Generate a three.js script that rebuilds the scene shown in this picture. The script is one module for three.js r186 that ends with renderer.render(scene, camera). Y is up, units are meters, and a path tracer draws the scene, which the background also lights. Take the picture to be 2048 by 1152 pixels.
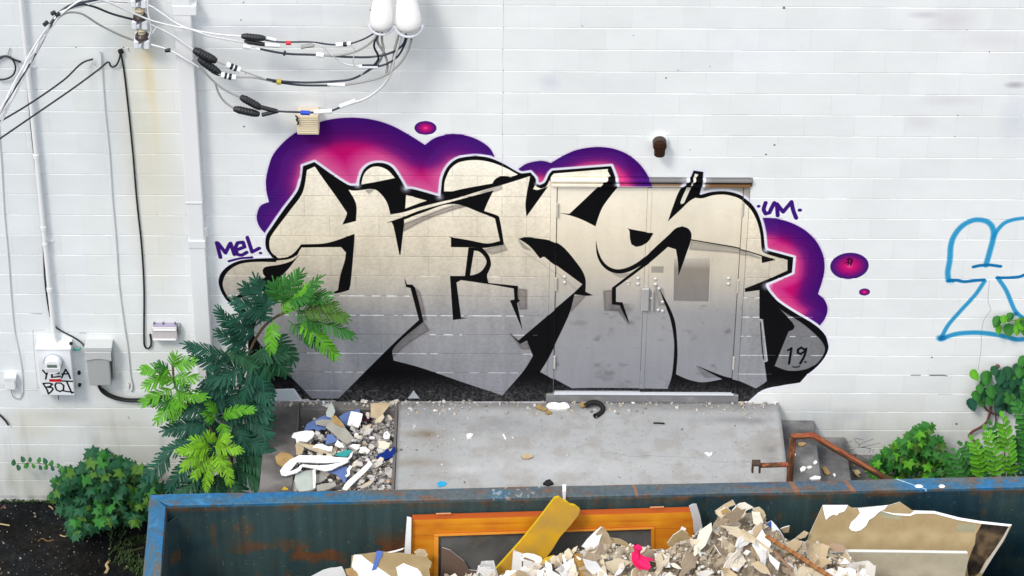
import * as THREE from 'three';
import { mergeGeometries, toCreasedNormals } from 'three/addons/utils/BufferGeometryUtils.js';
import { RoundedBoxGeometry } from 'three/addons/geometries/RoundedBoxGeometry.js';

// ------------------------------------------------------------------ camera, sky, sun, exposure
const scene = new THREE.Scene();
const CAM = { f: 6248.8369, pitch: 0.63255264, yaw: 0.00754709, roll: 0.00947503, pos: new THREE.Vector3(0, 17.8608, 21.14071) };
const camera = new THREE.PerspectiveCamera(2 * Math.atan(576 / CAM.f) * 180 / Math.PI, 16 / 9, 0.1, 600);
const vF = new THREE.Vector3(Math.sin(CAM.yaw) * Math.cos(CAM.pitch), -Math.sin(CAM.pitch), -Math.cos(CAM.yaw) * Math.cos(CAM.pitch));
const vR0 = new THREE.Vector3(Math.cos(CAM.yaw), 0, Math.sin(CAM.yaw)), vU0 = new THREE.Vector3().crossVectors(vR0, vF);
const vR = vR0.clone().multiplyScalar(Math.cos(CAM.roll)).addScaledVector(vU0, Math.sin(CAM.roll));
const vU = vU0.clone().multiplyScalar(Math.cos(CAM.roll)).addScaledVector(vR0, -Math.sin(CAM.roll));
camera.position.copy(CAM.pos);
camera.quaternion.setFromRotationMatrix(new THREE.Matrix4().makeBasis(vR, vU, vF.clone().negate()));
camera.updateMatrixWorld();

const renderer = new THREE.WebGLRenderer({ antialias: true });
renderer.setSize(1024, 576);
renderer.toneMapping = THREE.LinearToneMapping;
renderer.toneMappingExposure = 1.95;
renderer.shadowMap.enabled = true;

const SUN = new THREE.Vector3(-0.50, 0.95, 0.62).normalize();
{ // overcast sky: brighter overhead and round the hidden sun
  const w = 256, h = 128, d = new Float32Array(w * h * 4);
  for (let j = 0; j < h; j++) for (let i = 0; i < w; i++) {
    const th = (j + 0.5) / h * Math.PI - Math.PI / 2, ph = (i + 0.5) / w * 2 * Math.PI - Math.PI;
    const y = Math.sin(th), x = Math.cos(th) * Math.cos(ph), z = Math.cos(th) * Math.sin(ph);
    const up = Math.max(0, y), s = Math.max(0, x * SUN.x + y * SUN.y + z * SUN.z);
    let L = y > 0 ? 0.49 + 0.28 * up + 0.34 * s * s * s : 0.12;
    const k = (j * w + i) * 4;
    d[k] = L * 0.938; d[k + 1] = L * 0.985; d[k + 2] = L * 1.068; d[k + 3] = 1;
  }
  const t = new THREE.DataTexture(d, w, h, THREE.RGBAFormat, THREE.FloatType);
  t.mapping = THREE.EquirectangularReflectionMapping; t.magFilter = THREE.LinearFilter; t.needsUpdate = true;
  scene.background = t; scene.environment = t;
}
const sun = new THREE.DirectionalLight(0xfff6ea, 1.05);
sun.position.copy(SUN).multiplyScalar(40); sun.castShadow = true; sun.shadow.radius = 26;
sun.shadow.mapSize.set(2048, 2048);
Object.assign(sun.shadow.camera, { left: -10, right: 10, top: 10, bottom: -10, near: 1, far: 90 });
scene.add(sun, sun.target);

// ------------------------------------------------------------------ helpers
let seed = 7;
const rnd = () => { seed = (seed + 0x6d2b79f5) | 0; let t = Math.imul(seed ^ (seed >>> 15), 1 | seed); t = (t + Math.imul(t ^ (t >>> 7), 61 | t)) ^ t; return ((t ^ (t >>> 14)) >>> 0) / 4294967296; };
const rr = (a, b) => a + (b - a) * rnd();
const pick = (a) => a[Math.floor(rnd() * a.length)];
const V = (x, y, z) => new THREE.Vector3(x, y, z);
const clamp = (x, a, b) => Math.min(b, Math.max(a, x));
const sstep = (a, b, x) => { const t = clamp((x - a) / (b - a), 0, 1); return t * t * (3 - 2 * t); };
// survey of the photograph: a measured image point to a ray, and the ray to a plane of the place (metres)
const ray = (px, py) => vF.clone().addScaledVector(vR, (px - 1024) / CAM.f).addScaledVector(vU, -(py - 576) / CAM.f);
const onZ = (px, py, z = 0) => { const d = ray(px, py); return CAM.pos.clone().addScaledVector(d, (z - CAM.pos.z) / d.z); };
const onY = (px, py, y = 0) => { const d = ray(px, py); return CAM.pos.clone().addScaledVector(d, (y - CAM.pos.y) / d.y); };
const onPlane = (px, py, P, N) => { const d = ray(px, py); return CAM.pos.clone().addScaledVector(d, P.clone().sub(CAM.pos).dot(N) / d.dot(N)); };
const PX = 1 / 243; // metres per image pixel near the wall

const hash = (x, y) => { let h = Math.imul(x, 374761393) + Math.imul(y, 668265263) | 0; h = Math.imul(h ^ (h >>> 13), 1274126177); return ((h ^ (h >>> 16)) >>> 0) / 4294967296; };
const vnoise = (x, y, per = 0) => {
  let xi = Math.floor(x), yi = Math.floor(y); const fx = x - xi, fy = y - yi, u = fx * fx * (3 - 2 * fx), v = fy * fy * (3 - 2 * fy);
  let x1 = xi + 1, y1 = yi + 1;
  if (per) { xi = ((xi % per) + per) % per; yi = ((yi % per) + per) % per; x1 = ((x1 % per) + per) % per; y1 = ((y1 % per) + per) % per; }
  const a = hash(xi, yi), b = hash(x1, yi), c = hash(xi, y1), d = hash(x1, y1);
  return a + (b - a) * u + (c - a) * v + (a - b - c + d) * u * v;
};
const fbm = (x, y, o = 4, per = 0) => { let s = 0, a = 0.5, t = 0; for (let i = 0; i < o; i++) { s += a * vnoise(x, y, per); t += a; a *= 0.5; x *= 2; y *= 2; per *= 2; } return s / t; };

const used = new Map();
const numbered = (n) => { const k = used.get(n) ?? 0; used.set(n, k + 1); return k ? n + '_' + String(k).padStart(3, '0') : n; };
function tag(o, label, category, group) { o.userData.label = label; o.userData.category = category; if (group) o.userData.group = group; return o; }
function thing(name, label, category, pos = V(0, 0, 0), group) {
  const o = new THREE.Group(); o.name = numbered(name); o.position.copy(pos); scene.add(o);
  return tag(o, label, category, group);
}
function part(name, geo, m, parent) {
  const o = new THREE.Mesh(geo, m); o.name = name; o.castShadow = o.receiveShadow = true; parent.add(o);
  if (parent.isGroup && parent.parent === scene) o.position.sub(parent.position);   // geometry is given in place
  return o;
}
function solo(name, geo, m, label, category, group) { // a thing that is one mesh; geometry given in place, origin moved to its base
  geo.computeBoundingBox(); const b = geo.boundingBox, c = V((b.min.x + b.max.x) / 2, b.min.y, (b.min.z + b.max.z) / 2);
  geo.translate(-c.x, -c.y, -c.z);
  const o = new THREE.Mesh(geo, m); o.name = numbered(name); o.position.copy(c); o.castShadow = o.receiveShadow = true; scene.add(o);
  return tag(o, label, category, group);
}
function kind(o, k) { o.userData.kind = k; return o; }
const prep = (g) => { const q = g.index ? g.toNonIndexed() : g; for (const n of Object.keys(q.attributes)) if (!['position', 'normal', 'uv'].includes(n)) q.deleteAttribute(n); q.clearGroups(); return q; };
const merge = (list) => mergeGeometries(list.map(prep));
const box = (x0, x1, y0, y1, z0, z1, r = 0.004) => { const g = r ? new RoundedBoxGeometry(x1 - x0, y1 - y0, z1 - z0, 2, Math.min(r, (x1 - x0) / 2.1, (y1 - y0) / 2.1, (z1 - z0) / 2.1)) : new THREE.BoxGeometry(x1 - x0, y1 - y0, z1 - z0); g.translate((x0 + x1) / 2, (y0 + y1) / 2, (z0 + z1) / 2); return g; };
const tube = (pts, r, seg = 0, rad = 8, closed = false) => new THREE.TubeGeometry(new THREE.CatmullRomCurve3(pts, closed, 'centripetal'), seg || Math.max(8, pts.length * 6), r, rad, closed);
function rod(a, b, r, r2 = r, rad = 10) { const d = b.clone().sub(a), g = new THREE.CylinderGeometry(r2, r, d.length(), rad); g.translate(0, d.length() / 2, 0); g.applyQuaternion(new THREE.Quaternion().setFromUnitVectors(V(0, 1, 0), d.normalize())); g.translate(a.x, a.y, a.z); return g; }
// metric uv from the position: xy for walls, xz for floors, by the face's own normal
function metricUV(g) { const q = g.index ? g.toNonIndexed() : g; q.computeVertexNormals(); const p = q.attributes.position, n = q.attributes.normal, uv = new Float32Array(p.count * 2);
  for (let i = 0; i < p.count; i++) { const ax = Math.abs(n.getX(i)), ay = Math.abs(n.getY(i)), az = Math.abs(n.getZ(i));
    if (ay >= ax && ay >= az) { uv[2 * i] = p.getX(i); uv[2 * i + 1] = p.getZ(i); } else if (ax >= az) { uv[2 * i] = p.getZ(i); uv[2 * i + 1] = p.getY(i); } else { uv[2 * i] = p.getX(i); uv[2 * i + 1] = p.getY(i); } }
  q.setAttribute('uv', new THREE.BufferAttribute(uv, 2)); return q; }
// a flat piece with an outline and a thickness, lying on the plane through P with normal N (facing the viewer's side)
function slab(poly, P, N, th, bend = 0) {
  N = N.clone().normalize();
  const pts = poly.map(([x, y]) => onPlane(x, y, P, N));
  const ux = V(1, 0, 0).addScaledVector(N, -N.x).normalize(), uy = new THREE.Vector3().crossVectors(N, ux);
  const flat = pts.map((p) => { const q = p.clone().sub(P); return new THREE.Vector2(q.dot(ux), q.dot(uy)); });
  const g = new THREE.ExtrudeGeometry(new THREE.Shape(flat), { depth: th, bevelEnabled: false, steps: 1 });
  g.translate(0, 0, -th);
  g.applyMatrix4(new THREE.Matrix4().makeBasis(ux, uy, N).setPosition(P));
  return g;
}
const T0 = (a) => { const o = []; for (let i = 0; i < a.length; i += 2) o.push([a[i], a[i + 1]]); return o; };
// zoomed measurements: origin and scale of the enlargement they were read from
const Z = (ox, oy, s) => (a) => { const o = []; for (let i = 0; i < a.length; i += 2) o.push([ox + a[i] / s, oy + a[i + 1] / s]); return o; };

// ------------------------------------------------------------------ textures and materials
function dataTex(n, f, srgb = true) { const d = new Uint8Array(n * n * 4); for (let j = 0; j < n; j++) for (let i = 0; i < n; i++) { const c = f(i / n, j / n), k = (j * n + i) * 4; d[k] = clamp(c[0], 0, 255); d[k + 1] = clamp(c[1], 0, 255); d[k + 2] = clamp(c[2], 0, 255); d[k + 3] = 255; }
  const t = new THREE.DataTexture(d, n, n); t.wrapS = t.wrapT = THREE.RepeatWrapping; t.magFilter = THREE.LinearFilter; t.minFilter = THREE.LinearMipmapLinearFilter; t.generateMipmaps = true; if (srgb) t.colorSpace = THREE.SRGBColorSpace; t.needsUpdate = true; return t; }
const rep = (t, m) => { const c = t.clone(); c.repeat.set(1 / m, 1 / m); c.needsUpdate = true; return c; };
const grainT = dataTex(512, (u, v) => { const a = fbm(u * 8, v * 8, 6, 8), b = hash(Math.floor(u * 512), Math.floor(v * 512)); const c = 255 * (0.35 + 0.45 * a + 0.2 * b); return [c, c, c]; }, false);
const M = {};
const std = (name, col, rough = 0.8, o = {}) => { const m = new THREE.MeshPhysicalMaterial({ roughness: rough, specularIntensity: rough > 0.78 ? 0.3 : rough > 0.55 ? 0.55 : 1, ...o }); m.name = name; Array.isArray(col) ? m.color.setRGB(...col) : m.color.set(col); return m; };
const mottled = (name, a, b, size, rough, bump, o = {}) => { // two tones mixed by layered noise, metric repeat
  const t = dataTex(512, (u, v) => { let k = fbm(u * 4 + 3, v * 4, 6, 4); k = clamp((k - 0.5) * (o.contrast ?? 2) + 0.5, 0, 1); const s = (hash(Math.floor(u * 512) + 99, Math.floor(v * 512)) - 0.5) * (o.speck ?? 14); return [0, 1, 2].map((c) => a[c] + (b[c] - a[c]) * k + s); });
  const m = std(name, '#ffffff', rough); m.map = rep(t, size); m.bumpMap = rep(grainT, size); m.bumpScale = bump; return m; };
// ------------------------------------------------------------------ the wall's paint, laid out on the wall in metres
const COURSE = 0.2032, REF = 4.916526, PHASE = -1.351647; // block courses and the running bond
const lineY = (k) => REF - COURSE * k;
const SIL = T0([606,332, 629,324, 697,370, 717,371, 719,360, 726,340, 742,328, 765,326, 784,334, 797,352, 812,378, 825,378, 880,393, 882,378, 885,355, 895,334, 912,319, 930,314, 952,312, 980,316, 1010,329, 1040,346, 1047,347, 1061,345, 1071,357, 1072,366, 1079,370, 1090,365, 1099,347, 1105,341, 1222,332, 1230,352, 1235,373, 1360,374, 1376,362, 1387.5,341, 1408,344, 1405,365, 1401,390, 1425,385, 1452,384, 1477,390, 1497,402, 1512,420, 1521,440, 1527,465, 1530,494, 1532,500, 1587,515, 1584,545, 1531,569, 1536,580, 1555,602, 1592,627, 1630,650, 1650,670, 1657,692, 1652,710, 1635,732, 1612,750, 1575,768, 1527,779, 1496,803, 1400,800, 1280,803, 1100,803, 1000,803, 620,801, 588,777, 531,779, 505,740, 496,690, 503,668, 482,648, 495,635, 477,617, 454,601, 440,577, 438,556, 450,537, 474,523, 504,518, 548,516, 543,514, 532,497, 532,473, 543,455, 567,420, 595,382, 602,360]);
const BODY = T0([614,340, 629,333, 697,379, 748,378, 812,390, 880,403, 1000,368, 1062,352, 1068,364, 1072,372, 1082,377, 1092,373, 1103,352, 1108,347, 1215,338, 1222,345, 1230,376, 1362,377, 1372,392, 1402,398, 1425,392, 1448,390.5, 1473,396, 1492,408, 1505,424, 1515,445, 1521,470, 1524,500, 1529,506, 1575,520, 1575,541, 1530,561, 1490,577, 1490,584, 1519,580, 1519,637, 1526,639, 1536,722, 1529,725, 1534,762, 1512,777, 1455,781, 1140,778, 1100,792, 679,797, 624,797, 573,745, 530,700, 506,668, 492,646, 503,634, 482,615, 459,598, 447,577, 446,562, 456,543, 477,529, 505,524, 552,524, 556,516, 544,506, 539,494, 540,477, 551,459, 579,422, 605,385]);
const LOBES = [
  T0([888,384, 889,365, 895,348, 903,335, 920,324, 950,320, 980,324, 1010,335, 1036,349, 990,366, 912,382, 888,383]),
  T0([723,370, 724,360, 730,345, 742,335, 757,333, 775,340, 790,356, 723,370]),
];
const GREY19 = T0([1534,597, 1550,610, 1570,625, 1605,647, 1632,670, 1645,685, 1650,698, 1645,713, 1630,730, 1605,740, 1575,741, 1549,732, 1570,680, 1577,662, 1586,659, 1589,653, 1583,643, 1555,620]);
const BLACKS = [
  T0([629,325, 697,371, 720,372, 720,378, 697,379, 712,408, 712,442, 685,449, 694,427, 691,421, 670,390, 630,333]),
  T0([720,370, 790,357, 797,350, 813,378, 812,392, 810,421, 781,429, 774,405, 761,387, 748,378.5, 700,379]),
  T0([781,429, 840,406, 877,394, 912,381, 985,367, 989,360, 998,354, 1010,353, 1025,354, 1040,348, 1062,345, 1064,351, 1010,368, 985,375, 907,397, 840,414, 808,424]),
  T0([772,446, 807,434, 840,421, 905,403, 987,381, 976,403, 968,422, 992,430, 998,434, 1008,489, 976,495, 963,496, 948,495, 902,494, 902,476, 898,474, 936,480, 975,487, 1000,482, 990,437, 966,427, 905,408, 840,427, 808,439]),
  T0([783,444, 808,436, 808,448, 801,510, 799,510, 787,452]),
  T0([1061,350, 1054,385, 1051,410, 1053,433, 1096,373, 1075,380, 1066,378, 1072,367]),
  T0([602,489, 654,486, 709,468, 708,490, 701,568, 698,580, 677,586, 661,587, 676,580, 681,550, 690,520, 692,505, 682,494, 603,495, 598,503, 594,510, 578,518, 555,521, 549,517, 575,514, 591,503]),
  T0([598,510, 579,535, 565,550, 541,577, 518,585, 487,594, 464,601, 461,598, 487,585, 514,566, 531,554, 527,549, 525,540, 531,534, 561,529, 585,521]),
  T0([470,604, 500,640, 520,600, 545,570, 560,560, 520,625, 505,668, 492,640]),
  T0([495,655, 503,668, 530,700, 573,745, 624,797, 604,799, 588,777, 531,779, 505,730, 497,690]),
  T0([809,556, 814,569, 824,569, 830,576, 847,643, 787,697, 787,721, 840,735, 918,762, 1005,791, 1005,803, 670,803, 679,795, 780,694, 838,640, 821,576, 812,574]),
  T0([937,495, 964,495, 977,510, 982,528, 978,541, 974,551, 977,566, 1036,572, 1036,597, 1040,601, 1034,606, 1045,660, 1020,601, 1029,599, 1027.5,577, 976,568, 922,560, 913,565, 915,582, 922,635, 935,636, 906,640, 900,552, 930,552]),
  T0([1037,477, 1052,475, 1077,477, 1100,481, 1122,492, 1140,510, 1154,528, 1164,542, 1171,560, 1171,585, 1186,592, 1175,593, 1149,590, 1140,625, 1127,655, 1109,692, 1095,720, 1080,744, 1140,776, 1155,786, 1150,803, 1000,803, 1006,790, 1047,742, 1066,712, 1054,681, 1040,688, 1020,667, 1037,681, 1050,670, 1097,630, 1149,586, 1165,570, 1102,524, 1088,513, 1080,517, 1060,493]),
  T0([1119,428, 1139,429, 1195,376, 1208,363, 1221,352, 1215,341, 1222,334, 1230,352, 1232,366, 1236,375, 1222,392, 1205,416, 1196,438, 1191,454, 1165,441, 1140,432]),
  T0([1255,458, 1262,460, 1307,468, 1297,483, 1285,492, 1272,495, 1263,490, 1260,478, 1259,463]),
  T0([1192,482, 1193,505, 1198,522, 1208,536, 1224,546, 1244,548, 1262,543, 1283,532, 1224,577, 1224,610, 1240,612, 1248,630, 1260,651, 1252,627, 1245,606, 1232,605, 1232,577, 1300,526, 1336,495, 1352,500, 1356,525, 1357,552, 1366,528, 1373,508, 1381,485, 1383,470, 1377,459, 1365,454, 1352,458, 1337,472, 1315,492, 1290,515, 1265,532, 1240,540, 1222,537, 1207,525, 1197,505]),
  T0([1360,381, 1376,365, 1387,341, 1408,344, 1405,368, 1401,392, 1380,403, 1362,420, 1336,444, 1346,415]),
  T0([1519,580, 1531,592, 1555,613, 1580,640, 1589,652, 1587,659, 1577,663, 1570,680, 1549,732, 1575,741, 1605,741, 1632,729, 1600,765, 1527,779, 1496,803, 1380,803, 1330,803, 1337,775, 1342,760, 1345,745, 1348,712, 1348,680, 1341,640, 1330,610, 1317,575, 1326,592, 1340,618, 1350,645, 1354,680, 1355,712, 1352,750, 1375,760, 1405,766, 1445,760, 1394,733, 1445,753, 1478,762, 1512,777, 1534,763, 1529,725, 1537,722, 1526,639, 1519,637]),
];
const D_HOLE = T0([948,501, 958,503, 968,512, 973,522, 971,531, 962,543, 950,549, 940,551]);
const SLITS = [T0([1390,347, 1397,349, 1392,357, 1386,366, 1381,369, 1387,356]), T0([1374,375, 1384,373, 1368,408, 1362,410, 1361,405])];
const BLOBS = [
  T0([531,468, 520,455, 514,440, 515,425, 522,411, 538,404, 533,382, 532,360, 537,335, 545,312, 560,292, 582,272, 610,255, 632,247, 655,240, 685,236, 720,236, 752,241, 785,252, 815,268, 850,290, 868,277, 890,270, 907,268, 935,272, 960,282, 980,297, 990,317, 990,330, 880,400, 700,385, 620,345, 600,400, 545,470]),
  T0([1037,338, 1050,329, 1065,324, 1085,322, 1102,326, 1122,314, 1147,302, 1172,296, 1197,294, 1225,297, 1252,307, 1275,324, 1290,342, 1300,360, 1306,373, 1232,374, 1100,390, 1060,380]),
  T0([1525,436, 1540,436, 1565,440, 1590,449, 1612,462, 1632,482, 1645,507, 1649,528, 1647,552, 1636,588, 1649,600, 1655,618, 1650,637, 1639,652, 1580,640, 1500,580, 1500,480]),
];
function paintWall(x0, y1, w, h, s) {
  const c = document.createElement('canvas'); c.width = w; c.height = h; const g = c.getContext('2d');
  const pt = ([px, py]) => { const p = onZ(px, py); return [(p.x - x0) * s, (y1 - p.y) * s]; };
  const k = s * PX; // canvas pixels per photo pixel
  function path(poly, closed = true) { // runs of gentle turns become curves, sharp turns stay corners
    const q = poly.map(pt), n = q.length; g.beginPath(); g.moveTo(...q[0]);
    const at = (i) => closed ? q[(i + n) % n] : q[clamp(i, 0, n - 1)];
    const soft = (i) => { const a = at(i - 1), b = at(i), d = at(i + 1); const t1 = Math.atan2(b[1] - a[1], b[0] - a[0]), t2 = Math.atan2(d[1] - b[1], d[0] - b[0]); let t = Math.abs(t2 - t1); if (t > Math.PI) t = 2 * Math.PI - t; return t < 0.75; };
    for (let i = 0; i < (closed ? n : n - 1); i++) { const p0 = at(i - 1), p1 = at(i), p2 = at(i + 1), p3 = at(i + 2);
      const len = Math.hypot(p2[0] - p1[0], p2[1] - p1[1]);
      const tan = (a, b) => { const l = Math.hypot(b[0] - a[0], b[1] - a[1]) || 1; return [(b[0] - a[0]) / l * len / 3, (b[1] - a[1]) / l * len / 3]; };
      const ta = soft(i) ? tan(p0, p2) : tan(p1, p2), tb = soft(i + 1) ? tan(p1, p3) : tan(p1, p2);
      g.bezierCurveTo(p1[0] + ta[0], p1[1] + ta[1], p2[0] - tb[0], p2[1] - tb[1], p2[0], p2[1]); }
    if (closed) g.closePath();
  }
  const fill = (poly, col) => { path(poly); g.fillStyle = col; g.fill(); };
  const line = (poly, wd, col, a = 1) => { path(poly, false); g.globalAlpha = a; g.lineWidth = wd * k; g.strokeStyle = col; g.lineCap = g.lineJoin = 'round'; g.stroke(); g.globalAlpha = 1; };
  const softLine = (poly, wd, col, n = 5, a = 0.3) => { for (let i = 0; i < n; i++) line(poly, wd * (1.5 - i / n), col, a); };
  const radial = (cx, cy, rx, ry, stops) => { const [x, y] = pt([cx, cy]); g.save(); g.translate(x, y); g.scale(rx * k, ry * k * 1.22); const gr = g.createRadialGradient(0, 0, 0, 0, 0, 1); stops.forEach(([o, col]) => gr.addColorStop(o, col)); g.fillStyle = gr; g.beginPath(); g.arc(0, 0, 1, 0, 7); g.fill(); g.restore(); };
  g.fillStyle = 'rgb(230,232,231)'; g.fillRect(0, 0, w, h);
  // old stains and repainted patches of the white wall
  for (const [cx, cy, rx, ry, col] of [[300, 300, 75, 330, 'rgba(226,216,186,0.55)'], [297, 150, 15, 75, 'rgba(224,200,146,0.45)'], [290, 112, 30, 20, 'rgba(216,196,146,0.35)'], [309, 220, 9, 120, 'rgba(226,212,170,0.4)'],
    [1905, 40, 70, 30, 'rgba(205,200,205,0.6)'], [1850, 30, 40, 8, 'rgba(190,188,195,0.6)'], [2030, 170, 26, 8, 'rgba(150,145,155,0.65)'], [1980, 80, 70, 26, 'rgba(212,208,214,0.6)'], [1900, 200, 80, 14, 'rgba(214,212,216,0.6)'], [1840, 245, 40, 20, 'rgba(214,212,216,0.6)'], [2030, 240, 40, 60, 'rgba(205,210,220,0.6)'],
    [1100, 165, 26, 20, 'rgba(212,214,222,0.75)'], [500, 60, 160, 22, 'rgba(214,218,226,0.5)'], [620, 25, 200, 20, 'rgba(214,218,226,0.45)'], [390, 40, 60, 8, 'rgba(210,214,222,0.4)'],
    [1620, 850, 90, 60, 'rgba(190,196,202,0.55)'], [1725, 880, 30, 40, 'rgba(186,192,200,0.5)'], [1700, 830, 50, 20, 'rgba(196,200,206,0.5)'], [100, 830, 200, 20, 'rgba(206,202,190,0.5)'], [60, 850, 60, 40, 'rgba(214,208,186,0.5)'], [230, 850, 90, 16, 'rgba(204,202,196,0.55)'],
    [1260, 170, 130, 20, 'rgba(222,226,228,0.5)'], [1500, 100, 200, 60, 'rgba(226,230,234,0.5)']]) radial(cx, cy, rx, ry, [[0, col], [0.6, col.replace(/[\d.]+\)$/, (m) => parseFloat(m) * 0.45 + ')')], [1, col.replace(/[\d.]+\)$/, '0)')]]);
  for (const [x, y, r] of [[1568, 16, 2.6], [1549, 290, 2.2], [1532, 309, 2.0], [1332, 156, 1.8], [1356, 141, 1.4], [1979, 104, 1.5], [1916, 231, 1.6], [1934, 60, 1.3], [1420, 133, 1.1], [1165, 52, 1.2], [1267, 71, 1], [488, 253, 2], [491, 148, 1.4], [741, 20, 1.6], [482, 40, 1.6], [487, 5, 1.5], [1910, 273, 1.3], [1380, 300, 1.2], [152, 95, 1.3], [247, 95, 1.4], [1864, 655 + 60, 2], [1913, 848, 2.6]]) { const [X, Y] = pt([x, y]); g.fillStyle = 'rgba(60,56,62,0.75)'; g.beginPath(); g.ellipse(X, Y, r * k, r * k * 0.9, 0.4, 0, 7); g.fill(); }
  line(T0([258,96, 256,99, 260,103]), 1.4, 'rgb(120,112,100)', 0.8);
  line(T0([1822,751, 1841,751]), 1.6, 'rgb(90,92,96)', 0.75); line(T0([1860,751, 1884,751, 1894,752]), 2.2, 'rgb(70,72,76)', 0.8); line(T0([1876,789, 1905,789]), 1.2, 'rgb(120,122,126)', 0.6);
  line(T0([62,627, 84,628]), 1.4, 'rgb(120,122,126)', 0.6); line(T0([158,666, 172,667]), 1.2, 'rgb(120,122,126)', 0.6); line(T0([256,833, 259,838]), 1.6, 'rgb(90,86,84)', 0.7);
  // a hairline crack at the right and the faint runs of removed pipes at the left
  line(T0([1979,562, 1976,600, 1982,620, 1968,640, 1963,668, 1962,700, 1956,740]), 1.2, 'rgb(150,152,156)', 0.7);
  softLine(T0([65,665, 66,660, 90,660]), 1.2, 'rgb(190,188,182)', 3, 0.4); softLine(T0([66,660, 68,700, 76,780, 50,781]), 1.4, 'rgb(186,186,182)', 3, 0.4);
  // blue spray letters at the right
  const blue = 'rgb(20,136,190)';
  const ZB = Z(1840, 400, 3.6);
  for (const q of [[205,580, 200,520, 215,430, 222,330, 245,260, 300,190, 370,150, 430,143, 490,160, 525,205, 528,270, 500,380, 475,470], [530,270, 560,215, 610,165, 680,140, 760,130], [205,580, 240,582], [465,585, 400,680, 290,800, 200,905, 150,1000], [150,1000, 260,965, 380,955, 480,960, 600,980, 700,1005, 760,1000], [560,560, 620,650, 680,790, 715,830, 760,860]]) { softLine(ZB(q), q.length > 12 ? 9 : 7, blue, 6, 0.28); }
  for (const q of [[385,482, 430,472, 500,468, 580,478], [205,582, 260,578, 320,588, 400,580, 460,575], [555,560, 640,560, 720,552, 760,535]]) softLine(ZB(q), 5.4, 'rgb(14,108,165)', 5, 0.5);
  radial(1883, 676, 14, 9, [[0, 'rgba(12,95,150,0.95)'], [0.5, 'rgba(16,110,165,0.7)'], [1, 'rgba(22,128,182,0)']]); radial(2031, 628, 9, 7, [[0, 'rgba(14,70,140,0.95)'], [1, 'rgba(22,128,182,0)']]);
  line(ZB([222,590, 221,612]), 0.9, blue, 0.7); line(ZB([236,590, 237,606]), 0.9, blue, 0.7);
  // overspray round the mural, then the purple clouds
  { const R = (x0q, yt, x1q, yb, col) => { g.fillStyle = col; g.fillRect((x0q - x0) * s, (y1 - yt) * s, (x1q - x0q) * s, (yt - yb) * s); }; // bare steel of the doorway where no paint went
    R(0.4703, 3.487, 2.1063, 1.20, 'rgb(150,146,135)'); const X = onZ(1232, 360).x; R(X, 3.49, 2.122, 3.467, 'rgb(122,120,120)'); R(X, 3.467, 2.122, 3.440, 'rgb(30,26,26)'); R(X, 3.440, 2.122, 3.405, 'rgb(128,92,56)'); }
  for (let i = 0; i < 6; i++) line([...SIL, SIL[0]], 34 - i * 4, 'rgb(216,216,226)', 0.06);
  for (const b of BLOBS) {
    for (let i = 0; i < 3; i++) { path(b); g.globalAlpha = 0.05; g.lineWidth = (10 - 3 * i) * k; g.strokeStyle = 'rgb(120,60,160)'; g.stroke(); g.globalAlpha = 1; }
    g.save(); path(b); g.clip(); g.fillStyle = 'rgb(62,18,106)'; g.fill();
    const big = b === BLOBS[0], ring = [...SIL, SIL[0]], edge = b.slice(0, big ? 29 : b === BLOBS[1] ? 15 : 14);
    g.fillStyle = 'rgb(186,6,102)'; g.fill();
    for (let i = 0; i < 22; i++) line(ring, (92 - i * 4) * (big ? 1 : 0.72), 'rgb(222,148,184)', 0.042);
    if (!big) for (let i = 0; i < 10; i++) line(ring, 60 - i * 4, 'rgb(210,40,125)', 0.03);
    const W0 = big ? 118 : b === BLOBS[1] ? 72 : 88; for (let i = 0; i < 24; i++) line(edge, W0 * (1.22 - i / 26), 'rgb(112,10,106)', 0.07);
    for (let i = 0; i < 24; i++) line(edge, W0 * (1.0 - i / 30), 'rgb(66,18,108)', 0.085);
    for (let i = 0; i < 8; i++) line(edge, W0 * 0.3 * (1 - i / 10), 'rgb(48,18,100)', 0.08);
    g.restore();
  }
  const dot = (cx, cy, rx, ry) => radial(cx, cy, rx, ry, [[0, 'rgb(232,90,150)'], [0.22, 'rgb(206,20,112)'], [0.55, 'rgb(150,12,110)'], [0.85, 'rgb(72,22,112)'], [0.97, 'rgb(60,20,105)'], [1, 'rgba(60,20,105,0)']]);
  dot(851, 256, 22, 13.6); dot(1699, 532, 39.5, 27.5); dot(1729, 584, 11.5, 7.5);
  for (const q of [[1693,520, 1700,518, 1705,522, 1702,527], [1690,526, 1697,524, 1703,528], [1698,516, 1696,530], [1704,518, 1701,531]]) line(T0(q), 2.6, 'rgb(20,8,26)', 0.85);
  // silhouette: white halo, black outline, chrome body
  for (let i = 0; i < 4; i++) line([...SIL.slice(0, 74), ...SIL.slice(74)], 12 - i * 2.4, 'rgb(228,230,236)', 0.55);
  const OUT = SIL.slice(0);
  fill(OUT, 'rgb(8,8,10)');
  const yT = pt([1000, 330])[1], yB = pt([1000, 800])[1], gr = g.createLinearGradient(0, yT, 0, yB);
  for (const [o, col] of [[0, '#faf2df'], [0.14, '#f2e8d3'], [0.30, '#ddd2bb'], [0.44, '#c8beac'], [0.53, '#b1aba2'], [0.62, '#959494'], [0.8, '#8c8d91'], [1, '#87888f']]) gr.addColorStop(o, col);
  fill(BODY, gr); for (const l of LOBES) fill(l, gr);
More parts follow.
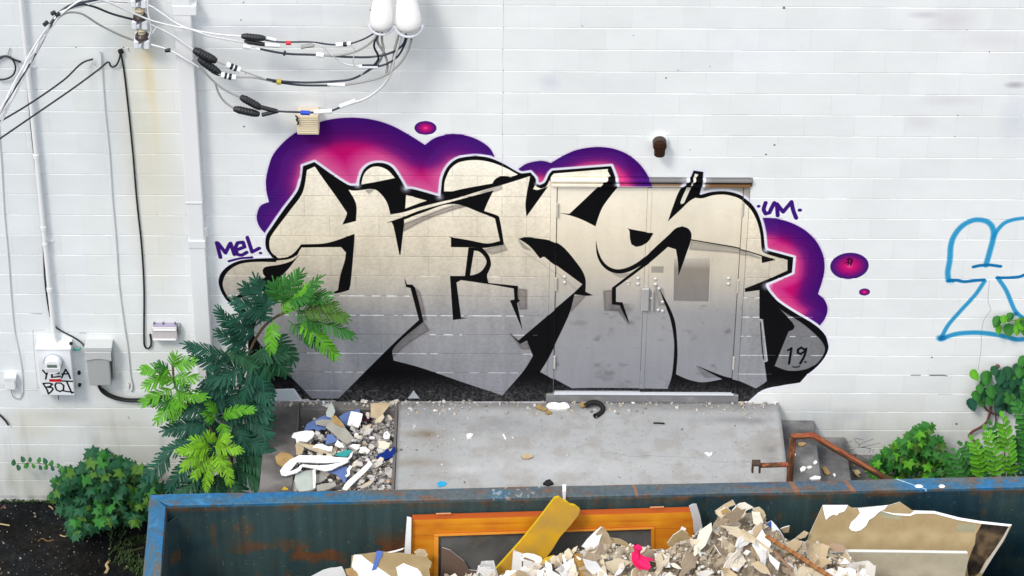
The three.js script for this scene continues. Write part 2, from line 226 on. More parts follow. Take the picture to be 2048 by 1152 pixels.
  // the letters' own sprayed shading
  const shade = (poly, a, n = 4) => { for (let i = 0; i < n; i++) { path(poly); g.globalAlpha = a / n; g.fillStyle = 'rgb(70,66,66)'; g.fill(); g.lineWidth = (i + 0.5) * 1.8 * k; g.strokeStyle = 'rgb(70,66,66)'; g.stroke(); g.globalAlpha = 1; } };
  shade(T0([808,448, 840,436, 905,412, 935,412, 905,420, 850,440, 808,462]), 0.5); shade(T0([960,385, 1003,370, 1004,378, 985,384]), 0.3);
  shade(T0([1008,489, 1014,500, 985,508, 965,500]), 0.35); shade(T0([847,644, 858,660, 812,690, 788,712, 788,698]), 0.5); shade(T0([830,576, 840,586, 852,640, 847,640]), 0.4);
  shade(T0([1037,578, 1053,580, 1053,618, 1040,618, 1036,602]), 0.5); shade(T0([1021,668, 1040,689, 1055,684, 1060,698, 1044,698]), 0.4); shade(T0([1140,595, 1172,592, 1142,624]), 0.4);
  shade(T0([1208,584, 1224,582, 1224,610, 1240,612, 1256,648, 1236,622, 1210,622]), 0.5); shade(T0([1383,484, 1479,500, 1520,516, 1478,508, 1380,500]), 0.35); shade(T0([1394,734, 1440,756, 1410,756]), 0.3);
  shade(T0([1037,480, 1060,500, 1048,496]), 0.3); shade(T0([1226,548, 1262,548, 1282,536, 1262,552, 1240,556]), 0.25); shade(T0([1310,572, 1326,580, 1332,612, 1318,612]), 0.25); shade(T0([732,381, 747,379, 738,387]), 0.35);
  for (let i = 0; i < 10; i++) { const a = i / 10; line(T0([1040 + 20 * a,500 + 10 * a, 1085,528, 1130,560, 1165 - 6 * a,590]), 3, 'rgb(120,112,104)', 0.03); }
  g.save(); g.beginPath(); { const a = pt([1348, 517]), b = pt([1421, 516]), d = pt([1418, 605]), e = pt([1346, 603]); g.moveTo(...a); g.lineTo(...b); g.lineTo(...d); g.lineTo(...e); g.closePath(); const q = g.createLinearGradient(0, a[1], 0, d[1]); q.addColorStop(0, 'rgba(176,170,160,0.5)'); q.addColorStop(0.25, 'rgba(120,112,102,0.75)'); q.addColorStop(1, 'rgba(112,108,106,0.75)'); g.fillStyle = q; g.fill(); g.lineWidth = 1.2 * k; g.strokeStyle = 'rgba(205,200,190,0.8)'; g.stroke(); } g.restore();
  { const [a, b] = pt([1303, 534]), [d, e] = pt([1327, 547]); g.fillStyle = 'rgba(130,126,120,0.7)'; g.fillRect(a, b, d - a, e - b); }
  fill(GREY19, 'rgb(116,116,118)');
  for (const b of BLACKS) fill(b, 'rgb(8,8,10)');
  for (const p of [[1382,481, 1430,489, 1479,498, 1549,520], [1490,578, 1531,568]]) line(T0(p), 2.6, 'rgb(20,18,18)');
  fill(T0([1523,513, 1550,520, 1524,526]), 'rgb(16,15,16)');
  fill(D_HOLE, gr); SLITS.forEach((q) => fill(q, '#e6dfcf'));
  line(T0([1521,645, 1524,690, 1527,718]), 2, 'rgb(14,14,16)'); line(T0([1524,642, 1534,722, 1529,723]), 1.6, 'rgb(196,196,198)'); line(T0([1519,638, 1526,640]), 1.6, 'rgb(190,190,194)');
  line(T0([1540,580, 1556,606, 1590,630, 1628,654]), 2, 'rgb(8,8,10)');
  // white edge lines round the outside of the mural
  for (const a of [[604,331, 629,322, 697,368, 716,369.5, 718,356, 726,338, 742,326, 765,324, 784,332, 798,350, 813,376, 825,375.5, 879,391, 880,378, 883,355, 893,333, 911,317, 930,312, 952,310, 980,314, 1010,327, 1040,344, 1048,344, 1061,342, 1073,356, 1074,365, 1080,368, 1088,363, 1098,345, 1104,339, 1224,330, 1232,352, 1236,368], [1402,389, 1425,383, 1452,382, 1478,388, 1499,400, 1514,419, 1523,440, 1529,465, 1532,494, 1534,499, 1589,513, 1586,547, 1534,568, 1538,579, 1557,601, 1594,625, 1632,648, 1652,668, 1659,691], [541,514, 530,497, 530,472, 541,454, 565,419, 593,381, 600,360, 604,332], [1359,373, 1375,361, 1386,339, 1409,342, 1407,365, 1402,389]]) { line(T0(a), 4.6, 'rgb(222,222,234)', 0.9); }
  for (const [x, y, r] of [[715, 371, 11], [812, 377, 14], [879, 394, 12], [1531, 501, 11], [1534, 572, 14], [1073, 368, 7], [1233, 366, 8]]) radial(x, y, r, r * 0.85, [[0, 'rgba(225,225,238,0.85)'], [0.5, 'rgba(220,220,235,0.35)'], [1, 'rgba(220,220,235,0)']]);
  line(T0([535,778, 588,777, 604,797, 530,800]), 1, 'rgb(210,220,226)', 0.6); fill(T0([528,782, 586,779, 600,799, 520,806]), 'rgb(196,206,212)');
  fill(T0([815,797, 827,781, 840,797]), 'rgb(172,176,184)'); // an unpainted scrape by the ground
  // signatures
  const ZM = Z(420, 440, 2.969), pur = 'rgb(58,20,112)';
  for (const q of [[40,135, 62,222], [48,138, 92,195], [92,195, 118,142], [122,138, 145,206], [152,180, 205,160], [205,160, 196,132, 165,135, 152,165, 162,205, 190,208, 218,192], [222,105, 250,190, 292,168]]) line(ZM(q), 8, pur); line(ZM([112,245, 180,228, 250,222]), 5.4, pur); line(ZM([298,196, 302,197]), 6, pur);
  const ZU = Z(1240, 240, 4);
  for (const q of [[1165,662, 1150,715, 1165,750, 1195,742, 1215,700, 1235,662], [1262,765, 1255,672], [1255,672, 1305,735, 1372,655], [1372,655, 1385,720, 1410,785]]) line(ZU(q), 8.4, pur); line(ZU([1107,690, 1111,690]), 6.6, pur); line(ZU([1437,721, 1441,721]), 8, pur);
  const Z19 = Z(1180, 520, 4);
  for (const q of [[1585,722, 1612,705, 1592,830], [1716,718, 1690,700, 1664,716, 1662,742, 1684,752, 1712,734], [1730,708, 1716,765, 1682,828]]) line(Z19(q), 5.0, 'rgb(10,10,12)'); line(Z19([1722,816, 1724,816]), 4.6, 'rgb(10,10,12)'); line(Z19([1622,854, 1650,858, 1678,850]), 3, 'rgb(10,10,12)');
  // wear: roller and brush variation, dirt towards the ground, joints the paint missed
  const im = g.getImageData(0, 0, w, h), d = im.data;
  for (let j = 0; j < h; j++) { const wy = y1 - (j + 0.5) / s, kc = Math.round((REF - wy) / COURSE), dl = Math.abs(lineY(kc) - wy);
    for (let i = 0; i < w; i++) { const wx = x0 + (i + 0.5) / s, o = (j * w + i) * 4; let r = d[o], gg = d[o + 1], b = d[o + 2]; const lum = r * 0.3 + gg * 0.59 + b * 0.11;
      const n = fbm(wx * 1.3 + 5, wy * 1.3, 3), fine = hash(i + (x0 > -1 ? 5000 : 0), j) - 0.5; let f = 1 + (n - 0.5) * 0.06 + fine * 0.03 + (fbm(wx * 5 + 11, wy * 9, 2) - 0.5) * 0.022;
      const door = wx > 0.475 && wx < 2.10 && wy > 1.25 && wy < 3.49, mur = wx > -2.36 && wx < 2.9 && wy > 1.1 && wy < 3.75;
      const chrome = mur && lum > 84 && lum < 246 && (lum < 219 || r - b > 9) && r - b < 75 && b - r < 14 && gg > r - 40;
      if (chrome) { f += (vnoise(wx * 55, wy * 55) - 0.5) * (door ? 0.02 : 0.07) + (fbm(wx * 7, wy * 2.2 + 40, 3) - 0.5) * (door ? 0.06 : 0.13) + (fbm(wx * 26, wy * 3 + 9, 2) - 0.5) * (wy < 2.5 ? (door ? 0.03 : 0.07) : 0.02);
        if (door && wy < 2.2) { const q = fbm(wx * 9 + 60, wy * 11, 3); if (q > 0.66) f -= (q - 0.66) * 0.8; } }
      if (lum < 60 && mur) { if (wy < 1.48) { const q = sstep(1.48, 1.16, wy) * (0.25 + 0.9 * vnoise(wx * 70, wy * 60)) * 0.62; r += (112 - r) * q; gg += (112 - gg) * q; b += (114 - b) * q; } else { const q = 0.02 * vnoise(wx * 50, wy * 50); r += 120 * q; gg += 120 * q; b += 122 * q; } }
      if (!door && mur && dl < 0.0042 && kc > 6) { const m = vnoise(wx * 2.3 + kc * 17, kc * 3.1), m2 = vnoise(wx * 22 + kc * 7, kc);
        if (chrome) { const low = wy < 2.62; if (low && m > 0.36 && m2 > (kc === 13 || kc === 15 ? 0.5 : 0.2)) { const q = 0.45 + 0.4 * m2; r += (232 - r) * q; gg += (236 - gg) * q; b += (238 - b) * q; } else f *= low ? 0.93 : 0.86; }
        else if (lum >= 60 && lum < 200 && dl < 0.003) f *= 0.8; else if (lum < 60 && m > 0.62 && m2 > 0.6 && wy < 2.3) { r += 60; gg += 62; b += 66; } }
      if (lum > 196 && !door && !chrome) { const kr = Math.floor((REF - wy) / COURSE), ph = kr % 2 ? PHASE : PHASE + 0.2032, ux = (wx - ph) / 0.4064, dx = Math.abs(ux - Math.round(ux)) * 0.4064; f *= 1 + (hash(Math.floor(ux) + 50, kr + 60) - 0.5) * 0.02; if (dx < 0.0035 && hash(Math.round(ux) + 7, kr + 90) > 0.35) f *= 0.968 + 0.02 * vnoise(wy * 30, kr); if (dl < 0.006 && vnoise(wx * 6, kc * 5) > 0.62) f *= 0.965; }
      if (chrome && !door) { const kr = Math.floor((REF - wy) / COURSE), ph = kr % 2 ? PHASE : PHASE + 0.2032, ux = (wx - ph) / 0.4064, dx = Math.abs(ux - Math.round(ux)) * 0.4064; if (dx < 0.003) f *= wy > 2.4 ? 0.9 : 0.95; }
      if (lum > 200 && wy < 1.5 && !chrome) { const q = sstep(1.5, 0.1, wy) * clamp(fbm(wx * 3.2, wy * 2.1 + 70, 4) * 2.2 - 0.75, 0, 1); r *= 1 - 0.11 * q; gg *= 1 - 0.12 * q; b *= 1 - 0.16 * q; const st = fbm(wx * 14, wy * 1.6 + 3, 3); if (st > 0.56 && wy < 1.2) f -= (st - 0.56) * 0.25 * sstep(1.2, 0.7, wy); }
      if (lum > 205) { const q = sstep(-1.2, -4.2, wx) * 0.03; r *= 1 - q; gg *= 1 - 0.7 * q; b *= 1 - q * 0.4; if (wx < -2.7 && wx > -3.4) b *= 1 - 0.02 * n; }
      if (wy < 0.07 && lum > 120) f *= 0.80 + 0.2 * vnoise(wx * 18, wy * 18);
      d[o] = r * f; d[o + 1] = gg * f; d[o + 2] = b * f; } }
  g.putImageData(im, 0, 0);
  const t = new THREE.CanvasTexture(c); t.colorSpace = THREE.SRGBColorSpace; t.anisotropy = 4; t.repeat.set(s / w, s / h); t.offset.set(-x0 * s / w, -(y1 - h / s) * s / h); t.wrapS = t.wrapT = THREE.ClampToEdgeWrapping;
  return t;
}
const PS = 360, WALL_X = [-5.2, -0.2], WALL_TOP = 5.45, HALF = 0.0713;
const wallMats = WALL_X.map((x, i) => { const m = std('wall_paint_' + (i ? 'right' : 'left'), '#ffffff', 0.8, { specularIntensity: 0.2 }); m.map = paintWall(x, WALL_TOP, 1980, 2016, PS); m.bumpMap = rep(grainT, 0.7); m.bumpScale = 0.0022; return m; });
const wallMat = (x) => wallMats[x < HALF ? 0 : 1];
// ------------------------------------------------------------------ ground
{
  const t = dataTex(1024, (u, v) => { const a = fbm(u * 10, v * 10, 6, 10), b = fbm(u * 90, v * 90, 2, 90), h = hash(Math.floor(u * 1024), Math.floor(v * 1024) + 7); let c = 4 + 34 * a + 26 * (b - 0.5) + 18 * (h - 0.5); if (h > 0.994) c += 60; const w = sstep(0.55, 0.75, fbm(u * 5 + 8, v * 5, 4, 5)); return [c * (0.86 + 0.16 * w), c * 0.96, c * (1.04 - 0.2 * w)]; });
  const m = std('asphalt', '#ffffff', 0.95); m.map = rep(t, 3.1); m.bumpMap = rep(grainT, 0.9); m.bumpScale = 0.012;
  const g = new THREE.PlaneGeometry(500, 500, 1, 1).rotateX(-Math.PI / 2); const o = new THREE.Mesh(metricUV(g), m); o.name = 'ground'; o.receiveShadow = true; kind(o, 'structure'); scene.add(o);
}
// ------------------------------------------------------------------ block wall: every block has its own edges; the joints are recessed
const DOOR = { x0: 0.4703, x1: 2.1063, y0: 1.15, y1: 3.487 };
{
  const wall = thing('block_wall', 'white painted concrete block wall with a big chrome and purple graffiti mural', 'wall');
  const blockGeo = (x0, x1, y0, y1) => { const j = 0.0020, jx = 0, b = 0.0030, bx = 0.00012, dep = 0.0028, z = (hash(Math.round(x0 * 911), Math.round(y0 * 977)) - 0.5) * 0.0003, t1 = (hash(Math.round(x0 * 311), Math.round(y0 * 577)) - 0.5) * 0.0005;
    x0 += jx; x1 -= jx; y0 += j; y1 -= j; const P = [], U = []; const c = [[x0 + bx, y0 + b, z - t1], [x1 - bx, y0 + b, z - t1], [x1 - bx, y1 - b, z + t1], [x0 + bx, y1 - b, z + t1]], e = [[x0, y0, -dep - 0.004], [x1, y0, -dep - 0.004], [x1, y1, -dep - 0.004], [x0, y1, -dep - 0.004]];
    const tri = (...v) => v.forEach((q) => { P.push(...q); U.push(q[0], q[1]); });
    tri(c[0], c[1], c[2]); tri(c[0], c[2], c[3]);
    for (let i = 0; i < 4; i++) { const k = (i + 1) % 4; tri(e[i], e[k], c[k]); tri(e[i], c[k], c[i]); }
    const g = new THREE.BufferGeometry(); g.setAttribute('position', new THREE.Float32BufferAttribute(P, 3)); g.setAttribute('uv', new THREE.Float32BufferAttribute(U, 2)); g.computeVertexNormals(); return g; };
  const list = [], XL = -7.2, XR = 7.6;
  for (let k = -5; k < 25; k++) {
    const y1 = lineY(k), y0 = Math.max(lineY(k + 1), -0.02); if (y0 >= y1 - 0.03) continue;
    const odd = ((k % 2) + 2) % 2 === 1, ph = odd ? PHASE : PHASE + 0.2032, cuts = [];
    for (let n = -16; n < 24; n++) { const x = ph + 0.4064 * n; if (x > XL && x < XR) cuts.push(x); }
    cuts.unshift(XL); cuts.push(XR);
    if (k <= 8 && odd) { cuts.push(0.0713); cuts.sort((a, b) => a - b); }
    for (let i = 0; i + 1 < cuts.length; i++) { let a = cuts[i], b = cuts[i + 1]; const pieces = [];
      if (y0 < DOOR.y1 - 0.02 && y1 > DOOR.y0 + 0.1 && a < DOOR.x1 && b > DOOR.x0) { if (a < DOOR.x0 - 0.02) pieces.push([a, DOOR.x0]); if (b > DOOR.x1 + 0.02) pieces.push([DOOR.x1, b]); } else pieces.push([a, b]);
      for (const [p, q] of pieces) { const yy = (y1 > DOOR.y0 && y0 < DOOR.y1 && y1 > DOOR.y1 - 0.02 && p < DOOR.x1 && q > DOOR.x0) ? Math.max(y0, DOOR.y1) : y0; if (q - p > 0.03 && y1 - yy > 0.02) list.push([p, q, yy, y1]); } } }
  // the painted blocks of the mural, where single blocks can be told apart, come first
  const score = ([a, b, y0, y1]) => { const x = (a + b) / 2, y = (y0 + y1) / 2; return Math.max(Math.abs(x - 0.25) / 2.9, Math.abs(y - 2.5) / 1.55); };
  list.sort((p, q) => score(p) - score(q));
  const rest = [[], []];
  list.forEach((q, i) => { const g = blockGeo(...q), x = (q[0] + q[1]) / 2; if (i < 300) part('block', g, wallMat(x), wall); else rest[x < HALF ? 0 : 1].push(g); });
  rest.forEach((r, i) => kind(part('block_courses', mergeGeometries(r), wallMats[i], wall), 'stuff'));
  const bed = (x0, x1, y0, y1) => metricUV(box(x0, x1, y0, y1, -0.32, -0.0042, 0));
  for (const i of [0, 1]) { const L = i ? HALF : XL, R = i ? XR : HALF; part('mortar_bed', merge(i ? [bed(L, DOOR.x0, -0.3, 6.0), bed(DOOR.x1, R, -0.3, 6.0), bed(DOOR.x0, DOOR.x1, DOOR.y1, 6.0), bed(DOOR.x0, DOOR.x1, -0.3, DOOR.y0 + 0.09)] : [bed(L, R, -0.3, 6.0)]), wallMats[i], wall); }
  const crack = T0([1005,0, 1006,50, 1008,100, 1007,150, 1005,200, 1007,250, 1004,300, 1003,350]).map(([x, y], i) => { const p = onZ(x, y, 0); return V(0.0713 + 0.004 * Math.sin(i * 2.3), p.y, -0.003); });
  part('control_joint', tube(crack, 0.0035, 60, 5), std('old_sealant', [0.30, 0.28, 0.26], 0.9), wall);
}
// ------------------------------------------------------------------ painted steel double door
const wm = wallMats[1];
{
  const d = thing('double_door', 'painted steel double door under the right half of the mural', 'door', V(1.288, 1.15, 0));
  const F = (x0, x1, y0, y1, z0, z1, r) => { const q = box(x0, x1, y0, y1, z0, z1, r), g = q.index ? q.toNonIndexed() : q, p = g.attributes.position, uv = []; for (let i = 0; i < p.count; i++) uv.push(p.getX(i), p.getY(i)); g.setAttribute('uv', new THREE.Float32BufferAttribute(uv, 2)); return g; };
  const j = 0.05, top = DOOR.y1 - 0.073, xm = onZ(1300, 375).x - 0.012;
  part('door_frame', merge([F(DOOR.x0 + 0.002, DOOR.x0 + j, 1.25, top, -0.12, 0.004, 0.004), F(DOOR.x1 - j, DOOR.x1 - 0.002, 1.25, top, -0.12, 0.004, 0.004)]), wm, d);
  part('drip_cap', merge([F(DOOR.x0 - 0.01, DOOR.x1 + 0.012, DOOR.y1 - 0.02, DOOR.y1 - 0.003, -0.1, 0.040, 0.003), F(DOOR.x0 - 0.01, DOOR.x1 + 0.012, DOOR.y1 - 0.046, DOOR.y1 - 0.022, -0.1, 0.012, 0.002)]), wm, d);
  part('header_board', F(DOOR.x0 + 0.002, DOOR.x1 - 0.002, top, DOOR.y1 - 0.048, -0.12, 0.030, 0.004), wm, d);
  const rust = std('hinge_paint', [0.50, 0.47, 0.42], 0.5);
  const chrome = std('bare_bolt_steel', [0.66, 0.66, 0.66], 0.4, { metalness: 0.5 });
  const leaf = (x0, x1, y0) => part('door_leaf', F(x0, x1, y0, top - 0.007, -0.055, -0.010, 0.003), wm, d);
  const L = leaf(DOOR.x0 + j + 0.005, xm - 0.005, 1.268), R = leaf(xm + 0.005, DOOR.x1 - j - 0.005, 1.256);
  part('astragal', F(xm - 0.004, xm + 0.030, 1.262, top - 0.012, -0.0095, -0.005, 0.001), wm, R);
  for (const [lf, xs] of [[L, [[1115, 420], [1112, 568], [1109, 724]]], [R, [[1486, 418], [1476, 572], [1467, 726]]]]) for (const [x, y] of xs) { const p = onZ(x, y); part('hinge', merge([rod(V(p.x, p.y - 0.06, 0.004), V(p.x, p.y + 0.06, 0.004), 0.009), new THREE.SphereGeometry(0.010, 8, 6).translate(p.x, p.y + 0.062, 0.004), new THREE.SphereGeometry(0.010, 8, 6).translate(p.x, p.y - 0.062, 0.004)]), rust, lf); }
  for (const [lf, xs] of [[L, [[1129, 552], [1129, 563], [1276, 555], [1276, 566]]], [R, [[1311, 556], [1311, 567], [1457, 555], [1457, 566], [1318, 575], [1303, 595], [1316, 618], [1325, 620], [1325, 602]]]]) for (const [x, y] of xs) { const p = onZ(x, y + 3, 0); const g = new THREE.SphereGeometry(0.015, 12, 8); g.scale(1, 1, 0.7); g.translate(p.x, p.y, -0.006); part('bolt', g, chrome, lf); }
  { const p = onZ(1256, 567); part('keyhole_ring', new THREE.TorusGeometry(0.018, 0.004, 8, 18).translate(p.x, p.y, -0.008), chrome, L); }
  { const a = onZ(1283, 575), b = onZ(1297, 620), pl = std('guard_plate_steel', [0.46, 0.45, 0.44], 0.45, { metalness: 0.3 }); part('lock_guard', box(a.x, b.x, b.y, a.y, -0.008, 0.022, 0.01), pl, R); part('door_pull', merge([rod(V(b.x + 0.03, b.y + 0.01, 0.016), V(b.x + 0.03, a.y - 0.03, 0.016), 0.009), rod(V(b.x + 0.03, b.y + 0.012, -0.012), V(b.x + 0.03, b.y + 0.012, 0.016), 0.008), rod(V(b.x + 0.03, a.y - 0.032, -0.012), V(b.x + 0.03, a.y - 0.032, 0.016), 0.008)]), pl, R); }
  { const a = onZ(1348, 517), b = onZ(1420, 604); part('cover_plate', F(a.x, b.x, b.y, a.y, -0.0098, -0.0075, 0.001), wm, R); }
  const sill = mottled('sill_concrete', [150, 150, 150], [112, 112, 114], 0.8, 0.9, 0.003);
  part('sill', metricUV(box(DOOR.x0 - 0.01, DOOR.x1 + 0.012, 1.152, 1.238, -0.15, 0.012, 0.008)), sill, d);
  part('threshold', box(DOOR.x0 + 0.06, DOOR.x1 - 0.03, 1.2385, 1.252, -0.12, 0.020, 0.004), std('threshold_metal', [0.60, 0.63, 0.67], 0.55, { metalness: 0.1 }), d);
}
// ------------------------------------------------------------------ loading dock and steps
const conc = mottled('pale_concrete', [186, 189, 193], [148, 150, 155], 2.3, 0.92, 0.004, { contrast: 2.2, speck: 26 });
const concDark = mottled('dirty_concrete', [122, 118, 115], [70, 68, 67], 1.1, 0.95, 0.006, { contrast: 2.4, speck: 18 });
const concStep = mottled('step_concrete', [126, 125, 124], [72, 72, 74], 0.9, 0.95, 0.006, { contrast: 2.4, speck: 22 });
{ const n = 1024, x0 = -0.85, z0 = -0.05, S = 3.4, st = [[onY(848, 868, 1.15), 0.16, 0.05, 0.30, [120, 108, 92]], [onY(830, 925, 1.15), 0.22, 0.05, 0.22, [130, 122, 108]], [onY(850, 830, 1.15), 0.30, 0.12, 0.26, [128, 130, 134]], [onY(1000, 850, 1.15), 0.45, 0.14, 0.22, [134, 136, 140]], [onY(1480, 840, 1.15), 0.30, 0.05, 0.25, [120, 120, 122]], [onY(1540, 900, 1.15), 0.09, 0.22, 0.25, [124, 120, 116]], [onY(1300, 870, 1.15), 0.5, 0.2, 0.12, [140, 142, 146]], [onY(930, 940, 1.15), 0.2, 0.06, 0.16, [190, 190, 190]], [onY(1120, 935, 1.15), 0.6, 0.12, 0.25, [188, 190, 193]]];
  const t = dataTex(n, (u, v) => { const x = x0 + u * S, z = z0 + v * S; let c = [166, 167, 167]; const mix = (k, q) => { c = c.map((e, i) => e + (q[i] - e) * k); };
    mix(clamp((fbm(x * 2.1 + 9, z * 2.1, 5) - 0.42) * 1.2, 0, 0.5), [140, 140, 140]); mix(clamp((fbm(x * 7, z * 7 + 30, 4) - 0.48) * 2.2, 0, 0.5), [146, 142, 136]); mix(clamp((fbm(x * 26 + 7, z * 26, 3) - 0.60) * 1.2, 0, 0.2), [128, 127, 126]);
    for (const [p, rx, rz, a, q] of st) { const d = Math.pow((x - p.x) / rx, 2) + Math.pow((z - p.z) / rz, 2); if (d < 4) mix(Math.min(0.75, a * 2.4) * Math.exp(-d) * (0.3 + 1.2 * fbm(x * 11, z * 11 + 5, 4)), q); }
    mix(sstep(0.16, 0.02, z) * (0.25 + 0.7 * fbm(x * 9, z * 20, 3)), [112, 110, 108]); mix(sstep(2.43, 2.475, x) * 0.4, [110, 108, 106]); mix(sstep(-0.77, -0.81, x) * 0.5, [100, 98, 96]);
    const cr = Math.abs(z - 0.62 - 0.11 * fbm(x * 3, 4, 3) - 0.05 * x), cw = 0.003; if (cr < cw && x > 0.9) mix(0.28, [90, 90, 90]); const sp = hash(Math.floor(u * n) + 4, Math.floor(v * n)); const w = (sp - 0.5) * 13 + (sp > 0.9975 ? 34 : 0); return c.map((e) => e + w); });
  t.repeat.set(1 / S, 1 / S); t.offset.set(-x0 / S, -z0 / S); M.slab = std('dock_slab_concrete', '#ffffff', 0.92); M.slab.map = t; M.slab.bumpMap = rep(grainT, 0.6); M.slab.bumpScale = 0.004; }
const DY = 1.15, PITY = 1.03;
{
  const p = thing('loading_dock', 'grey concrete loading dock slab in front of the double door', 'loading dock', V(0.27, 0, 0.7));
  const C = (x0, x1, y0, y1, z0, z1, r = 0.012) => metricUV(box(x0, x1, y0, y1, z0, z1, r));
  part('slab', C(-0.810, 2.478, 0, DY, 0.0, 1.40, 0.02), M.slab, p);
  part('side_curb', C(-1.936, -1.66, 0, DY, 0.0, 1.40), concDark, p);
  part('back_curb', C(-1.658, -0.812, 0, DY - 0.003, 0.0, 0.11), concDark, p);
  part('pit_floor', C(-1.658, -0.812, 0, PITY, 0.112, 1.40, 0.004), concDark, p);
  part('pit_edge', C(-0.836, -0.8125, DY - 0.16, DY + 0.006, 0.112, 1.39, 0.003), std('pit_angle_iron', [0.16, 0.15, 0.15], 0.7, { metalness: 0.3 }), p);
  const s = thing('dock_steps', 'worn concrete steps going down from the right end of the dock', 'steps', V(3.1, 0, 0.6));
  for (const [x0, x1, y] of [[2.480, 2.785, 0.965], [2.787, 3.070, 0.78], [3.072, 3.36, 0.585], [3.362, 3.65, 0.39], [3.652, 3.94, 0.195]]) part('step', C(x0, x1, 0, y, 0.0, 1.30, 0.016), concStep, s);
}
// ------------------------------------------------------------------ rusty handrail
{
  const rustT = dataTex(256, (u, v) => { const a = fbm(u * 8, v * 8, 5, 8), b = fbm(u * 30, v * 30, 3, 30); const k = sstep(0.35, 0.65, a); return [84 + 62 * k + 44 * (b - 0.5), 60 + 44 * k * b + 34 * (b - 0.5), 44 + 10 * k + 20 * (b - 0.5)]; });
  M.rust = std('rusty_pipe', '#ffffff', 0.82); M.rust.map = rustT; M.rust.bumpMap = rep(grainT, 1); M.rust.bumpScale = 0.002;
  const z = 1.32, r = 0.027, P = (x, y) => onZ(x, y, z);
  const o = thing('stair_handrail', 'bent rusty pipe handrail at the top of the dock steps', 'handrail', V(P(1580, 960).x, DY, z));
  const a = P(1586, 873), foot = V(a.x, 0.9, z), b = P(1625, 871), c = P(1770, 956), dd = c.clone().addScaledVector(c.clone().sub(b).normalize(), 0.55);
  part('post', merge([rod(foot, a, r, r, 14), new THREE.SphereGeometry(r * 1.02, 12, 10).translate(a.x, a.y, a.z)]), M.rust, o);
  part('top_rail', tube([a, a.clone().lerp(b, 0.5), b, b.clone().lerp(c, 0.12), c.clone().lerp(b, 0.5), c, dd], r, 60, 12), M.rust, o);
  const m1 = P(1579, 929), m2 = P(1520, 931), m3 = P(1505, 926);
  part('mid_rail', merge([rod(m1, m2, r * 0.78, r * 0.78, 12)]), M.rust, o);
  const dark = std('dark_rust', [0.07, 0.045, 0.03], 0.85);
  part('broken_clamp', merge([box(m3.x - 0.004, m2.x + 0.004, m3.y - 0.012, m3.y + 0.016, z - 0.03, z + 0.035, 0.008), box(m3.x - 0.006, m3.x + 0.010, m3.y - 0.085, m3.y, z - 0.01, z + 0.03, 0.004), box(m2.x - 0.010, m2.x + 0.006, m3.y - 0.088, m3.y, z - 0.01, z + 0.03, 0.004)]), dark, o);
}
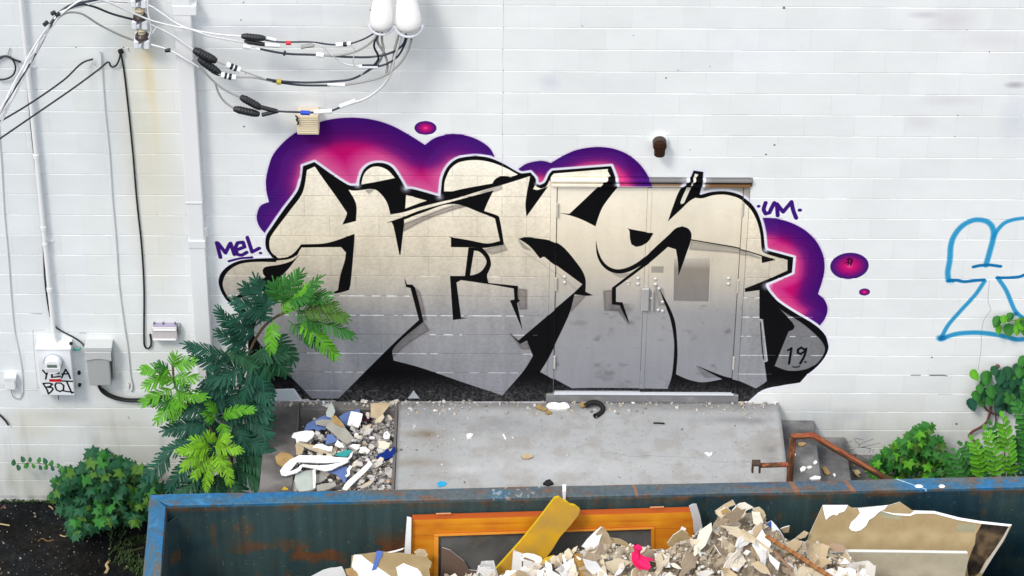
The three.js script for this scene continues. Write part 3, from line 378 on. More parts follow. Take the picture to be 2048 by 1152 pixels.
// ------------------------------------------------------------------ dumpster
const RIM = 1.6, DX = V(7.10, 0, -0.285).normalize(), DZ = V(0.0402, 0, 0.9992).normalize(); // along its length, and towards the viewer
const D0 = onY(299, 989, RIM), DLEN = 7.42, DWID = 2.45, RW = 0.152;
const dmat = new THREE.Matrix4().makeBasis(DX, V(0, 1, 0), DX.clone().cross(V(0, 1, 0)).normalize()).setPosition(D0.x, 0, D0.z);
const dp = (u, y, v) => V(u, y, v).applyMatrix4(dmat);
{
  const rusty = (w, h, base, f) => { const c = document.createElement('canvas'); c.width = w; c.height = h; const g = c.getContext('2d'), im = g.createImageData(w, h); for (let j = 0; j < h; j++) for (let i = 0; i < w; i++) { const q = f(i / w, j / h, i, j), k = (j * w + i) * 4; im.data[k] = q[0]; im.data[k + 1] = q[1]; im.data[k + 2] = q[2]; im.data[k + 3] = 255; } g.putImageData(im, 0, 0); const t = new THREE.CanvasTexture(c); t.colorSpace = THREE.SRGBColorSpace; t.anisotropy = 4; t.wrapS = t.wrapT = THREE.RepeatWrapping; return t; };
  const mixc = (a, b, k) => [0, 1, 2].map((i) => a[i] + (b[i] - a[i]) * k);
  const BLUE = [24, 92, 136], WORN = [76, 86, 90], RUSTC = [104, 72, 56], DEEP = [52, 78, 100];
  const rimTex = rusty(2048, 64, 0, (u, v, i, j) => { const x = u * DLEN; // metres along the rim
    const wornAt = sstep(0.95, 2.0, x) * (1 - 0.35 * sstep(3.3, 4.2, x)) * (1 - 0.35 * sstep(6.1, 6.6, x)); let k = clamp(wornAt * 1.3 + (fbm(x * 3.2, v * 1.6, 4) - 0.55) * 2.4, 0, 1); let c = mixc(x > 3.2 && x < 6 ? DEEP : BLUE, WORN, k);
    const edge = Math.abs(v - 0.5) * 2, r = clamp((fbm(x * 9, v * 3 + 20, 4) - 0.66 + 0.26 * sstep(0.72, 1, edge) + 0.10 * wornAt) * 7, 0, 1); c = mixc(c, RUSTC, r * 0.7);
    if (x < 0.5) { const q = clamp((fbm(x * 12, v * 4 + 3, 3) - 0.5) * 3, 0, 1); c = mixc(c, [60, 140, 185], q * 0.5); }
    for (const [a, wd, s] of [[5.21, 0.022, 0.05], [4.98 - 1.06, 0.012, 0.02], [5.68 - 0.02, 0.02, 0.06]]) { const q = Math.abs(x - a - s * (v - 0.5)); if (q < wd) c = mixc(c, [140, 88, 56], 0.75); }
    if (hash(i, j) > 0.985) c = mixc(c, [170, 150, 140], 0.6); if (x > 2.75 && x < 3.15 && fbm(x * 40, v * 4, 3) > 0.68) c = mixc(c, [190, 186, 182], 0.5);
    if (Math.abs(x - 6.05 - 0.25 * v) < 0.008) c = mixc(c, [190, 215, 230], 0.8);
    const s = 1 + (fbm(x * 40, v * 6, 2) - 0.5) * 0.25; return c.map((q) => q * s); });
  const sideTex = rusty(2048, 448, 0, (u, v, i, j) => { const x = u * DLEN, y = v * 1.5; // y: metres down from the rim
    let c = mixc([54, 73, 74], [24, 51, 62], clamp((fbm(x * 1.3, y * 1.6 + 4, 4) - 0.35) * 2.2 + (x < 0.9 ? 0.5 - x * 0.5 : 0) + sstep(5.4, 6.6, x) * 0.6, 0, 1)); const q = fbm(x * 5, y * 5, 5); c = mixc(c, [58, 72, 68], clamp((q - 0.5) * 2.4, 0, 1));
    let r = clamp((fbm(x * 4.2 + 30, y * 7, 5) - 0.51) * 6, 0, 1) * Math.exp(-Math.pow((y - 0.52) / 0.16, 2)) * sstep(0.5, 0.9, x) * (1 - sstep(3.0, 3.6, x)); r = Math.max(r, clamp((fbm(x * 10, y * 4 + 60, 4) - 0.68) * 6, 0, 1) * 0.6); r = Math.max(r, (1 - sstep(0.02, 0.10, y)) * clamp((fbm(x * 7, y * 20, 3) - 0.35) * 3, 0, 1) * 0.75);
    c = mixc(c, [116, 66, 36], r * 0.85); const st = fbm(x * 22, y * 1.2 + 9, 3); c = c.map((z) => z * (0.84 + 0.34 * st)); if (hash(i + 3, j) > 0.9985) c = mixc(c, [190, 196, 196], 0.7);
    if (fbm(x * 44, y * 30 + 11, 2) > 0.87) c = mixc(c, [130, 136, 130], 0.4); return c; });
  const rimM = std('worn_blue_rim', '#ffffff', 0.5); rimM.map = rimTex; rimM.bumpMap = rep(grainT, 0.6); rimM.bumpScale = 0.002;
  const rimE = std('worn_blue_end_rim', '#ffffff', 0.5); rimE.map = rimTex.clone(); rimE.bumpMap = rimM.bumpMap; rimE.bumpScale = 0.002;
  const sideM = std('scuffed_teal_steel', '#ffffff', 0.62, { metalness: 0.1 }); sideM.map = sideTex; sideM.bumpMap = rep(grainT, 0.4); sideM.bumpScale = 0.003;
  const d = thing('dumpster', 'long open steel dumpster with worn blue rim, full of building rubble', 'dumpster', V(...dp(DLEN / 2, 0, DWID / 2).toArray()));
  const uvBox = (g, f) => { g = g.index ? g.toNonIndexed() : g; const p = g.attributes.position, uv = []; for (let i = 0; i < p.count; i++) uv.push(...f(p.getX(i), p.getY(i), p.getZ(i))); g.setAttribute('uv', new THREE.Float32BufferAttribute(uv, 2)); return g.applyMatrix4(dmat); };
  // rim: square tube, mitred corners
  const wob = (p, q, k) => { const n = Math.max(2, Math.round(Math.hypot(q[0] - p[0], q[1] - p[1]) / 0.12)), o = []; for (let i = 0; i < n; i++) { const t = i / n, x = p[0] + (q[0] - p[0]) * t, z = p[1] + (q[1] - p[1]) * t, w = i ? (fbm(x * 2.3 + k, z * 2.3, 3) - 0.5) * 0.011 + (vnoise(x * 7 + k * 3, z * 7) - 0.5) * 0.003 : 0, l = Math.hypot(q[0] - p[0], q[1] - p[1]); o.push([x - (q[1] - p[1]) / l * w, z + (q[0] - p[0]) / l * w]); } return o; };
  const bar = (a, b, c, e) => { const sh = new THREE.Shape([...wob(a, b, 1), ...wob(b, c, 2), ...wob(c, e, 3), ...wob(e, a, 4)].map(([x, z]) => new THREE.Vector2(x, -z))); const g = new THREE.ExtrudeGeometry(sh, { depth: 0.088, bevelEnabled: true, bevelSize: 0.006, bevelThickness: 0.006, bevelSegments: 2 }); g.rotateX(-Math.PI / 2); g.translate(0, RIM - 0.094, 0); return g; };
  const W = RW, L = DLEN, B = DWID, e = 0.004;
  const rv = (x, y, z) => [x / L, clamp(1 - (z) / W, 0.02, 0.98)], rvN = (x, y, z) => [1 - x / L, clamp((z - B + W) / W, 0.02, 0.98)];
  part('rim', uvBox(bar([e, 0.006], [L - e, 0.006], [L - W - e, W - 0.020], [W + e, W - 0.020]), rv), rimM, d);
  part('rim', uvBox(bar([W + e, B - W + 0.006], [L - W - e, B - W + 0.006], [L - e, B - 0.006], [e, B - 0.006]), rvN), rimM, d);
  const endUV = (x, y, z) => [z < 0.78 ? 0.02 + z * 0.085 : 0.30 + z * 0.05, clamp(x / W, 0.02, 0.98)], endUV2 = (x, y, z) => [0.9 - z * 0.05, clamp((x - L + W) / W, 0.02, 0.98)];
  part('rim', uvBox(bar([0.006, e], [W - 0.020, W + e], [W - 0.020, B - W - e], [0.006, B - e]), endUV), rimE, d);
  part('rim', uvBox(bar([L - W + 0.006, W + e], [L - 0.006, e], [L - 0.006, B - e], [L - W + 0.006, B - W - e]), endUV2), rimE, d);
  const wl = (x0, x1, z0, z1, f) => uvBox(new THREE.BoxGeometry(x1 - x0, RIM - 0.215, z1 - z0, 1, 1, 1).translate((x0 + x1) / 2, 0.19 + (RIM - 0.215) / 2, (z0 + z1) / 2), f);
  const sv = (x, y, z) => [x / L, clamp(1 - (RIM - y) / 1.5, 0, 1)], ev = (x, y, z) => [0.02 + z * 0.04, clamp(1 - (RIM - y) / 1.5, 0, 1)];
  part('side_wall', wl(0.03, L - 0.03, W - 0.050, W - 0.004, sv), sideM, d); part('side_wall', wl(0.03, L - 0.03, B - W + 0.0045, B - W + 0.048, sv), sideM, d);
  part('end_wall', wl(W - 0.050, W - 0.006, W - 0.006, B - W + 0.004, ev), sideM, d); part('end_wall', wl(L - W + 0.0045, L - W + 0.048, W - 0.004, B - W + 0.004, ev), sideM, d);
  part('floor_plate', uvBox(new THREE.BoxGeometry(L - 0.1, 0.03, B - 0.14).translate(L / 2, 0.17, B / 2), (x, y, z) => [x / L, z / B]), sideM, d);
  for (let i = 0; i < 12; i++) { const x = 0.06 + i * (L - 0.18) / 11; for (const z of [W - 0.145, B - W + 0.057]) part('side_rib', uvBox(new THREE.BoxGeometry(0.07, RIM - 0.30, 0.088).translate(x + 0.035, 0.19 + (RIM - 0.30) / 2, z + 0.044), sv), sideM, d); }
  part('corner_gusset', uvBox(new THREE.BoxGeometry(0.13, RIM - 0.30, 0.008).rotateY(Math.PI / 4).translate(W + 0.035, 0.19 + (RIM - 0.30) / 2, W + 0.035), ev), sideM, d);
  for (const x of [0.6, L - 0.75]) for (const z of [0.5, B - 0.5]) part('roller_wheel', new THREE.CylinderGeometry(0.085, 0.085, 0.14, 16).rotateX(Math.PI / 2).translate(x, 0.085, z).applyMatrix4(dmat), std('wheel_steel', [0.08, 0.07, 0.06], 0.7), d);
  for (const z of [0.7, B - 0.7]) part('skid_rail', uvBox(new THREE.BoxGeometry(L - 0.2, 0.09, 0.07).translate(L / 2, 0.11, z), sv), sideM, d);
}
// ------------------------------------------------------------------ fittings on the wall
const white = std('white_painted_metal', [0.78, 0.79, 0.79], 0.5), whiteDull = std('old_white_paint', [0.72, 0.73, 0.73], 0.7), cream = std('cream_paint', [0.74, 0.72, 0.62], 0.65);
const black = std('black_cable_sheath', [0.012, 0.013, 0.015], 0.55), blackTape = std('black_splice_tape', [0.010, 0.012, 0.014], 0.5), alu = std('bare_aluminium_wire', [0.66, 0.66, 0.67], 0.42, { metalness: 0.25 }), greyCab = std('grey_cable_sheath', [0.30, 0.30, 0.29], 0.6);
const dark = std('dark_hole', [0.02, 0.02, 0.022], 0.9);
const pxBox = (xl, yt, xr, yb, z0, z1, r = 0.006) => { const a = onZ(xl, yt, z1), b = onZ(xr, yb, z1); return box(a.x, b.x, b.y, a.y, z0, z1, r); };
const run = (a, z) => { const o = []; const q = T0(a); q.forEach(([x, y], i) => o.push(onZ(x, y, Array.isArray(z) ? z[0] + (z[1] - z[0]) * i / (q.length - 1) : z))); return o; };
const run3 = (a) => { const o = []; for (let i = 0; i < a.length; i += 3) o.push(onZ(a[i], a[i + 1], a[i + 2])); return o; };
{ // downspout
  const d = thing('downspout', 'wide square white downspout running down the wall left of the mural', 'drainpipe', V(onZ(405, 660).x, 0, 0.05));
  const a = onZ(371, 120, 0.11), w = 0.0675, x = a.x - 0.004;
  const seg = (y0, y1, k = 0, z1 = 0.112) => box(x - w - k, x + w + k, y0, y1, 0.006, z1 + k, 0.008);
  const y = (py) => onZ(390, py, 0.11).y;
  part('pipe', seg(y(405) - 0.02, 6.0), white, d); part('pipe', seg(y(488), y(405) - 0.022, -0.004), white, d); part('pipe', seg(0.04, y(488) - 0.002, 0), white, d);
  part('joint_band', seg(y(497), y(481), 0.005), whiteDull, d); part('joint_band', seg(y(409), y(403), 0.003), whiteDull, d);
  part('wall_strap', merge([box(x - w - 0.004, x + w + 0.045, y(30), y(12), 0.004, 0.118, 0.004), box(x + w, x + w + 0.045, y(30), y(12), 0.002, 0.014, 0.003)]), white, d);
  part('wall_strap', merge([box(x + w - 0.01, x + w + 0.018, y(482), y(468), 0.002, 0.05, 0.003)]), white, d);
}
{ // meter conduit
  const c = thing('meter_conduit', 'thin white conduit pipe coming down the wall into the white meter box', 'conduit', V(onZ(106, 660).x, 1.8, 0.04));
  const a = onZ(46, 5, 0.05), b = onZ(106, 690, 0.05), r = 0.0185, x = (a.x + b.x) / 2; const y = (py, px) => onZ(px, py, 0.05).y;
  part('pipe', rod(V(x, b.y, 0.045), V(x, y(456, 89), 0.045), r, r, 14), white, c); part('pipe', rod(V(x, y(457, 89), 0.045), V(x, y(312, 74), 0.045), r * 1.06, r * 1.06, 14), white, c); part('pipe', rod(V(x, y(313, 74), 0.045), V(x, 6, 0.045), r, r, 14), white, c);
  for (const [px, py] of [[89, 457], [74, 313], [58, 143], [99, 580]]) part('coupling', rod(V(x, y(py, px) - 0.02, 0.045), V(x, y(py, px) + 0.02, 0.045), r * 1.28, r * 1.28, 14), white, c);
  for (const [px, py] of [[93, 489], [57, 140]]) part('pipe_strap', merge([box(x - 0.02, x + 0.065, y(py, px) - 0.012, y(py, px) + 0.012, 0.002, 0.010, 0.003), rod(V(x, y(py, px) - 0.012, 0.045), V(x, y(py, px) + 0.012, 0.045), r * 1.2, r * 1.2, 14)]), whiteDull, c);
  part('hub', rod(V(x, b.y, 0.045), V(x, b.y + 0.05, 0.045), r * 1.7, r * 1.35, 14), cream, c);
}
function letters(w, h, x0, y1, s, f) { const c = document.createElement('canvas'); c.width = w; c.height = h; f(c.getContext('2d')); const t = new THREE.CanvasTexture(c); t.colorSpace = THREE.SRGBColorSpace; t.anisotropy = 4; t.repeat.set(s / w, s / h); t.offset.set(-x0 * s / w, -(y1 - h / s) * s / h); return t; }
{ // meter box with scrawl
  const zf = 0.13, a = onZ(72, 697, zf), b = onZ(149, 791, zf), S = 1500, w = Math.ceil((b.x - a.x + 0.02) * S), h = Math.ceil((a.y - b.y + 0.02) * S), x0 = a.x - 0.01, y1 = a.y + 0.01;
  const m = std('meter_box_face', '#ffffff', 0.5); const ZW = Z(0, 660, 8);
  m.map = letters(w, h, x0, y1, S, (g) => { g.fillStyle = 'rgb(226,229,232)'; g.fillRect(0, 0, w, h); g.lineCap = g.lineJoin = 'round';
    const pt = ([x, y]) => { const p = onZ(x, y, zf); return [(p.x - x0) * S, (y1 - p.y) * S]; };
    const st = (q, wd, col = 'rgb(12,12,14)') => { g.beginPath(); ZW(q).map(pt).forEach((p, i) => i ? g.lineTo(...p) : g.moveTo(...p)); g.strokeStyle = col; g.lineWidth = wd * S * PX / 8; g.stroke(); };
    for (const q of [[685,645, 745,715], [780,640, 745,715, 732,785], [945,690, 840,700, 828,750, 870,755, 960,740], [828,705, 830,760], [985,765, 1050,630], [1055,635, 1095,700, 1125,775], [990,705, 1090,700], [690,855, 755,960, 775,1020], [690,855, 780,850, 840,865, 800,905, 745,915, 830,920, 850,945, 815,990, 775,1022], [900,850, 880,890, 905,960, 960,985, 1015,960, 1020,890, 975,850, 915,848], [1000,815, 1165,822], [1070,830, 1110,920, 1150,1010], [1020,975, 1185,1000]]) st(q, 30);
    const p = ZW([785,785, 990,830]).map(pt); g.save(); g.fillStyle = 'rgb(196,18,30)'; g.fillRect(p[0][0], p[0][1], p[1][0] - p[0][0], p[1][1] - p[0][1]); g.restore();
    for (let i = 0; i < 60; i++) { g.fillStyle = 'rgba(150,140,125,0.15)'; g.fillRect(rnd() * w, h * (0.4 + 0.6 * rnd()), 2 + rnd() * 3, 4 + rnd() * 14); } });
  const o = thing('electric_meter_box', 'white meter box with a round meter and black scrawl around a red label', 'meter box', V((a.x + b.x) / 2, b.y, 0));
  part('housing', metricUV(box(a.x, b.x, b.y, a.y, 0.0, zf, 0.006)), m, o);
  part('lid_flange', merge([box(a.x - 0.006, b.x + 0.006, a.y - 0.012, a.y + 0.004, 0.0, zf + 0.008, 0.004)]), white, o);
  const c = onZ(107, 722, zf), R = 0.083, g = part('meter', merge([new THREE.CylinderGeometry(R, R, 0.02, 32).rotateX(Math.PI / 2).translate(c.x, c.y, zf + 0.01)]), std('meter_ring', [0.55, 0.57, 0.60], 0.35, { metalness: 0.5 }), o);
  part('meter_body', merge([new THREE.CylinderGeometry(R * 0.82, R * 0.9, 0.075, 32).rotateX(Math.PI / 2).translate(c.x, c.y, zf + 0.057)]), std('meter_cover', [0.78, 0.80, 0.82], 0.25), g);
  part('meter_display', merge([box(c.x - 0.042, c.x + 0.042, c.y + 0.002, c.y + 0.034, zf + 0.09, zf + 0.098, 0.003)]), std('meter_window', [0.14, 0.17, 0.14], 0.2), g);
  part('meter_plate', merge([box(c.x - 0.055, c.x + 0.05, c.y - 0.045, c.y - 0.006, zf + 0.09, zf + 0.0985, 0.004)]), std('meter_plate_grey', [0.58, 0.58, 0.60], 0.4), g);
  const k = onZ(142, 687, 0.09); part('knockout_plug', new THREE.SphereGeometry(0.016, 12, 8).translate(k.x, k.y, 0.09), dark, o);
  const l = onZ(150, 699, 0.06); part('cable_stub', tube([V(l.x - 0.015, l.y + 0.01, 0.07), V(l.x + 0.02, l.y - 0.005, 0.06), V(l.x + 0.05, l.y + 0.01, 0.05)], 0.009), std('green_wire', [0.02, 0.28, 0.22], 0.5), o);
  const q = onZ(116, 792, 0.06); part('seal_wire', rod(V(q.x, q.y, 0.05), V(q.x, q.y - 0.045, 0.05), 0.0035), black, o);
}
{ const o = thing('utility_box', 'grey plastic utility box with a curved lid beside the white meter box', 'utility box', V(onZ(195, 775).x, onZ(195, 775, 0.12).y, 0)); const gm = std('grey_box_plastic', [0.38, 0.39, 0.39], 0.6), gl = std('grey_box_lid', [0.50, 0.51, 0.50], 0.55);
  part('housing', pxBox(171, 700, 223, 772, 0, 0.115, 0.012), gm, o); part('top_edge', pxBox(168, 695, 224, 703, 0, 0.122, 0.006), gl, o);
  const a = onZ(170, 704, 0.119), b = onZ(222, 704, 0.119), yl = onZ(190, 721, 0.119).y, ym = onZ(190, 716, 0.119).y, s = new THREE.Shape(); s.moveTo(a.x, a.y); s.lineTo(b.x, b.y); s.lineTo(b.x - 0.004, yl); s.quadraticCurveTo((a.x + b.x) / 2, ym + 0.018, a.x + 0.002, yl); part('lid', new THREE.ExtrudeGeometry(s, { depth: 0.012, bevelEnabled: true, bevelSize: 0.002, bevelThickness: 0.002, bevelSegments: 1 }).translate(0, 0, 0.113), gl, o);
  part('hinge_side', pxBox(223.5, 704, 229, 764, 0, 0.085, 0.004), gm, o);
  const c = onZ(158, 747, 0.02), e = onZ(159, 771, 0.02); for (const p of [c, e]) part('wall_anchor', new THREE.CylinderGeometry(0.012, 0.015, 0.03, 10).rotateX(Math.PI / 2).translate(p.x, p.y, 0.012), dark, o); }
{ const o = thing('junction_box_small', 'small plain white box low on the wall at the far left', 'electrical box', V(onZ(20, 780).x, onZ(20, 780, 0.06).y, 0)); part('housing', pxBox(8, 757, 31, 780, 0, 0.065, 0.007), white, o); part('cover', pxBox(7, 756, 32, 762, 0, 0.069, 0.003), whiteDull, o); }
{ const o = thing('ballast_box', 'white ribbed box with bolts on top between two wires left of the downspout', 'electrical box', V(onZ(328, 683).x, onZ(328, 683, 0.08).y, 0)); const gm = std('pinkish_white_cast_metal', [0.60, 0.56, 0.56], 0.5);
  part('housing', pxBox(303, 656, 355, 682, 0, 0.075, 0.006), gm, o); for (const y of [660, 679]) part('rib', pxBox(306, y, 352, y + 3, 0.07, 0.084, 0.003), white, o); const t = onZ(330, 656, 0.075).y; part('top_plate', pxBox(305, 652, 353, 656, 0.01, 0.06, 0.004), std('lilac_primer', [0.34, 0.31, 0.42], 0.6), o);
  for (const x of [309, 327, 351]) { const p = onZ(x, 654, 0.035); part('bolt', rod(V(p.x, t - 0.005, 0.035), V(p.x, t + 0.032, 0.035), 0.009, 0.007, 8), std('bolt_grey', [0.14, 0.13, 0.16], 0.5), o); } part('side_bracket', pxBox(355, 652, 360, 670, 0, 0.05, 0.003), std('bracket_grey', [0.28, 0.28, 0.30], 0.5), o); }
{ const o = thing('ribbed_junction_box', 'cream ribbed junction box touching the upper left edge of the purple cloud', 'electrical box', V(onZ(615, 270).x, onZ(615, 270, 0.13).y, 0)); const cm = std('cream_box', [0.70, 0.60, 0.42], 0.6), ct = std('cream_box_top', [0.66, 0.57, 0.45], 0.6);
  part('housing', pxBox(593, 231, 638, 270, 0, 0.125, 0.008), cm, o); for (let i = 0; i < 8; i++) part('rib', pxBox(595.5, 234 + i * 4.4, 636, 236.4 + i * 4.4, 0.12, 0.1295, 0.003), cm, o); const t = onZ(615, 231, 0.125).y, a = onZ(594, 231, 0.125), b = onZ(637, 231, 0.125); part('top_cover', box(a.x, b.x, t, t + 0.004, 0.002, 0.122, 0.002), ct, o); }
solo('loose_wire_end', tube(run3([591,231,0.14, 595,236,0.145, 593,240,0.14, 597,245,0.145, 595,249,0.14]), 0.007), black, 'short black wire end curling at the left edge of the cream ribbed box', 'wire');
{ const c = onZ(1319, 283, 0.02), o = thing('wall_pipe_outlet', 'rusty brown round pipe outlet sticking out above the door', 'pipe outlet', V(c.x, c.y - 0.1, 0)); const br = mottled('rusty_outlet', [70, 38, 24], [34, 22, 16], 0.2, 0.8, 0.004);
  part('collar', new THREE.TorusGeometry(0.060, 0.014, 10, 28).translate(c.x, c.y, 0.012), white, o); part('pipe', new THREE.CylinderGeometry(0.054, 0.056, 0.09, 24).rotateX(Math.PI / 2).translate(c.x, c.y, 0.045), std('outlet_dark', [0.05, 0.035, 0.03], 0.7), o);
  part('cap', new THREE.SphereGeometry(0.056, 20, 12).scale(1, 1, 0.55).translate(c.x, c.y, 0.09), br, o); part('spout', rod(V(c.x, c.y - 0.02, 0.085), V(c.x, c.y - 0.085, 0.085), 0.046, 0.044, 18), br, o); }
// ------------------------------------------------------------------ insulator rack
{ const o = thing('insulator_rack', 'upright rack of three white clamped insulators high on the wall by the downspout', 'insulator rack', V(onZ(283, 90).x, onZ(283, 100, 0.05).y, 0)); const br = std('brown_glazed_spool', [0.035, 0.022, 0.018], 0.35), cl = std('white_clamp', [0.74, 0.76, 0.80], 0.45), tn = std('tan_spool_neck', [0.52, 0.45, 0.32], 0.6);
  const bx = onZ(283, 40, 0.02); part('back_strap', box(bx.x - 0.025, bx.x + 0.025, onZ(283, 98, 0.02).y, bx.y + 0.5, 0.001, 0.014, 0.003), cl, o);
  for (const [x, y] of [[279, 2], [281, 45], [285, 84]]) { const c = onZ(x, y, 0.12);
    part('spool', merge([new THREE.CylinderGeometry(0.050, 0.058, 0.022, 20).translate(c.x, c.y + 0.052, 0.12), new THREE.CylinderGeometry(0.040, 0.056, 0.020, 20).translate(c.x, c.y + 0.072, 0.12)]), br, o);
    part('spool_neck', merge([new THREE.CylinderGeometry(0.030, 0.030, 0.075, 16).translate(c.x, c.y + 0.11, 0.12), new THREE.TorusGeometry(0.031, 0.009, 8, 18).rotateX(Math.PI / 2).translate(c.x, c.y + 0.115, 0.12)]), tn, o);
    part('clamp', merge([box(c.x - 0.066, c.x - 0.024, c.y - 0.042, c.y + 0.034, 0.012, 0.165, 0.012), box(c.x + 0.012, c.x + 0.058, c.y - 0.045, c.y + 0.038, 0.012, 0.165, 0.012), box(c.x - 0.05, c.x + 0.05, c.y - 0.04, c.y + 0.0, 0.03, 0.16, 0.012)]), cl, o);
    part('pin', rod(V(c.x - 0.004, c.y - 0.02, 0.167), V(c.x + 0.004, c.y + 0.02, 0.167), 0.008), std('pin_grey', [0.3, 0.31, 0.34], 0.4), o); } }
// ------------------------------------------------------------------ weatherheads
const headMat = std('weatherhead_white', [0.80, 0.79, 0.77], 0.35);
function weatherhead(px, py, w, label, tilt) { const z = 0.30, c = onZ(px, py, z), o = thing('weatherhead', label, 'weatherhead', V(c.x, c.y - 0.06, z), 'twin service weatherheads above the mural'); const R = w * PX / 2;
  const prof = [[0.0, -0.085], [0.45, -0.080], [0.78, -0.062], [0.96, -0.030], [1.0, 0.01], [0.96, 0.06], [0.86, 0.13], [0.74, 0.20], [0.66, 0.27], [0.60, 0.36], [0.0, 0.40]].map(([r, y]) => new THREE.Vector2(r * R, y));
  const rot = (g) => g.rotateX(-0.25).rotateZ(tilt).translate(c.x, c.y, z);
  part('hood', rot(toCreasedNormals(new THREE.LatheGeometry(prof, 40), 0.9).scale(1, 1, 0.8)), headMat, o);
  part('lip', rot(new THREE.TorusGeometry(R * 1.03, 0.013, 10, 36, Math.PI).rotateZ(Math.PI).scale(1, 0.92, 1).translate(0, -0.022, 0.0)), std('weatherhead_lip', [0.72, 0.73, 0.78], 0.4), o);
  part('cable_plate', rot(new THREE.CylinderGeometry(R * 0.82, R * 0.7, 0.03, 24).scale(1, 1, 0.7).translate(0, -0.07, -0.045)), cream, o);
  part('conduit', rot(rod(V(0, 0.3, -0.03), V(0, 1.0, -0.03), 0.03, 0.03, 14)), headMat, o); return o; }
weatherhead(763, 42, 45, 'white tear-shaped weatherhead, the left one of the twin pair at the top', -0.06);
weatherhead(817, 44, 50, 'white tear-shaped weatherhead, the right one of the twin pair at the top', 0.07);
// ------------------------------------------------------------------ cables; splices, sleeves and tape are parts of the cable that carries them
const Rw = (w) => w * PX / 2;
function cable(name, label, segs, extras = [], cat = 'cable', group) { // segs: [width px, material, run3 list]
  const runs = segs.map(([w, m, a]) => [Rw(w), m, run3(a)]), mid = runs[0][2][Math.floor(runs[0][2].length / 2)], o = thing(name, label, cat, mid.clone(), group);
  runs.forEach(([r, m, p]) => part('wire', tube(p, r, p.length * 8, 7), m, o));
  for (const [kindName, m, w, x0, y0, x1, y1, z, ribs] of extras) { const a = onZ(x0, y0, z), b = onZ(x1, y1, z), r = Rw(w);
    if (kindName === 'splice') { const n = 9, d = b.clone().sub(a), L = d.length(), prof = []; for (let i = 0; i <= 4 * n; i++) { const t = i / (4 * n), e = Math.min(1, Math.min(t, 1 - t) * 4.2); prof.push(new THREE.Vector2(r * (0.42 + 0.58 * Math.sqrt(e)) * (1 + (e > 0.9 ? 0.07 * Math.sin(t * n * 6.28) : 0)) * (i === 0 || i === 4 * n ? 0.2 : 1), t * L)); }
      const g = new THREE.LatheGeometry(prof, 12); g.applyQuaternion(new THREE.Quaternion().setFromUnitVectors(V(0, 1, 0), d.normalize())); g.translate(a.x, a.y, a.z); part('splice', g, m, o); }
    else part(kindName, rod(a, b, r, r, 12), m, o); }
  return o; }
const Wt = std('white_tape', [0.80, 0.81, 0.83], 0.45), Rd = std('red_tape', [0.55, 0.015, 0.03], 0.5), Yl = std('yellow_tape', [0.42, 0.34, 0.04], 0.5), Bl = std('blue_tape', [0.01, 0.06, 0.50], 0.4), blueBlk = std('blue_black_wire', [0.012, 0.020, 0.034], 0.35);
const drop = (i) => { const w = (t) => 9 * Math.sin(i * 2.4 + t * 5.5); return [-30, 272 + i * 9 + w(0), 1.9 + 0.05 * i, 2, 214 + i * 8 + w(0.25), 1.5 + 0.05 * i, 30, 166 + i * 7 + w(0.5), 1.2, 58, 118 + i * 5 + w(0.75), 0.9, 80, 82 + i * 3 + w(1), 0.66, 100, 48 + i * 3, 0.42]; };
cable('service_drop_wire', 'topmost dark wire of the service bundle, arching over the left corner', [[3.6, alu, drop(0)], [5, blueBlk, [100,48,0.42, 118,26,0.36, 140,11,0.32, 165,5,0.28, 190,0,0.25, 222,-8,0.2]]]);
cable('service_drop_wire', 'white service wire running from the bundle to the top insulator', [[3.6, alu, drop(0.7)], [4, alu, [100,49,0.42, 122,24,0.36, 165,12,0.30, 205,2,0.24, 240,3,0.18, 264,5,0.14, 300,12,0.14, 325,28,0.16, 350,45,0.18, 378,57,0.2, 430,68,0.22, 486,73,0.24]], [3.4, blueBlk, [530,80,0.25, 560,84,0.25, 620,84,0.26, 662,89,0.27, 690,89,0.28, 718,82,0.28, 746,68,0.28, 758,58,0.29]]],
  [['splice', blackTape, 13, 482, 72, 532, 77, 0.24], ['sleeve', Wt, 6, 534, 76, 552, 80, 0.25], ['sleeve', Wt, 9, 530, 89, 560, 91, 0.24], ['tape', Rd, 8, 572, 86, 582, 86, 0.26], ['clip', greyCab, 8, 602, 94, 628, 90, 0.26], ['sleeve', Wt, 9, 672, 90, 686, 89, 0.27], ['tape', blackTape, 9, 686.5, 89, 694, 88.5, 0.275], ['sleeve', Wt, 9, 694.5, 88.5, 702, 87, 0.275]]);
cable('service_drop_wire', 'dark service wire ending at the middle insulator, with twin black splices beyond it', [[3.6, alu, drop(1.4)], [4.4, blueBlk, [100,52,0.42, 125,26,0.36, 160,9,0.31, 186,13,0.27, 225,28,0.2, 266,39,0.13]], [4, alu, [300,48,0.14, 340,68,0.17, 386,99,0.2]], [3, greyCab, [430,122,0.22, 455,131,0.22, 480,140,0.23, 535,160,0.24]], [4.4, blueBlk, [533,158,0.24, 560,162,0.25, 610,165,0.26, 660,163,0.27, 700,159,0.27, 722,150,0.28, 742,136,0.28, 757,116,0.29, 748,92,0.29, 754,70,0.29]]],
  [['splice', blackTape, 17, 386, 99, 434, 123, 0.21], ['sleeve', Wt, 12, 453, 129, 460, 132, 0.22], ['tape', blackTape, 12.5, 460.5, 132, 465, 134, 0.22], ['sleeve', Wt, 12, 465.5, 134.5, 468, 135.5, 0.22], ['tape', blackTape, 12.5, 468.5, 135.5, 473, 137, 0.22], ['sleeve', Wt, 12, 473.5, 137.5, 480, 140, 0.22], ['tape', Yl, 11, 553, 163, 562, 164, 0.25]]);
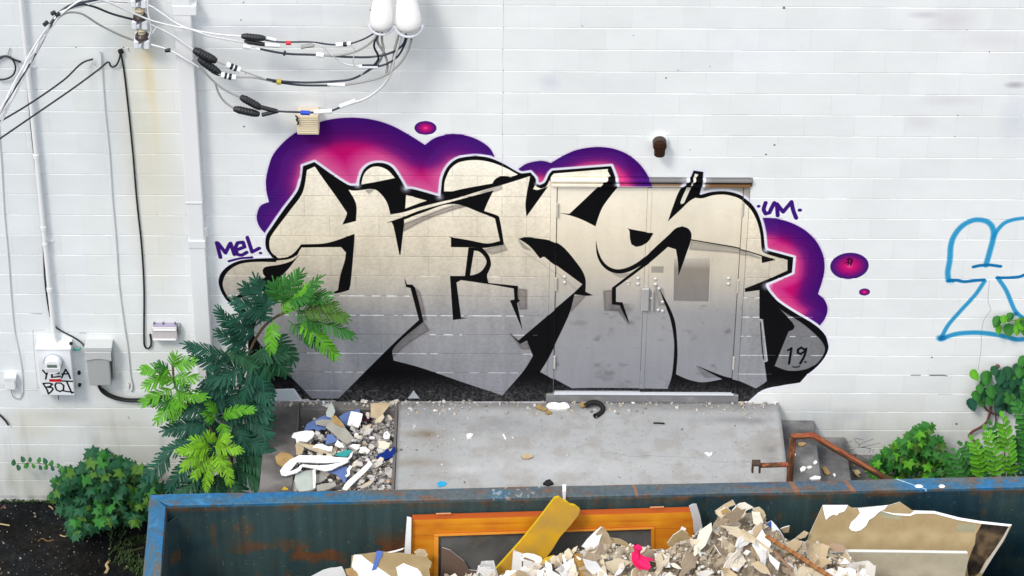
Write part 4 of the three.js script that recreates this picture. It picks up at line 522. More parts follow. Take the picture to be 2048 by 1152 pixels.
cable('service_drop_wire', 'lowest wire of the bundle reaching the bottom insulator, then the lower pair of black splices', [[3.6, alu, drop(2.1)], [4, greyCab, [100,54,0.42, 128,28,0.37, 158,26,0.32, 200,50,0.24, 240,70,0.18, 268,81,0.13]], [4, alu, [302,89,0.14, 338,100,0.17, 372,119,0.2, 398,134,0.21]], [3.6, greyCab, [436,148,0.22, 470,154,0.22, 505,155,0.23, 545,163,0.24]], [4.2, blueBlk, [545,163,0.24, 600,170,0.25, 660,171,0.26]], [4.5, greyCab, [688,170,0.27, 730,163,0.28, 765,153,0.28, 795,132,0.29, 815,104,0.29, 823,78,0.30]]],
  [['splice', blackTape, 16, 396, 116, 442, 149, 0.2], ['sleeve', Wt, 12, 442, 150, 449, 151, 0.22], ['tape', blackTape, 12.5, 449.5, 151, 453, 152, 0.22], ['sleeve', Wt, 12, 453.5, 152, 457, 153, 0.22], ['tape', blackTape, 12.5, 457.5, 153, 463, 154, 0.22], ['sleeve', Wt, 12, 463.5, 154, 472, 155, 0.22], ['sleeve', Wt, 8, 655, 168, 690, 170, 0.265], ['tag', blackTape, 8, 330, 101, 341, 100, 0.17]]);
cable('service_drop_wire', 'long white wire crossing in front of the insulators and joining the upper cables', [[3.6, alu, drop(2.8)], [4, alu, [100,57,0.42, 130,22,0.38, 175,-4,0.32, 215,4,0.27, 268,27,0.22, 300,40,0.2, 345,52,0.2, 378,58,0.21, 420,72,0.22, 486,84,0.23]], [4.4, blueBlk, [520,98,0.24, 570,107,0.25, 640,110,0.26, 700,114,0.27, 750,113,0.28, 790,102,0.29, 808,86,0.30, 812,68,0.30]]],
  [['splice', blackTape, 9, 488, 82, 534, 90, 0.235], ['sleeve', Wt, 10, 487, 92, 502, 94, 0.23], ['sleeve', Wt, 6, 512, 97, 520, 99, 0.24], ['tape', blackTape, 10, 567, 106, 571, 107, 0.25], ['sleeve', Wt, 10, 632, 109, 647, 111, 0.26], ['sleeve', Wt, 6, 657, 112, 661, 112, 0.26]]);
cable('head_lead', 'dark cable rising from the upper cables into the left weatherhead', [[4.5, greyCab, [636,110,0.26, 672,111,0.27, 705,105,0.28, 732,92,0.28, 748,78,0.29, 756,66,0.29]]]);
cable('head_lead', 'thin grey lead looping below the upper cables with a white taped joint', [[3.4, alu, [620,85,0.26, 642,91,0.27, 660,107,0.27, 688,127,0.27, 720,133,0.28]], [4, blueBlk, [752,134,0.28, 775,127,0.285, 795,113,0.29, 808,92,0.3, 815,72,0.3]]], [['sleeve', Wt, 8, 718, 133, 756, 133, 0.28], ['tape', blueBlk, 5, 724, 131, 758, 131, 0.283]]);
cable('head_lead', 'lowest service cable, two black splices joined to a blue taped lead', [[4, greyCab, [385,120,0.2, 408,143,0.21, 430,165,0.21, 452,181,0.22, 482,195,0.22]], [4, greyCab, [430,165,0.21, 438,188,0.21, 450,204,0.21, 470,218,0.22]], [4.2, blueBlk, [520,216,0.23, 552,222,0.24, 590,224,0.25, 625,225,0.25, 660,222,0.26, 682,214,0.26]], [5, alu, [700,208,0.27, 735,195,0.28, 765,172,0.28, 782,146,0.285, 790,112,0.29, 798,88,0.3, 802,70,0.30]]],
  [['splice', blackTape, 15, 480, 193, 524, 217, 0.22], ['splice', blackTape, 15, 466, 217, 520, 229, 0.22], ['tape', blackTape, 9, 520, 214, 552, 222, 0.235], ['tape', blackTape, 8, 524, 230, 556, 222, 0.235], ['tape', Bl, 9, 601, 225, 620, 226, 0.25], ['sleeve', Wt, 9, 628, 224, 664, 222, 0.255], ['sleeve', Wt, 9, 680, 213, 712, 201, 0.265]]);
cable('head_lead', 'pale cable dropping from the left weatherhead and crossing behind the others', [[5, greyCab, [757,62,0.27, 755,84,0.26, 762,96,0.26, 770,110,0.26, 775,130,0.265, 772,150,0.27]], [5, greyCab, [764,62,0.28, 764,82,0.27, 767,98,0.27, 762,118,0.27, 745,136,0.275, 722,150,0.28]]]);
cable('head_lead', 'pale cable dropping straight from the right weatherhead', [[5, greyCab, [800,64,0.28, 794,82,0.27, 789,100,0.27, 786,122,0.275, 779,150,0.28]]]);
cable('service_drop_wire', 'blackest strand twisted through the service wire bundle at the top left', [[3.4, black, [-30,292,1.95, 0,226,1.55, 34,170,1.18, 62,124,0.86, 84,86,0.62, 100,52,0.43, 108,38,0.4]]]);
cable('link_wire', 'thin curly white link wire between two cables under the left weatherhead', [[2.2, alu, [702,88,0.28, 708,98,0.285, 708,110,0.285, 706,122,0.285, 709,131,0.285]]]);
cable('tie_wire', 'thin white tie wire looping past the insulators', [[2.6, white, [297,-8,0.2, 295,15,0.2, 299,40,0.2, 302,60,0.19, 297,76,0.17]], [1.8, white, [314,52,0.19, 306,64,0.185, 298,75,0.17]]]);
for (const [x, y, x1, y1] of [[103, 28, 110, 24], [112, 31, 119, 27], [88, 50, 95, 44]]) solo('bundle_clip', rod(onZ(x, y, 0.44), onZ(x1, y1, 0.44), 0.017, 0.017, 10), black, x === 88 ? 'dark clip lowest on the service wire bundle at the top left' : x === 103 ? 'dark clip left of two at the bend of the wire bundle' : 'dark clip right of two at the bend of the wire bundle', 'clip');
cable('telephone_drop', 'upper of two thin black cables slanting down to the left edge', [[3.6, black, [186,118,0.03, 166,125,0.06, 130,158,0.25, 60,207,0.6, -10,249,0.9]], [2, whiteDull, [184,120,0.03, 186,132,0.03, 195,137,0.03, 201,130,0.03, 201,104,0.02]]]);
cable('telephone_drop', 'lower of two thin black cables slanting down to the left edge', [[3.6, black, [241,106,0.02, 238,120,0.03, 231,132,0.03, 223,134,0.03, 217,124,0.05, 200,137,0.12, 150,174,0.3, 60,236,0.65, -10,284,0.9]]]);
cable('hanging_cable', 'black cable hanging down the wall and ending in a hook beside the ribbed box', [[3.8, black, [241,104,0.02, 247,135,0.012, 256,210,0.012, 265,298,0.012, 274,405,0.012, 283,490,0.012, 288,575,0.012, 288,680,0.014, 289,692,0.014, 295,698,0.016, 301,693,0.016, 302,680,0.016, 300,668,0.014]]], [['cable_hook', dark, 10, 240, 100, 243, 106, 0.02]]);
cable('conduit_cable', 'black cable following the white conduit and crossing to the grey utility box', [[3.6, black, [54,145,0.01, 58,205,0.012, 66,290,0.014, 76,372,0.014, 84,440,0.014, 87,490,0.014, 90,560,0.014, 97,615,0.014, 103,640,0.012, 109,652,0.012, 125,663,0.014, 146,674,0.014, 160,683,0.02, 172,696,0.06]]]);
cable('utility_cable', 'thick black cable sagging from under the grey utility box into the leaves', [[7, black, [198,771,0.06, 204,782,0.05, 216,791,0.045, 240,799,0.04, 270,802,0.04, 300,799,0.05, 340,792,0.08]], [4, black, [203,776,0.05, 220,788,0.05, 250,797,0.045, 300,796,0.055, 330,790,0.07]]]);
cable('cable_coil', 'loop of black cable on the wall at the left edge', [[4, black, [-8,118,0.03, 6,113,0.02, 16,113,0.02, 28,119,0.02, 42,124,0.02]], [3.6, black, [12,112,0.02, 24,118,0.025, 31,134,0.03, 26,150,0.03, 12,158,0.03, -4,158,0.03, -14,140,0.03, -8,122,0.03, 6,114,0.025]], [2, greyCab, [16,112,0.02, 17,104,0.015, 20,96,0.01]]]);
cable('painted_over_wire', 'white painted-over cord hanging down the wall and looping at its end', [[5, whiteDull, [201,104,0.01, 204,150,0.008, 209,220,0.008, 217,300,0.008, 224,400,0.008, 231,480,0.008, 237,570,0.008, 246,640,0.008, 255,700,0.008, 260,750,0.008, 264,776,0.012, 261,782,0.014, 257,778,0.014, 258,766,0.012]]]);
cable('painted_over_wire', 'white painted-over cord at the far left ending by the small white box', [[4, whiteDull, [-4,250,0.008, 2,330,0.008, 8,430,0.008, 15,505,0.008, 22,600,0.008, 28,660,0.008, 38,710,0.008, 44,750,0.008, 45,785,0.008]], [1.6, greyCab, [22,781,0.03, 28,795,0.015, 38,798,0.012, 45,788,0.01, 44,770,0.01]]]);
solo('cable_end', tube(run3([-6,826,0.02, 4,834,0.02, 12,843,0.025, 17,850,0.02]), 0.0085), black, 'black cable end poking in at the left edge low on the wall', 'cable');
// ------------------------------------------------------------------ plants
const leafMat = (name, c, tr = 0.3) => { const m = new THREE.MeshPhysicalMaterial({ roughness: 0.62, specularIntensity: 0.45, transmission: tr, thickness: 0, side: THREE.DoubleSide, vertexColors: true }); m.name = name; m.color.setRGB(...c); return m; };
const LF = { teal: leafMat('old_dark_frond', [0.012, 0.080, 0.048], 0.12), deep: leafMat('deep_green_frond', [0.014, 0.085, 0.034], 0.15), mid: leafMat('mid_green_frond', [0.030, 0.170, 0.022], 0.25), bright: leafMat('young_green_frond', [0.105, 0.36, 0.014], 0.3), lime: leafMat('new_lime_frond', [0.20, 0.46, 0.016], 0.3), olive: leafMat('olive_green_leaf', [0.066, 0.165, 0.016], 0.25) };
const bark = std('green_brown_bark', [0.11, 0.075, 0.04], 0.85), barkRed = std('red_brown_vine', [0.13, 0.055, 0.045], 0.8), stemGreen = std('green_stem', [0.10, 0.16, 0.03], 0.7);
const toCam = CAM.pos.clone().normalize();
function leafTris(P, C, o, d, s, n, len, wid, fold, shadeK) { // one leaflet: a folded hexagon
  const q = (a, b) => o.clone().addScaledVector(d, a * len).addScaledVector(s, b * wid).addScaledVector(n, Math.abs(b) * fold * wid - a * a * 0.12 * len);
  const A = q(-0.02, 0), B = q(0.10, 0.46), D = q(0.86, 0.42), E = q(1, 0), F = q(0.86, -0.42), G = q(0.10, -0.46), H = q(0.5, 0);
  for (const t of [[A, H, B], [B, H, D], [D, H, E], [A, G, H], [G, F, H], [F, E, H]]) for (const v of t) { P.push(v.x, v.y, v.z); C.push(shadeK, shadeK, shadeK); }
}
function geoFrom(P, C) { const g = new THREE.BufferGeometry(); g.setAttribute('position', new THREE.Float32BufferAttribute(P, 3)); g.setAttribute('color', new THREE.Float32BufferAttribute(C, 3)); g.computeVertexNormals(); return g; }
// a pinnate frond from base to tip: a rachis with pairs of leaflets
function frondGeo(a, b, pairs, len, wid, lift = 0.12, face = 0.6, angle = 1.1) {
  const dir = b.clone().sub(a), L = dir.length(); dir.normalize();
  const n0 = V(rr(-0.35, 0.35), 0.75, 0.2).addScaledVector(toCam, face).add(V(rr(-0.2, 0.2), 0, rr(-0.2, 0.2))); n0.addScaledVector(dir, -n0.dot(dir)).normalize();
  const s0 = new THREE.Vector3().crossVectors(dir, n0), bow = rr(-0.09, 0.09) * L, drp = rr(-0.02, 0.10) * L; const at = (t) => a.clone().lerp(b, t).addScaledVector(n0, lift * L * 4 * t * (1 - t) * 0.5 - drp * t * t).addScaledVector(s0, bow * 4 * t * (1 - t)); const P = [], C = [];
  for (let i = 0; i <= pairs; i++) { const t = 0.14 + 0.86 * i / pairs, p = at(t), d = at(Math.min(1, t + 0.02)).sub(at(t - 0.02)).normalize(), n = n0.clone().addScaledVector(d, -n0.dot(d)).normalize(), s = new THREE.Vector3().crossVectors(d, n);
    const l = len * (0.45 + 0.55 * Math.sin(Math.PI * clamp(0.18 + t * 0.74, 0, 1))) * rr(0.9, 1.08);
    const sides = i === pairs ? [0] : [-1, 1];
    for (const k of sides) { const ang = k === 0 ? 0 : (angle - 0.45 * t) * rr(0.86, 1.14); if (k && rnd() < 0.025) continue; const dd = d.clone().multiplyScalar(Math.cos(ang)).addScaledVector(s, Math.sin(ang) * (k || 1)).addScaledVector(n, rr(-0.34, 0.10)).normalize(), ss = new THREE.Vector3().crossVectors(dd, n).normalize();
      leafTris(P, C, p, dd, ss, n, l, wid * rr(0.9, 1.1), 0.25, rr(0.62, 1.2)); } }
  const w = 0.0040; for (let i = 0; i < 8; i++) { const p = at(i / 8), q = at((i + 1) / 8), s = new THREE.Vector3().crossVectors(dir, n0).multiplyScalar(w); const A = p.clone().add(s), B = p.clone().sub(s), D = q.clone().add(s), E = q.clone().sub(s); for (const v of [A, B, D, D, B, E]) { P.push(v.x, v.y + 0.001, v.z); C.push(1, 0.9, 0.8); } }
  return geoFrom(P, C);
}
{ // feathery shrub in front of the mural's left end
  const base = V(onZ(470, 900, 0.5).x, 0, 0.5), o = thing('mimosa_shrub', 'tall feathery shrub with dark and lime fronds at the left end of the mural', 'shrub', base);
  const stem = (a, r) => part('stem', tube(a, r, 40, 7), bark, o);
  const S = (a) => run3(a);
  stem([base.clone(), ...S([464,930,0.5, 470,830,0.47, 488,745,0.44, 505,690,0.42, 536,645,0.42, 585,618,0.46, 640,598,0.5])], 0.011);
  stem([base.clone().add(V(-0.02, 0.02, 0.02)), ...S([448,920,0.6, 430,872,0.62, 395,825,0.6, 352,775,0.56, 345,728,0.52])], 0.010);
  stem([base.clone().add(V(0.03, 0.02, 0.0)), ...S([470,940,0.6, 452,905,0.7, 425,893,0.78])], 0.007);
  stem([...S([476,805,0.46, 450,770,0.5, 430,735,0.5, 420,690,0.46])], 0.007);
  const F = (m, a, L = 0.115, W = 0.024, lift = 0.12, face = 0.6) => { for (let i = 0; i < a.length; i += 6) { const p = onZ(a[i], a[i + 1], a[i + 2]), q = onZ(a[i + 3], a[i + 4], a[i + 5]); part('frond', frondGeo(p, q, Math.max(7, Math.round(p.distanceTo(q) / 0.0205)), L * 0.95, W * 0.66, lift, face), LF[m], o); } };
  F('mid', [562,612,0.5, 598,552,0.56, 580,612,0.5, 632,556,0.58, 590,606,0.52, 655,592,0.6, 548,612,0.48, 570,560,0.52, 575,600,0.52, 622,588,0.6, 560,600,0.5, 548,566,0.5]);
  F('olive', [594,622,0.54, 690,634,0.66, 610,612,0.52, 668,612,0.62], 0.11, 0.023);
  F('bright', [596,632,0.54, 672,712,0.70, 560,630,0.5, 612,578,0.6], 0.125, 0.025);
  F('mid', [630,640,0.56, 705,668,0.68, 575,640,0.5, 640,690,0.62, 590,620,0.52, 640,655,0.62], 0.10, 0.022);
  F('bright', [546,640,0.5, 538,700,0.68], 0.105, 0.026);
  F('deep', [532,678,0.46, 574,748,0.60, 540,672,0.46, 588,722,0.58, 520,690,0.46, 545,752,0.58, 510,700,0.46, 572,705,0.58], 0.125, 0.028);
  F('teal', [540,628,0.44, 468,600,0.5, 535,640,0.44, 486,574,0.46, 530,646,0.45, 478,628,0.55, 520,650,0.44, 540,575,0.46, 515,668,0.45, 462,640,0.55, 545,620,0.44, 512,560,0.46], 0.12, 0.026);
  F('teal', [498,690,0.45, 436,620,0.5, 500,700,0.45, 440,664,0.56, 470,720,0.46, 372,690,0.6, 480,740,0.46, 395,712,0.6, 490,700,0.45, 455,650,0.5], 0.115, 0.024);
  F('teal', [492,735,0.46, 415,760,0.66, 480,760,0.46, 385,790,0.68, 490,730,0.46, 528,800,0.62, 480,770,0.46, 462,838,0.66, 500,720,0.45, 545,795,0.6, 470,800,0.5, 535,835,0.66, 470,820,0.5, 538,872,0.7, 465,830,0.5, 500,900,0.72, 466,850,0.5, 540,905,0.74, 440,800,0.5, 365,825,0.66, 450,780,0.5, 410,840,0.66], 0.125, 0.028);
  F('teal', [440,860,0.6, 322,902,0.8, 425,850,0.6, 330,860,0.72, 415,845,0.6, 372,890,0.76, 430,870,0.62, 400,925,0.8, 345,905,0.7, 289,957,0.82, 400,900,0.66, 336,978,0.86, 440,905,0.65, 390,960,0.86], 0.12, 0.026);
  F('deep', [455,925,0.62, 535,985,0.9, 462,915,0.6, 530,945,0.86, 450,940,0.66, 490,1000,0.9, 440,940,0.66, 440,1010,0.9, 430,935,0.66, 395,1005,0.9, 470,880,0.55, 545,925,0.76, 420,930,0.66, 350,1000,0.9], 0.13, 0.029);
  F('bright', [345,742,0.54, 286,738,0.66, 347,735,0.54, 388,722,0.62, 346,752,0.55, 392,752,0.66, 344,755,0.55, 292,772,0.68, 345,735,0.53, 352,712,0.56, 350,775,0.57, 285,806,0.72, 352,782,0.57, 408,792,0.72, 348,790,0.58, 312,842,0.76, 360,800,0.58, 345,832,0.72, 352,765,0.57, 320,750,0.62, 356,778,0.57, 362,812,0.7], 0.095, 0.022);
  F('mid', [360,800,0.56, 300,800,0.7, 365,800,0.56, 340,840,0.7, 340,748,0.54, 318,730,0.6, 348,760,0.55, 372,775,0.64], 0.09, 0.022);
  F('bright', [436,838,0.62, 420,806,0.68, 440,838,0.62, 500,818,0.74, 442,845,0.62, 452,868,0.74, 430,842,0.62, 412,828,0.7], 0.08, 0.022);
  F('lime', [425,890,0.78, 418,868,0.82, 426,893,0.78, 477,898,0.92, 424,897,0.78, 358,902,0.92, 424,900,0.78, 364,938,0.96, 428,904,0.78, 408,978,1.0, 432,902,0.78, 460,966,1.0, 430,895,0.78, 455,876,0.86, 420,895,0.78, 385,880,0.86, 434,905,0.78, 440,940,0.95, 420,905,0.78, 388,955,0.96], 0.085, 0.022, 0.16);
  for (let i = 0; i < 28; i++) { const t = rnd(), px = rr(405, 515), py = rr(690, 965), an = rr(0, 6.28), l = rr(45, 85); const qx = clamp(px + Math.cos(an) * l, 345, 540), qy = py + Math.abs(Math.sin(an)) * l * 0.7 + 8; F(rnd() < 0.6 ? 'teal' : 'deep', [px, py, 0.28 + 0.25 * t, qx, Math.min(qy, 1010), 0.36 + 0.3 * t], 0.115, 0.027); }
}
// lobed leaf: a fan with five points
function lobedGeo(sz, fold = 0.2, lobes = 5) { const P = [], C = [], out = []; const n = lobes * 2 + 1; for (let i = 0; i < n; i++) { const t = i / (n - 1), an = -2.3 + 4.6 * t, tip = i % 2 === 1, m = 1 - 0.42 * Math.pow(Math.abs(t - 0.5) * 2, 1.6); const r = (tip ? 1.0 : 0.60) * m * sz * rr(0.92, 1.08); out.push(V(Math.sin(an) * r, Math.cos(an) * r, -Math.abs(Math.sin(an)) * fold * sz - (tip ? 0.10 * sz : 0))); }
  const o = V(0, 0, 0); for (let i = 0; i + 1 < n; i++) for (const v of [o, out[i + 1], out[i]]) { P.push(v.x, v.y, v.z); const c = v === o ? 1.12 : 0.95; C.push(c, c, c); } return geoFrom(P, C); }
function roundGeo(sz, asp = 0.8) { const P = [], C = [], out = [], n = 10; for (let i = 0; i < n; i++) { const an = i / n * 6.283, y = Math.cos(an), x = Math.sin(an) * asp * (1 - 0.18 * y); out.push(V(x * sz * 0.5, y * sz * 0.5 + (i === 0 ? 0.08 * sz : 0), -x * x * 0.25 * sz)); } const o = V(0, 0, 0.02 * sz); for (let i = 0; i < n; i++) for (const v of [o, out[(i + 1) % n], out[i]]) { P.push(v.x, v.y, v.z); const c = v === o ? 1.15 : 0.95; C.push(c, c, c); } return geoFrom(P, C); }
function placeLeaf(o, geo, m, p, n, spin, sc) { const q = new THREE.Mesh(geo, m); q.name = 'leaf'; q.castShadow = q.receiveShadow = true; q.position.copy(p).sub(o.position); q.quaternion.setFromUnitVectors(V(0, 0, 1), n.clone().normalize()).multiply(new THREE.Quaternion().setFromAxisAngle(V(0, 0, 1), spin)); q.scale.setScalar(sc); o.add(q); return q; }
const inPoly = (x, y, P) => { let c = false; for (let i = 0, j = P.length - 1; i < P.length; j = i++) if ((P[i][1] > y) !== (P[j][1] > y) && x < (P[j][0] - P[i][0]) * (y - P[i][1]) / (P[j][1] - P[i][1]) + P[i][0]) c = !c; return c; };
function leafBush(o, poly, n, geos, mats, zr, sc, stemsTo, fillN = 0, yMin = 0.03) {
  const xs = poly.map((p) => p[0]), ys = poly.map((p) => p[1]), x0 = Math.min(...xs), x1 = Math.max(...xs), y0 = Math.min(...ys), y1 = Math.max(...ys);
  const P = [], C = []; let k = 0, tries = 0;
  while (k < n + fillN && tries++ < 20000) { const x = rr(x0, x1), y = rr(y0, y1); if (!inPoly(x, y, poly)) continue; const yw = onZ(x, y, 0).y, sl = (onZ(x, y, 1).y - yw); const zmin = Math.max(zr[0], (yMin - yw) / sl); const front = k < n, z = zmin + (zr[1] - zr[0]) * (front ? 0.35 + 0.65 * rnd() : 0.5 * rnd()), p = onZ(x, y, z);
    const nn = V(rr(-0.75, 0.75), rr(0.35, 1.1), rr(0.1, 0.9)).addScaledVector(toCam, 0.35), g = pick(geos), s = sc * rr(0.7, 1.15), spin = Math.PI + rr(-1.3, 1.3);
    if (front) placeLeaf(o, g, pick(mats), p, nn, spin, s);
    else { const q = new THREE.Object3D(); q.position.copy(p); q.quaternion.setFromUnitVectors(V(0, 0, 1), nn.normalize()).multiply(new THREE.Quaternion().setFromAxisAngle(V(0, 0, 1), spin)); q.scale.setScalar(s); q.updateMatrix(); const gg = g.clone().applyMatrix4(q.matrix); P.push(...gg.attributes.position.array); C.push(...gg.attributes.color.array); }
    k++; }
  if (P.length) kind(part('inner_leaves', geoFrom(P, C), mats[0], o), 'stuff');
  for (const s of stemsTo) part('stem', tube(s, 0.005, 16, 6), stemGreen, o);
}
const lobes = [lobedGeo(1, 0.25), lobedGeo(1, 0.1), lobedGeo(1, 0.35), lobedGeo(1, 0.2, 5)];
{ const b = V(onZ(205, 1010, 0.25).x, 0, 0.3), o = thing('maple_bush', 'low bush of lobed green leaves against the wall base left of the dumpster', 'bush', b);
  leafBush(o, T0([100,985, 112,950, 130,935, 165,932, 178,900, 205,892, 225,905, 250,920, 285,930, 300,958, 335,968, 335,990, 298,998, 292,1040, 262,1042, 240,1045, 200,1050, 170,1060, 150,1076, 143,1060, 130,1030, 118,1010]), 230, lobes, [LF.deep, LF.deep, LF.deep, LF.mid, LF.olive], [0.05, 0.66], 0.082, [[b.clone(), onZ(180, 960, 0.3), onZ(190, 910, 0.3)], [b.clone(), onZ(240, 980, 0.3), onZ(270, 935, 0.3)], [b.clone(), onZ(150, 1000, 0.35), onZ(130, 945, 0.3)]], 300);
  const w = thing('seedling', 'tiny reddish green seedling at the wall base left of the maple bush', 'seedling', onY(100, 1003, 0)); for (let i = 0; i < 9; i++) placeLeaf(w, pick(lobes), pick([LF.olive, LF.mid]), onZ(rr(88, 112), rr(988, 1002), 0.08), V(rr(-0.5, 0.5), 1, 0.6), rr(0, 6), 0.04); part('stem', tube([onY(102, 1004, 0), onZ(101, 995, 0.06), onZ(98, 990, 0.08)], 0.003, 8, 5), stemGreen, w); }
{ const o = thing('vine_sprig', 'single trailing sprig of paired oval leaves reaching left from the maple bush', 'vine', onZ(105, 935, 0.16)), ZL = Z(0, 820, 3.47), g = roundGeo(1, 0.72);
  for (const [x, y] of ZL([95,365, 157,343, 208,345, 270,348, 313,355, 355,370, 405,385, 127,400, 183,385, 232,390, 280,400, 320,397, 365,407])) placeLeaf(o, g, pick([LF.deep, LF.mid, LF.deep]), onZ(x, y, 0.16), V(rr(-0.3, 0.3), 0.7, 0.6), rr(-0.7, 0.7), rr(0.044, 0.062));
  part('stem', tube(ZL([470,420, 400,400, 320,378, 230,368, 150,372, 90,366]).map(([x, y]) => onZ(x, y, 0.155)), 0.003, 24, 5), stemGreen, o); }
{ const b = V(onZ(1830, 950, 0.35).x, 0, 0.35), o = thing('maple_seedling', 'bright green young maple with a pointed top beside the foot of the steps', 'shrub', b);
  leafBush(o, T0([1735,952, 1742,930, 1758,908, 1785,888, 1808,878, 1818,856, 1838,845, 1868,846, 1872,868, 1890,892, 1902,915, 1912,935, 1915,960, 1740,962]), 130, [...lobes, lobedGeo(1.15, 0.3), lobedGeo(0.75, 0.15)], [LF.mid, LF.bright, LF.mid, LF.olive], [0.1, 0.5], 0.074, [[b.clone(), onZ(1846, 930, 0.35), onZ(1846, 860, 0.35)], [b.clone(), onZ(1800, 930, 0.4), onZ(1780, 900, 0.4)]], 110, 0.2); }
{ const b = V(onZ(2000, 960, 0.35).x, 0, 0.4), o = thing('sumac_shrub', 'leafy shrub with ladder-like fronds of oval leaflets at the lower right edge', 'shrub', b);
  const F = (m, a, L, W) => { for (let i = 0; i < a.length; i += 6) { const p = onZ(a[i], a[i + 1], a[i + 2]), q = onZ(a[i + 3], a[i + 4], a[i + 5]); part('frond', frondGeo(p, q, Math.max(5, Math.round(p.distanceTo(q) / 0.050)), L * 0.88, W * 0.92, 0.1, 1.6, 1.35), LF[m], o); } };
  F('bright', [2022,960,0.6, 2006,838,0.5, 1990,962,0.65, 1972,862,0.5, 1958,962,0.6, 1945,880,0.5], 0.10, 0.042); F('mid', [1940,965,0.55, 1910,905,0.45, 1975,966,0.6, 1950,915,0.55, 1925,966,0.55, 1900,930,0.5, 2050,950,0.5, 2040,850,0.4, 2060,880,0.45, 2032,800,0.35, 2010,900,0.4, 1985,850,0.35, 1960,930,0.5, 1925,890,0.4, 2048,860,0.3, 2052,770,0.3], 0.095, 0.042); F('deep', [2060,960,0.3, 2030,880,0.2, 1990,960,0.3, 1965,900,0.2, 1960,960,0.3, 1930,920,0.2, 2020,950,0.3, 2045,870,0.2, 1940,965,0.4, 1975,930,0.3, 2000,965,0.4, 2050,935,0.35], 0.10, 0.045);
  for (const a of [[2010,960,0.4, 2008,880,0.35], [1960,962,0.4, 1950,900,0.35], [2048,960,0.3, 2050,850,0.25]]) part('stem', tube([V(b.x + rr(-0.1, 0.1), 0, 0.35), ...run3(a)], 0.006, 16, 6), stemGreen, o); }
{ const ZV = Z(1860, 600, 3.11), o = thing('wall_vine', 'round-leaved vine with a twisted brown stem climbing the wall at the right edge', 'vine', onZ(1955, 890, 0.05)), g = [roundGeo(1, 0.86), roundGeo(1, 0.78)];
  const L = [[278,465,52], [355,485,66], [435,480,66], [480,455,62], [540,430,55], [575,380,52], [385,570,58], [310,552,42], [260,650,60], [290,595,50], [340,590,62], [320,630,50], [430,550,56], [490,555,56], [540,565,58], [575,500,62], [530,490,52], [370,630,46], [430,620,60], [490,610,60], [550,610,58], [440,680,56], [490,670,56], [580,560,50], [400,440,46], [330,520,34], [600,450,60], [610,520,60], [600,600,60], [545,660,56], [590,660,58], [470,510,50], [515,525,46], [560,450,50], [600,400,50]];
  L.forEach(([x, y, s], i) => { const [a, b] = ZV([x, y])[0]; placeLeaf(o, pick(g), i === 0 ? LF.bright : (x < 330 && y < 600) || i === 1 ? LF.mid : pick([LF.deep, LF.deep, LF.mid, LF.teal]), onZ(a, b, rr(0.05, 0.14)), V(rr(-0.4, 0.4), rr(0.3, 0.9), 1), Math.PI + rr(-0.6, 0.6), s / 3.11 * PX * 1.5); });
  part('twisted_stem', tube(ZV([385,600, 380,650, 372,705, 348,765, 300,800, 262,820, 244,845, 262,868, 312,897]).map(([x, y]) => onZ(x, y, 0.04)), 0.012, 50, 8), barkRed, o); part('side_stem', tube(ZV([330,640, 350,680, 400,710, 430,720]).map(([x, y]) => onZ(x, y, 0.03)), 0.008, 20, 6), barkRed, o); part('side_stem', tube(ZV([405,640, 408,720, 410,790]).map(([x, y]) => onZ(x, y, 0.03)), 0.008, 20, 6), barkRed, o);
  part('dried_bud', new THREE.IcosahedronGeometry(0.022, 1).translate(...onZ(1995, 733, 0.06).toArray()), barkRed, o);
  const s = thing('vine_shoot', 'small cluster of green vine leaves over the end of the blue spray letters', 'vine', onZ(2030, 660, 0.08)); for (const [x, y, z] of [[420,135,62], [430,185,48], [490,185,66], [545,185,54], [560,150,62], [500,108,50], [460,120,44], [590,140,60], [590,190,50], [620,160,60]]) { const [a, b] = ZV([x, y])[0]; placeLeaf(s, pick(g), pick([LF.mid, LF.mid, LF.bright]), onZ(a, b, rr(0.06, 0.12)), V(rr(-0.4, 0.4), 0.6, 0.9), Math.PI + rr(-0.8, 0.8), z / 3.11 * PX * 1.3); } part('stem', tube(run3([2060,640,0.08, 2035,640,0.09, 2010,642,0.09, 1992,640,0.09]), 0.004, 14, 5), stemGreen, s); }
// ------------------------------------------------------------------ weeds, twigs and grit on the ground
{ const P = [], C = []; const blade = (p, h) => { const an = rr(0, 6.28), d = V(Math.cos(an), 0, Math.sin(an)); leafTris(P, C, p, V(d.x * 0.6, 0.75, d.z * 0.6).normalize(), V(-d.z, 0, d.x), V(0, 1, 0), h, 0.012, 0.1, rr(0.6, 1.1)); };
  for (let i = 0; i < 900; i++) { const px = rr(0, 300), py = 1003 + 4 * rnd(); const dens = px < 120 ? 0.35 : 1; if (rnd() < dens) blade(onY(px, py, 0), rr(0.02, 0.06)); }
  for (let i = 0; i < 900; i++) { const t = rnd(), px = 215 + 75 * Math.pow(rnd(), 0.6), py = rr(1055, 1180); if (fbm(px * 0.03, py * 0.05, 2) > 0.45) blade(onY(px, py, 0), rr(0.02, 0.07)); }
  const g = geoFrom(P, C), o = new THREE.Mesh(g, leafMat('dull_weed', [0.035, 0.07, 0.016], 0.15)); o.name = 'ground_weeds'; tag(o, 'short dark weeds growing along the wall base and beside the dumpster', 'weeds'); kind(o, 'stuff'); o.castShadow = true; scene.add(o); }
const strawM = std('dry_straw', [0.42, 0.33, 0.17], 0.9), stoneM = std('pale_grit', [0.52, 0.50, 0.46], 0.9);
const twig = (a, r, label, m = strawM) => solo('twig', tube(a.map(([x, y, h]) => onY(x, y, h ?? 0.008)), r, 14, 5), m, label, 'twig');
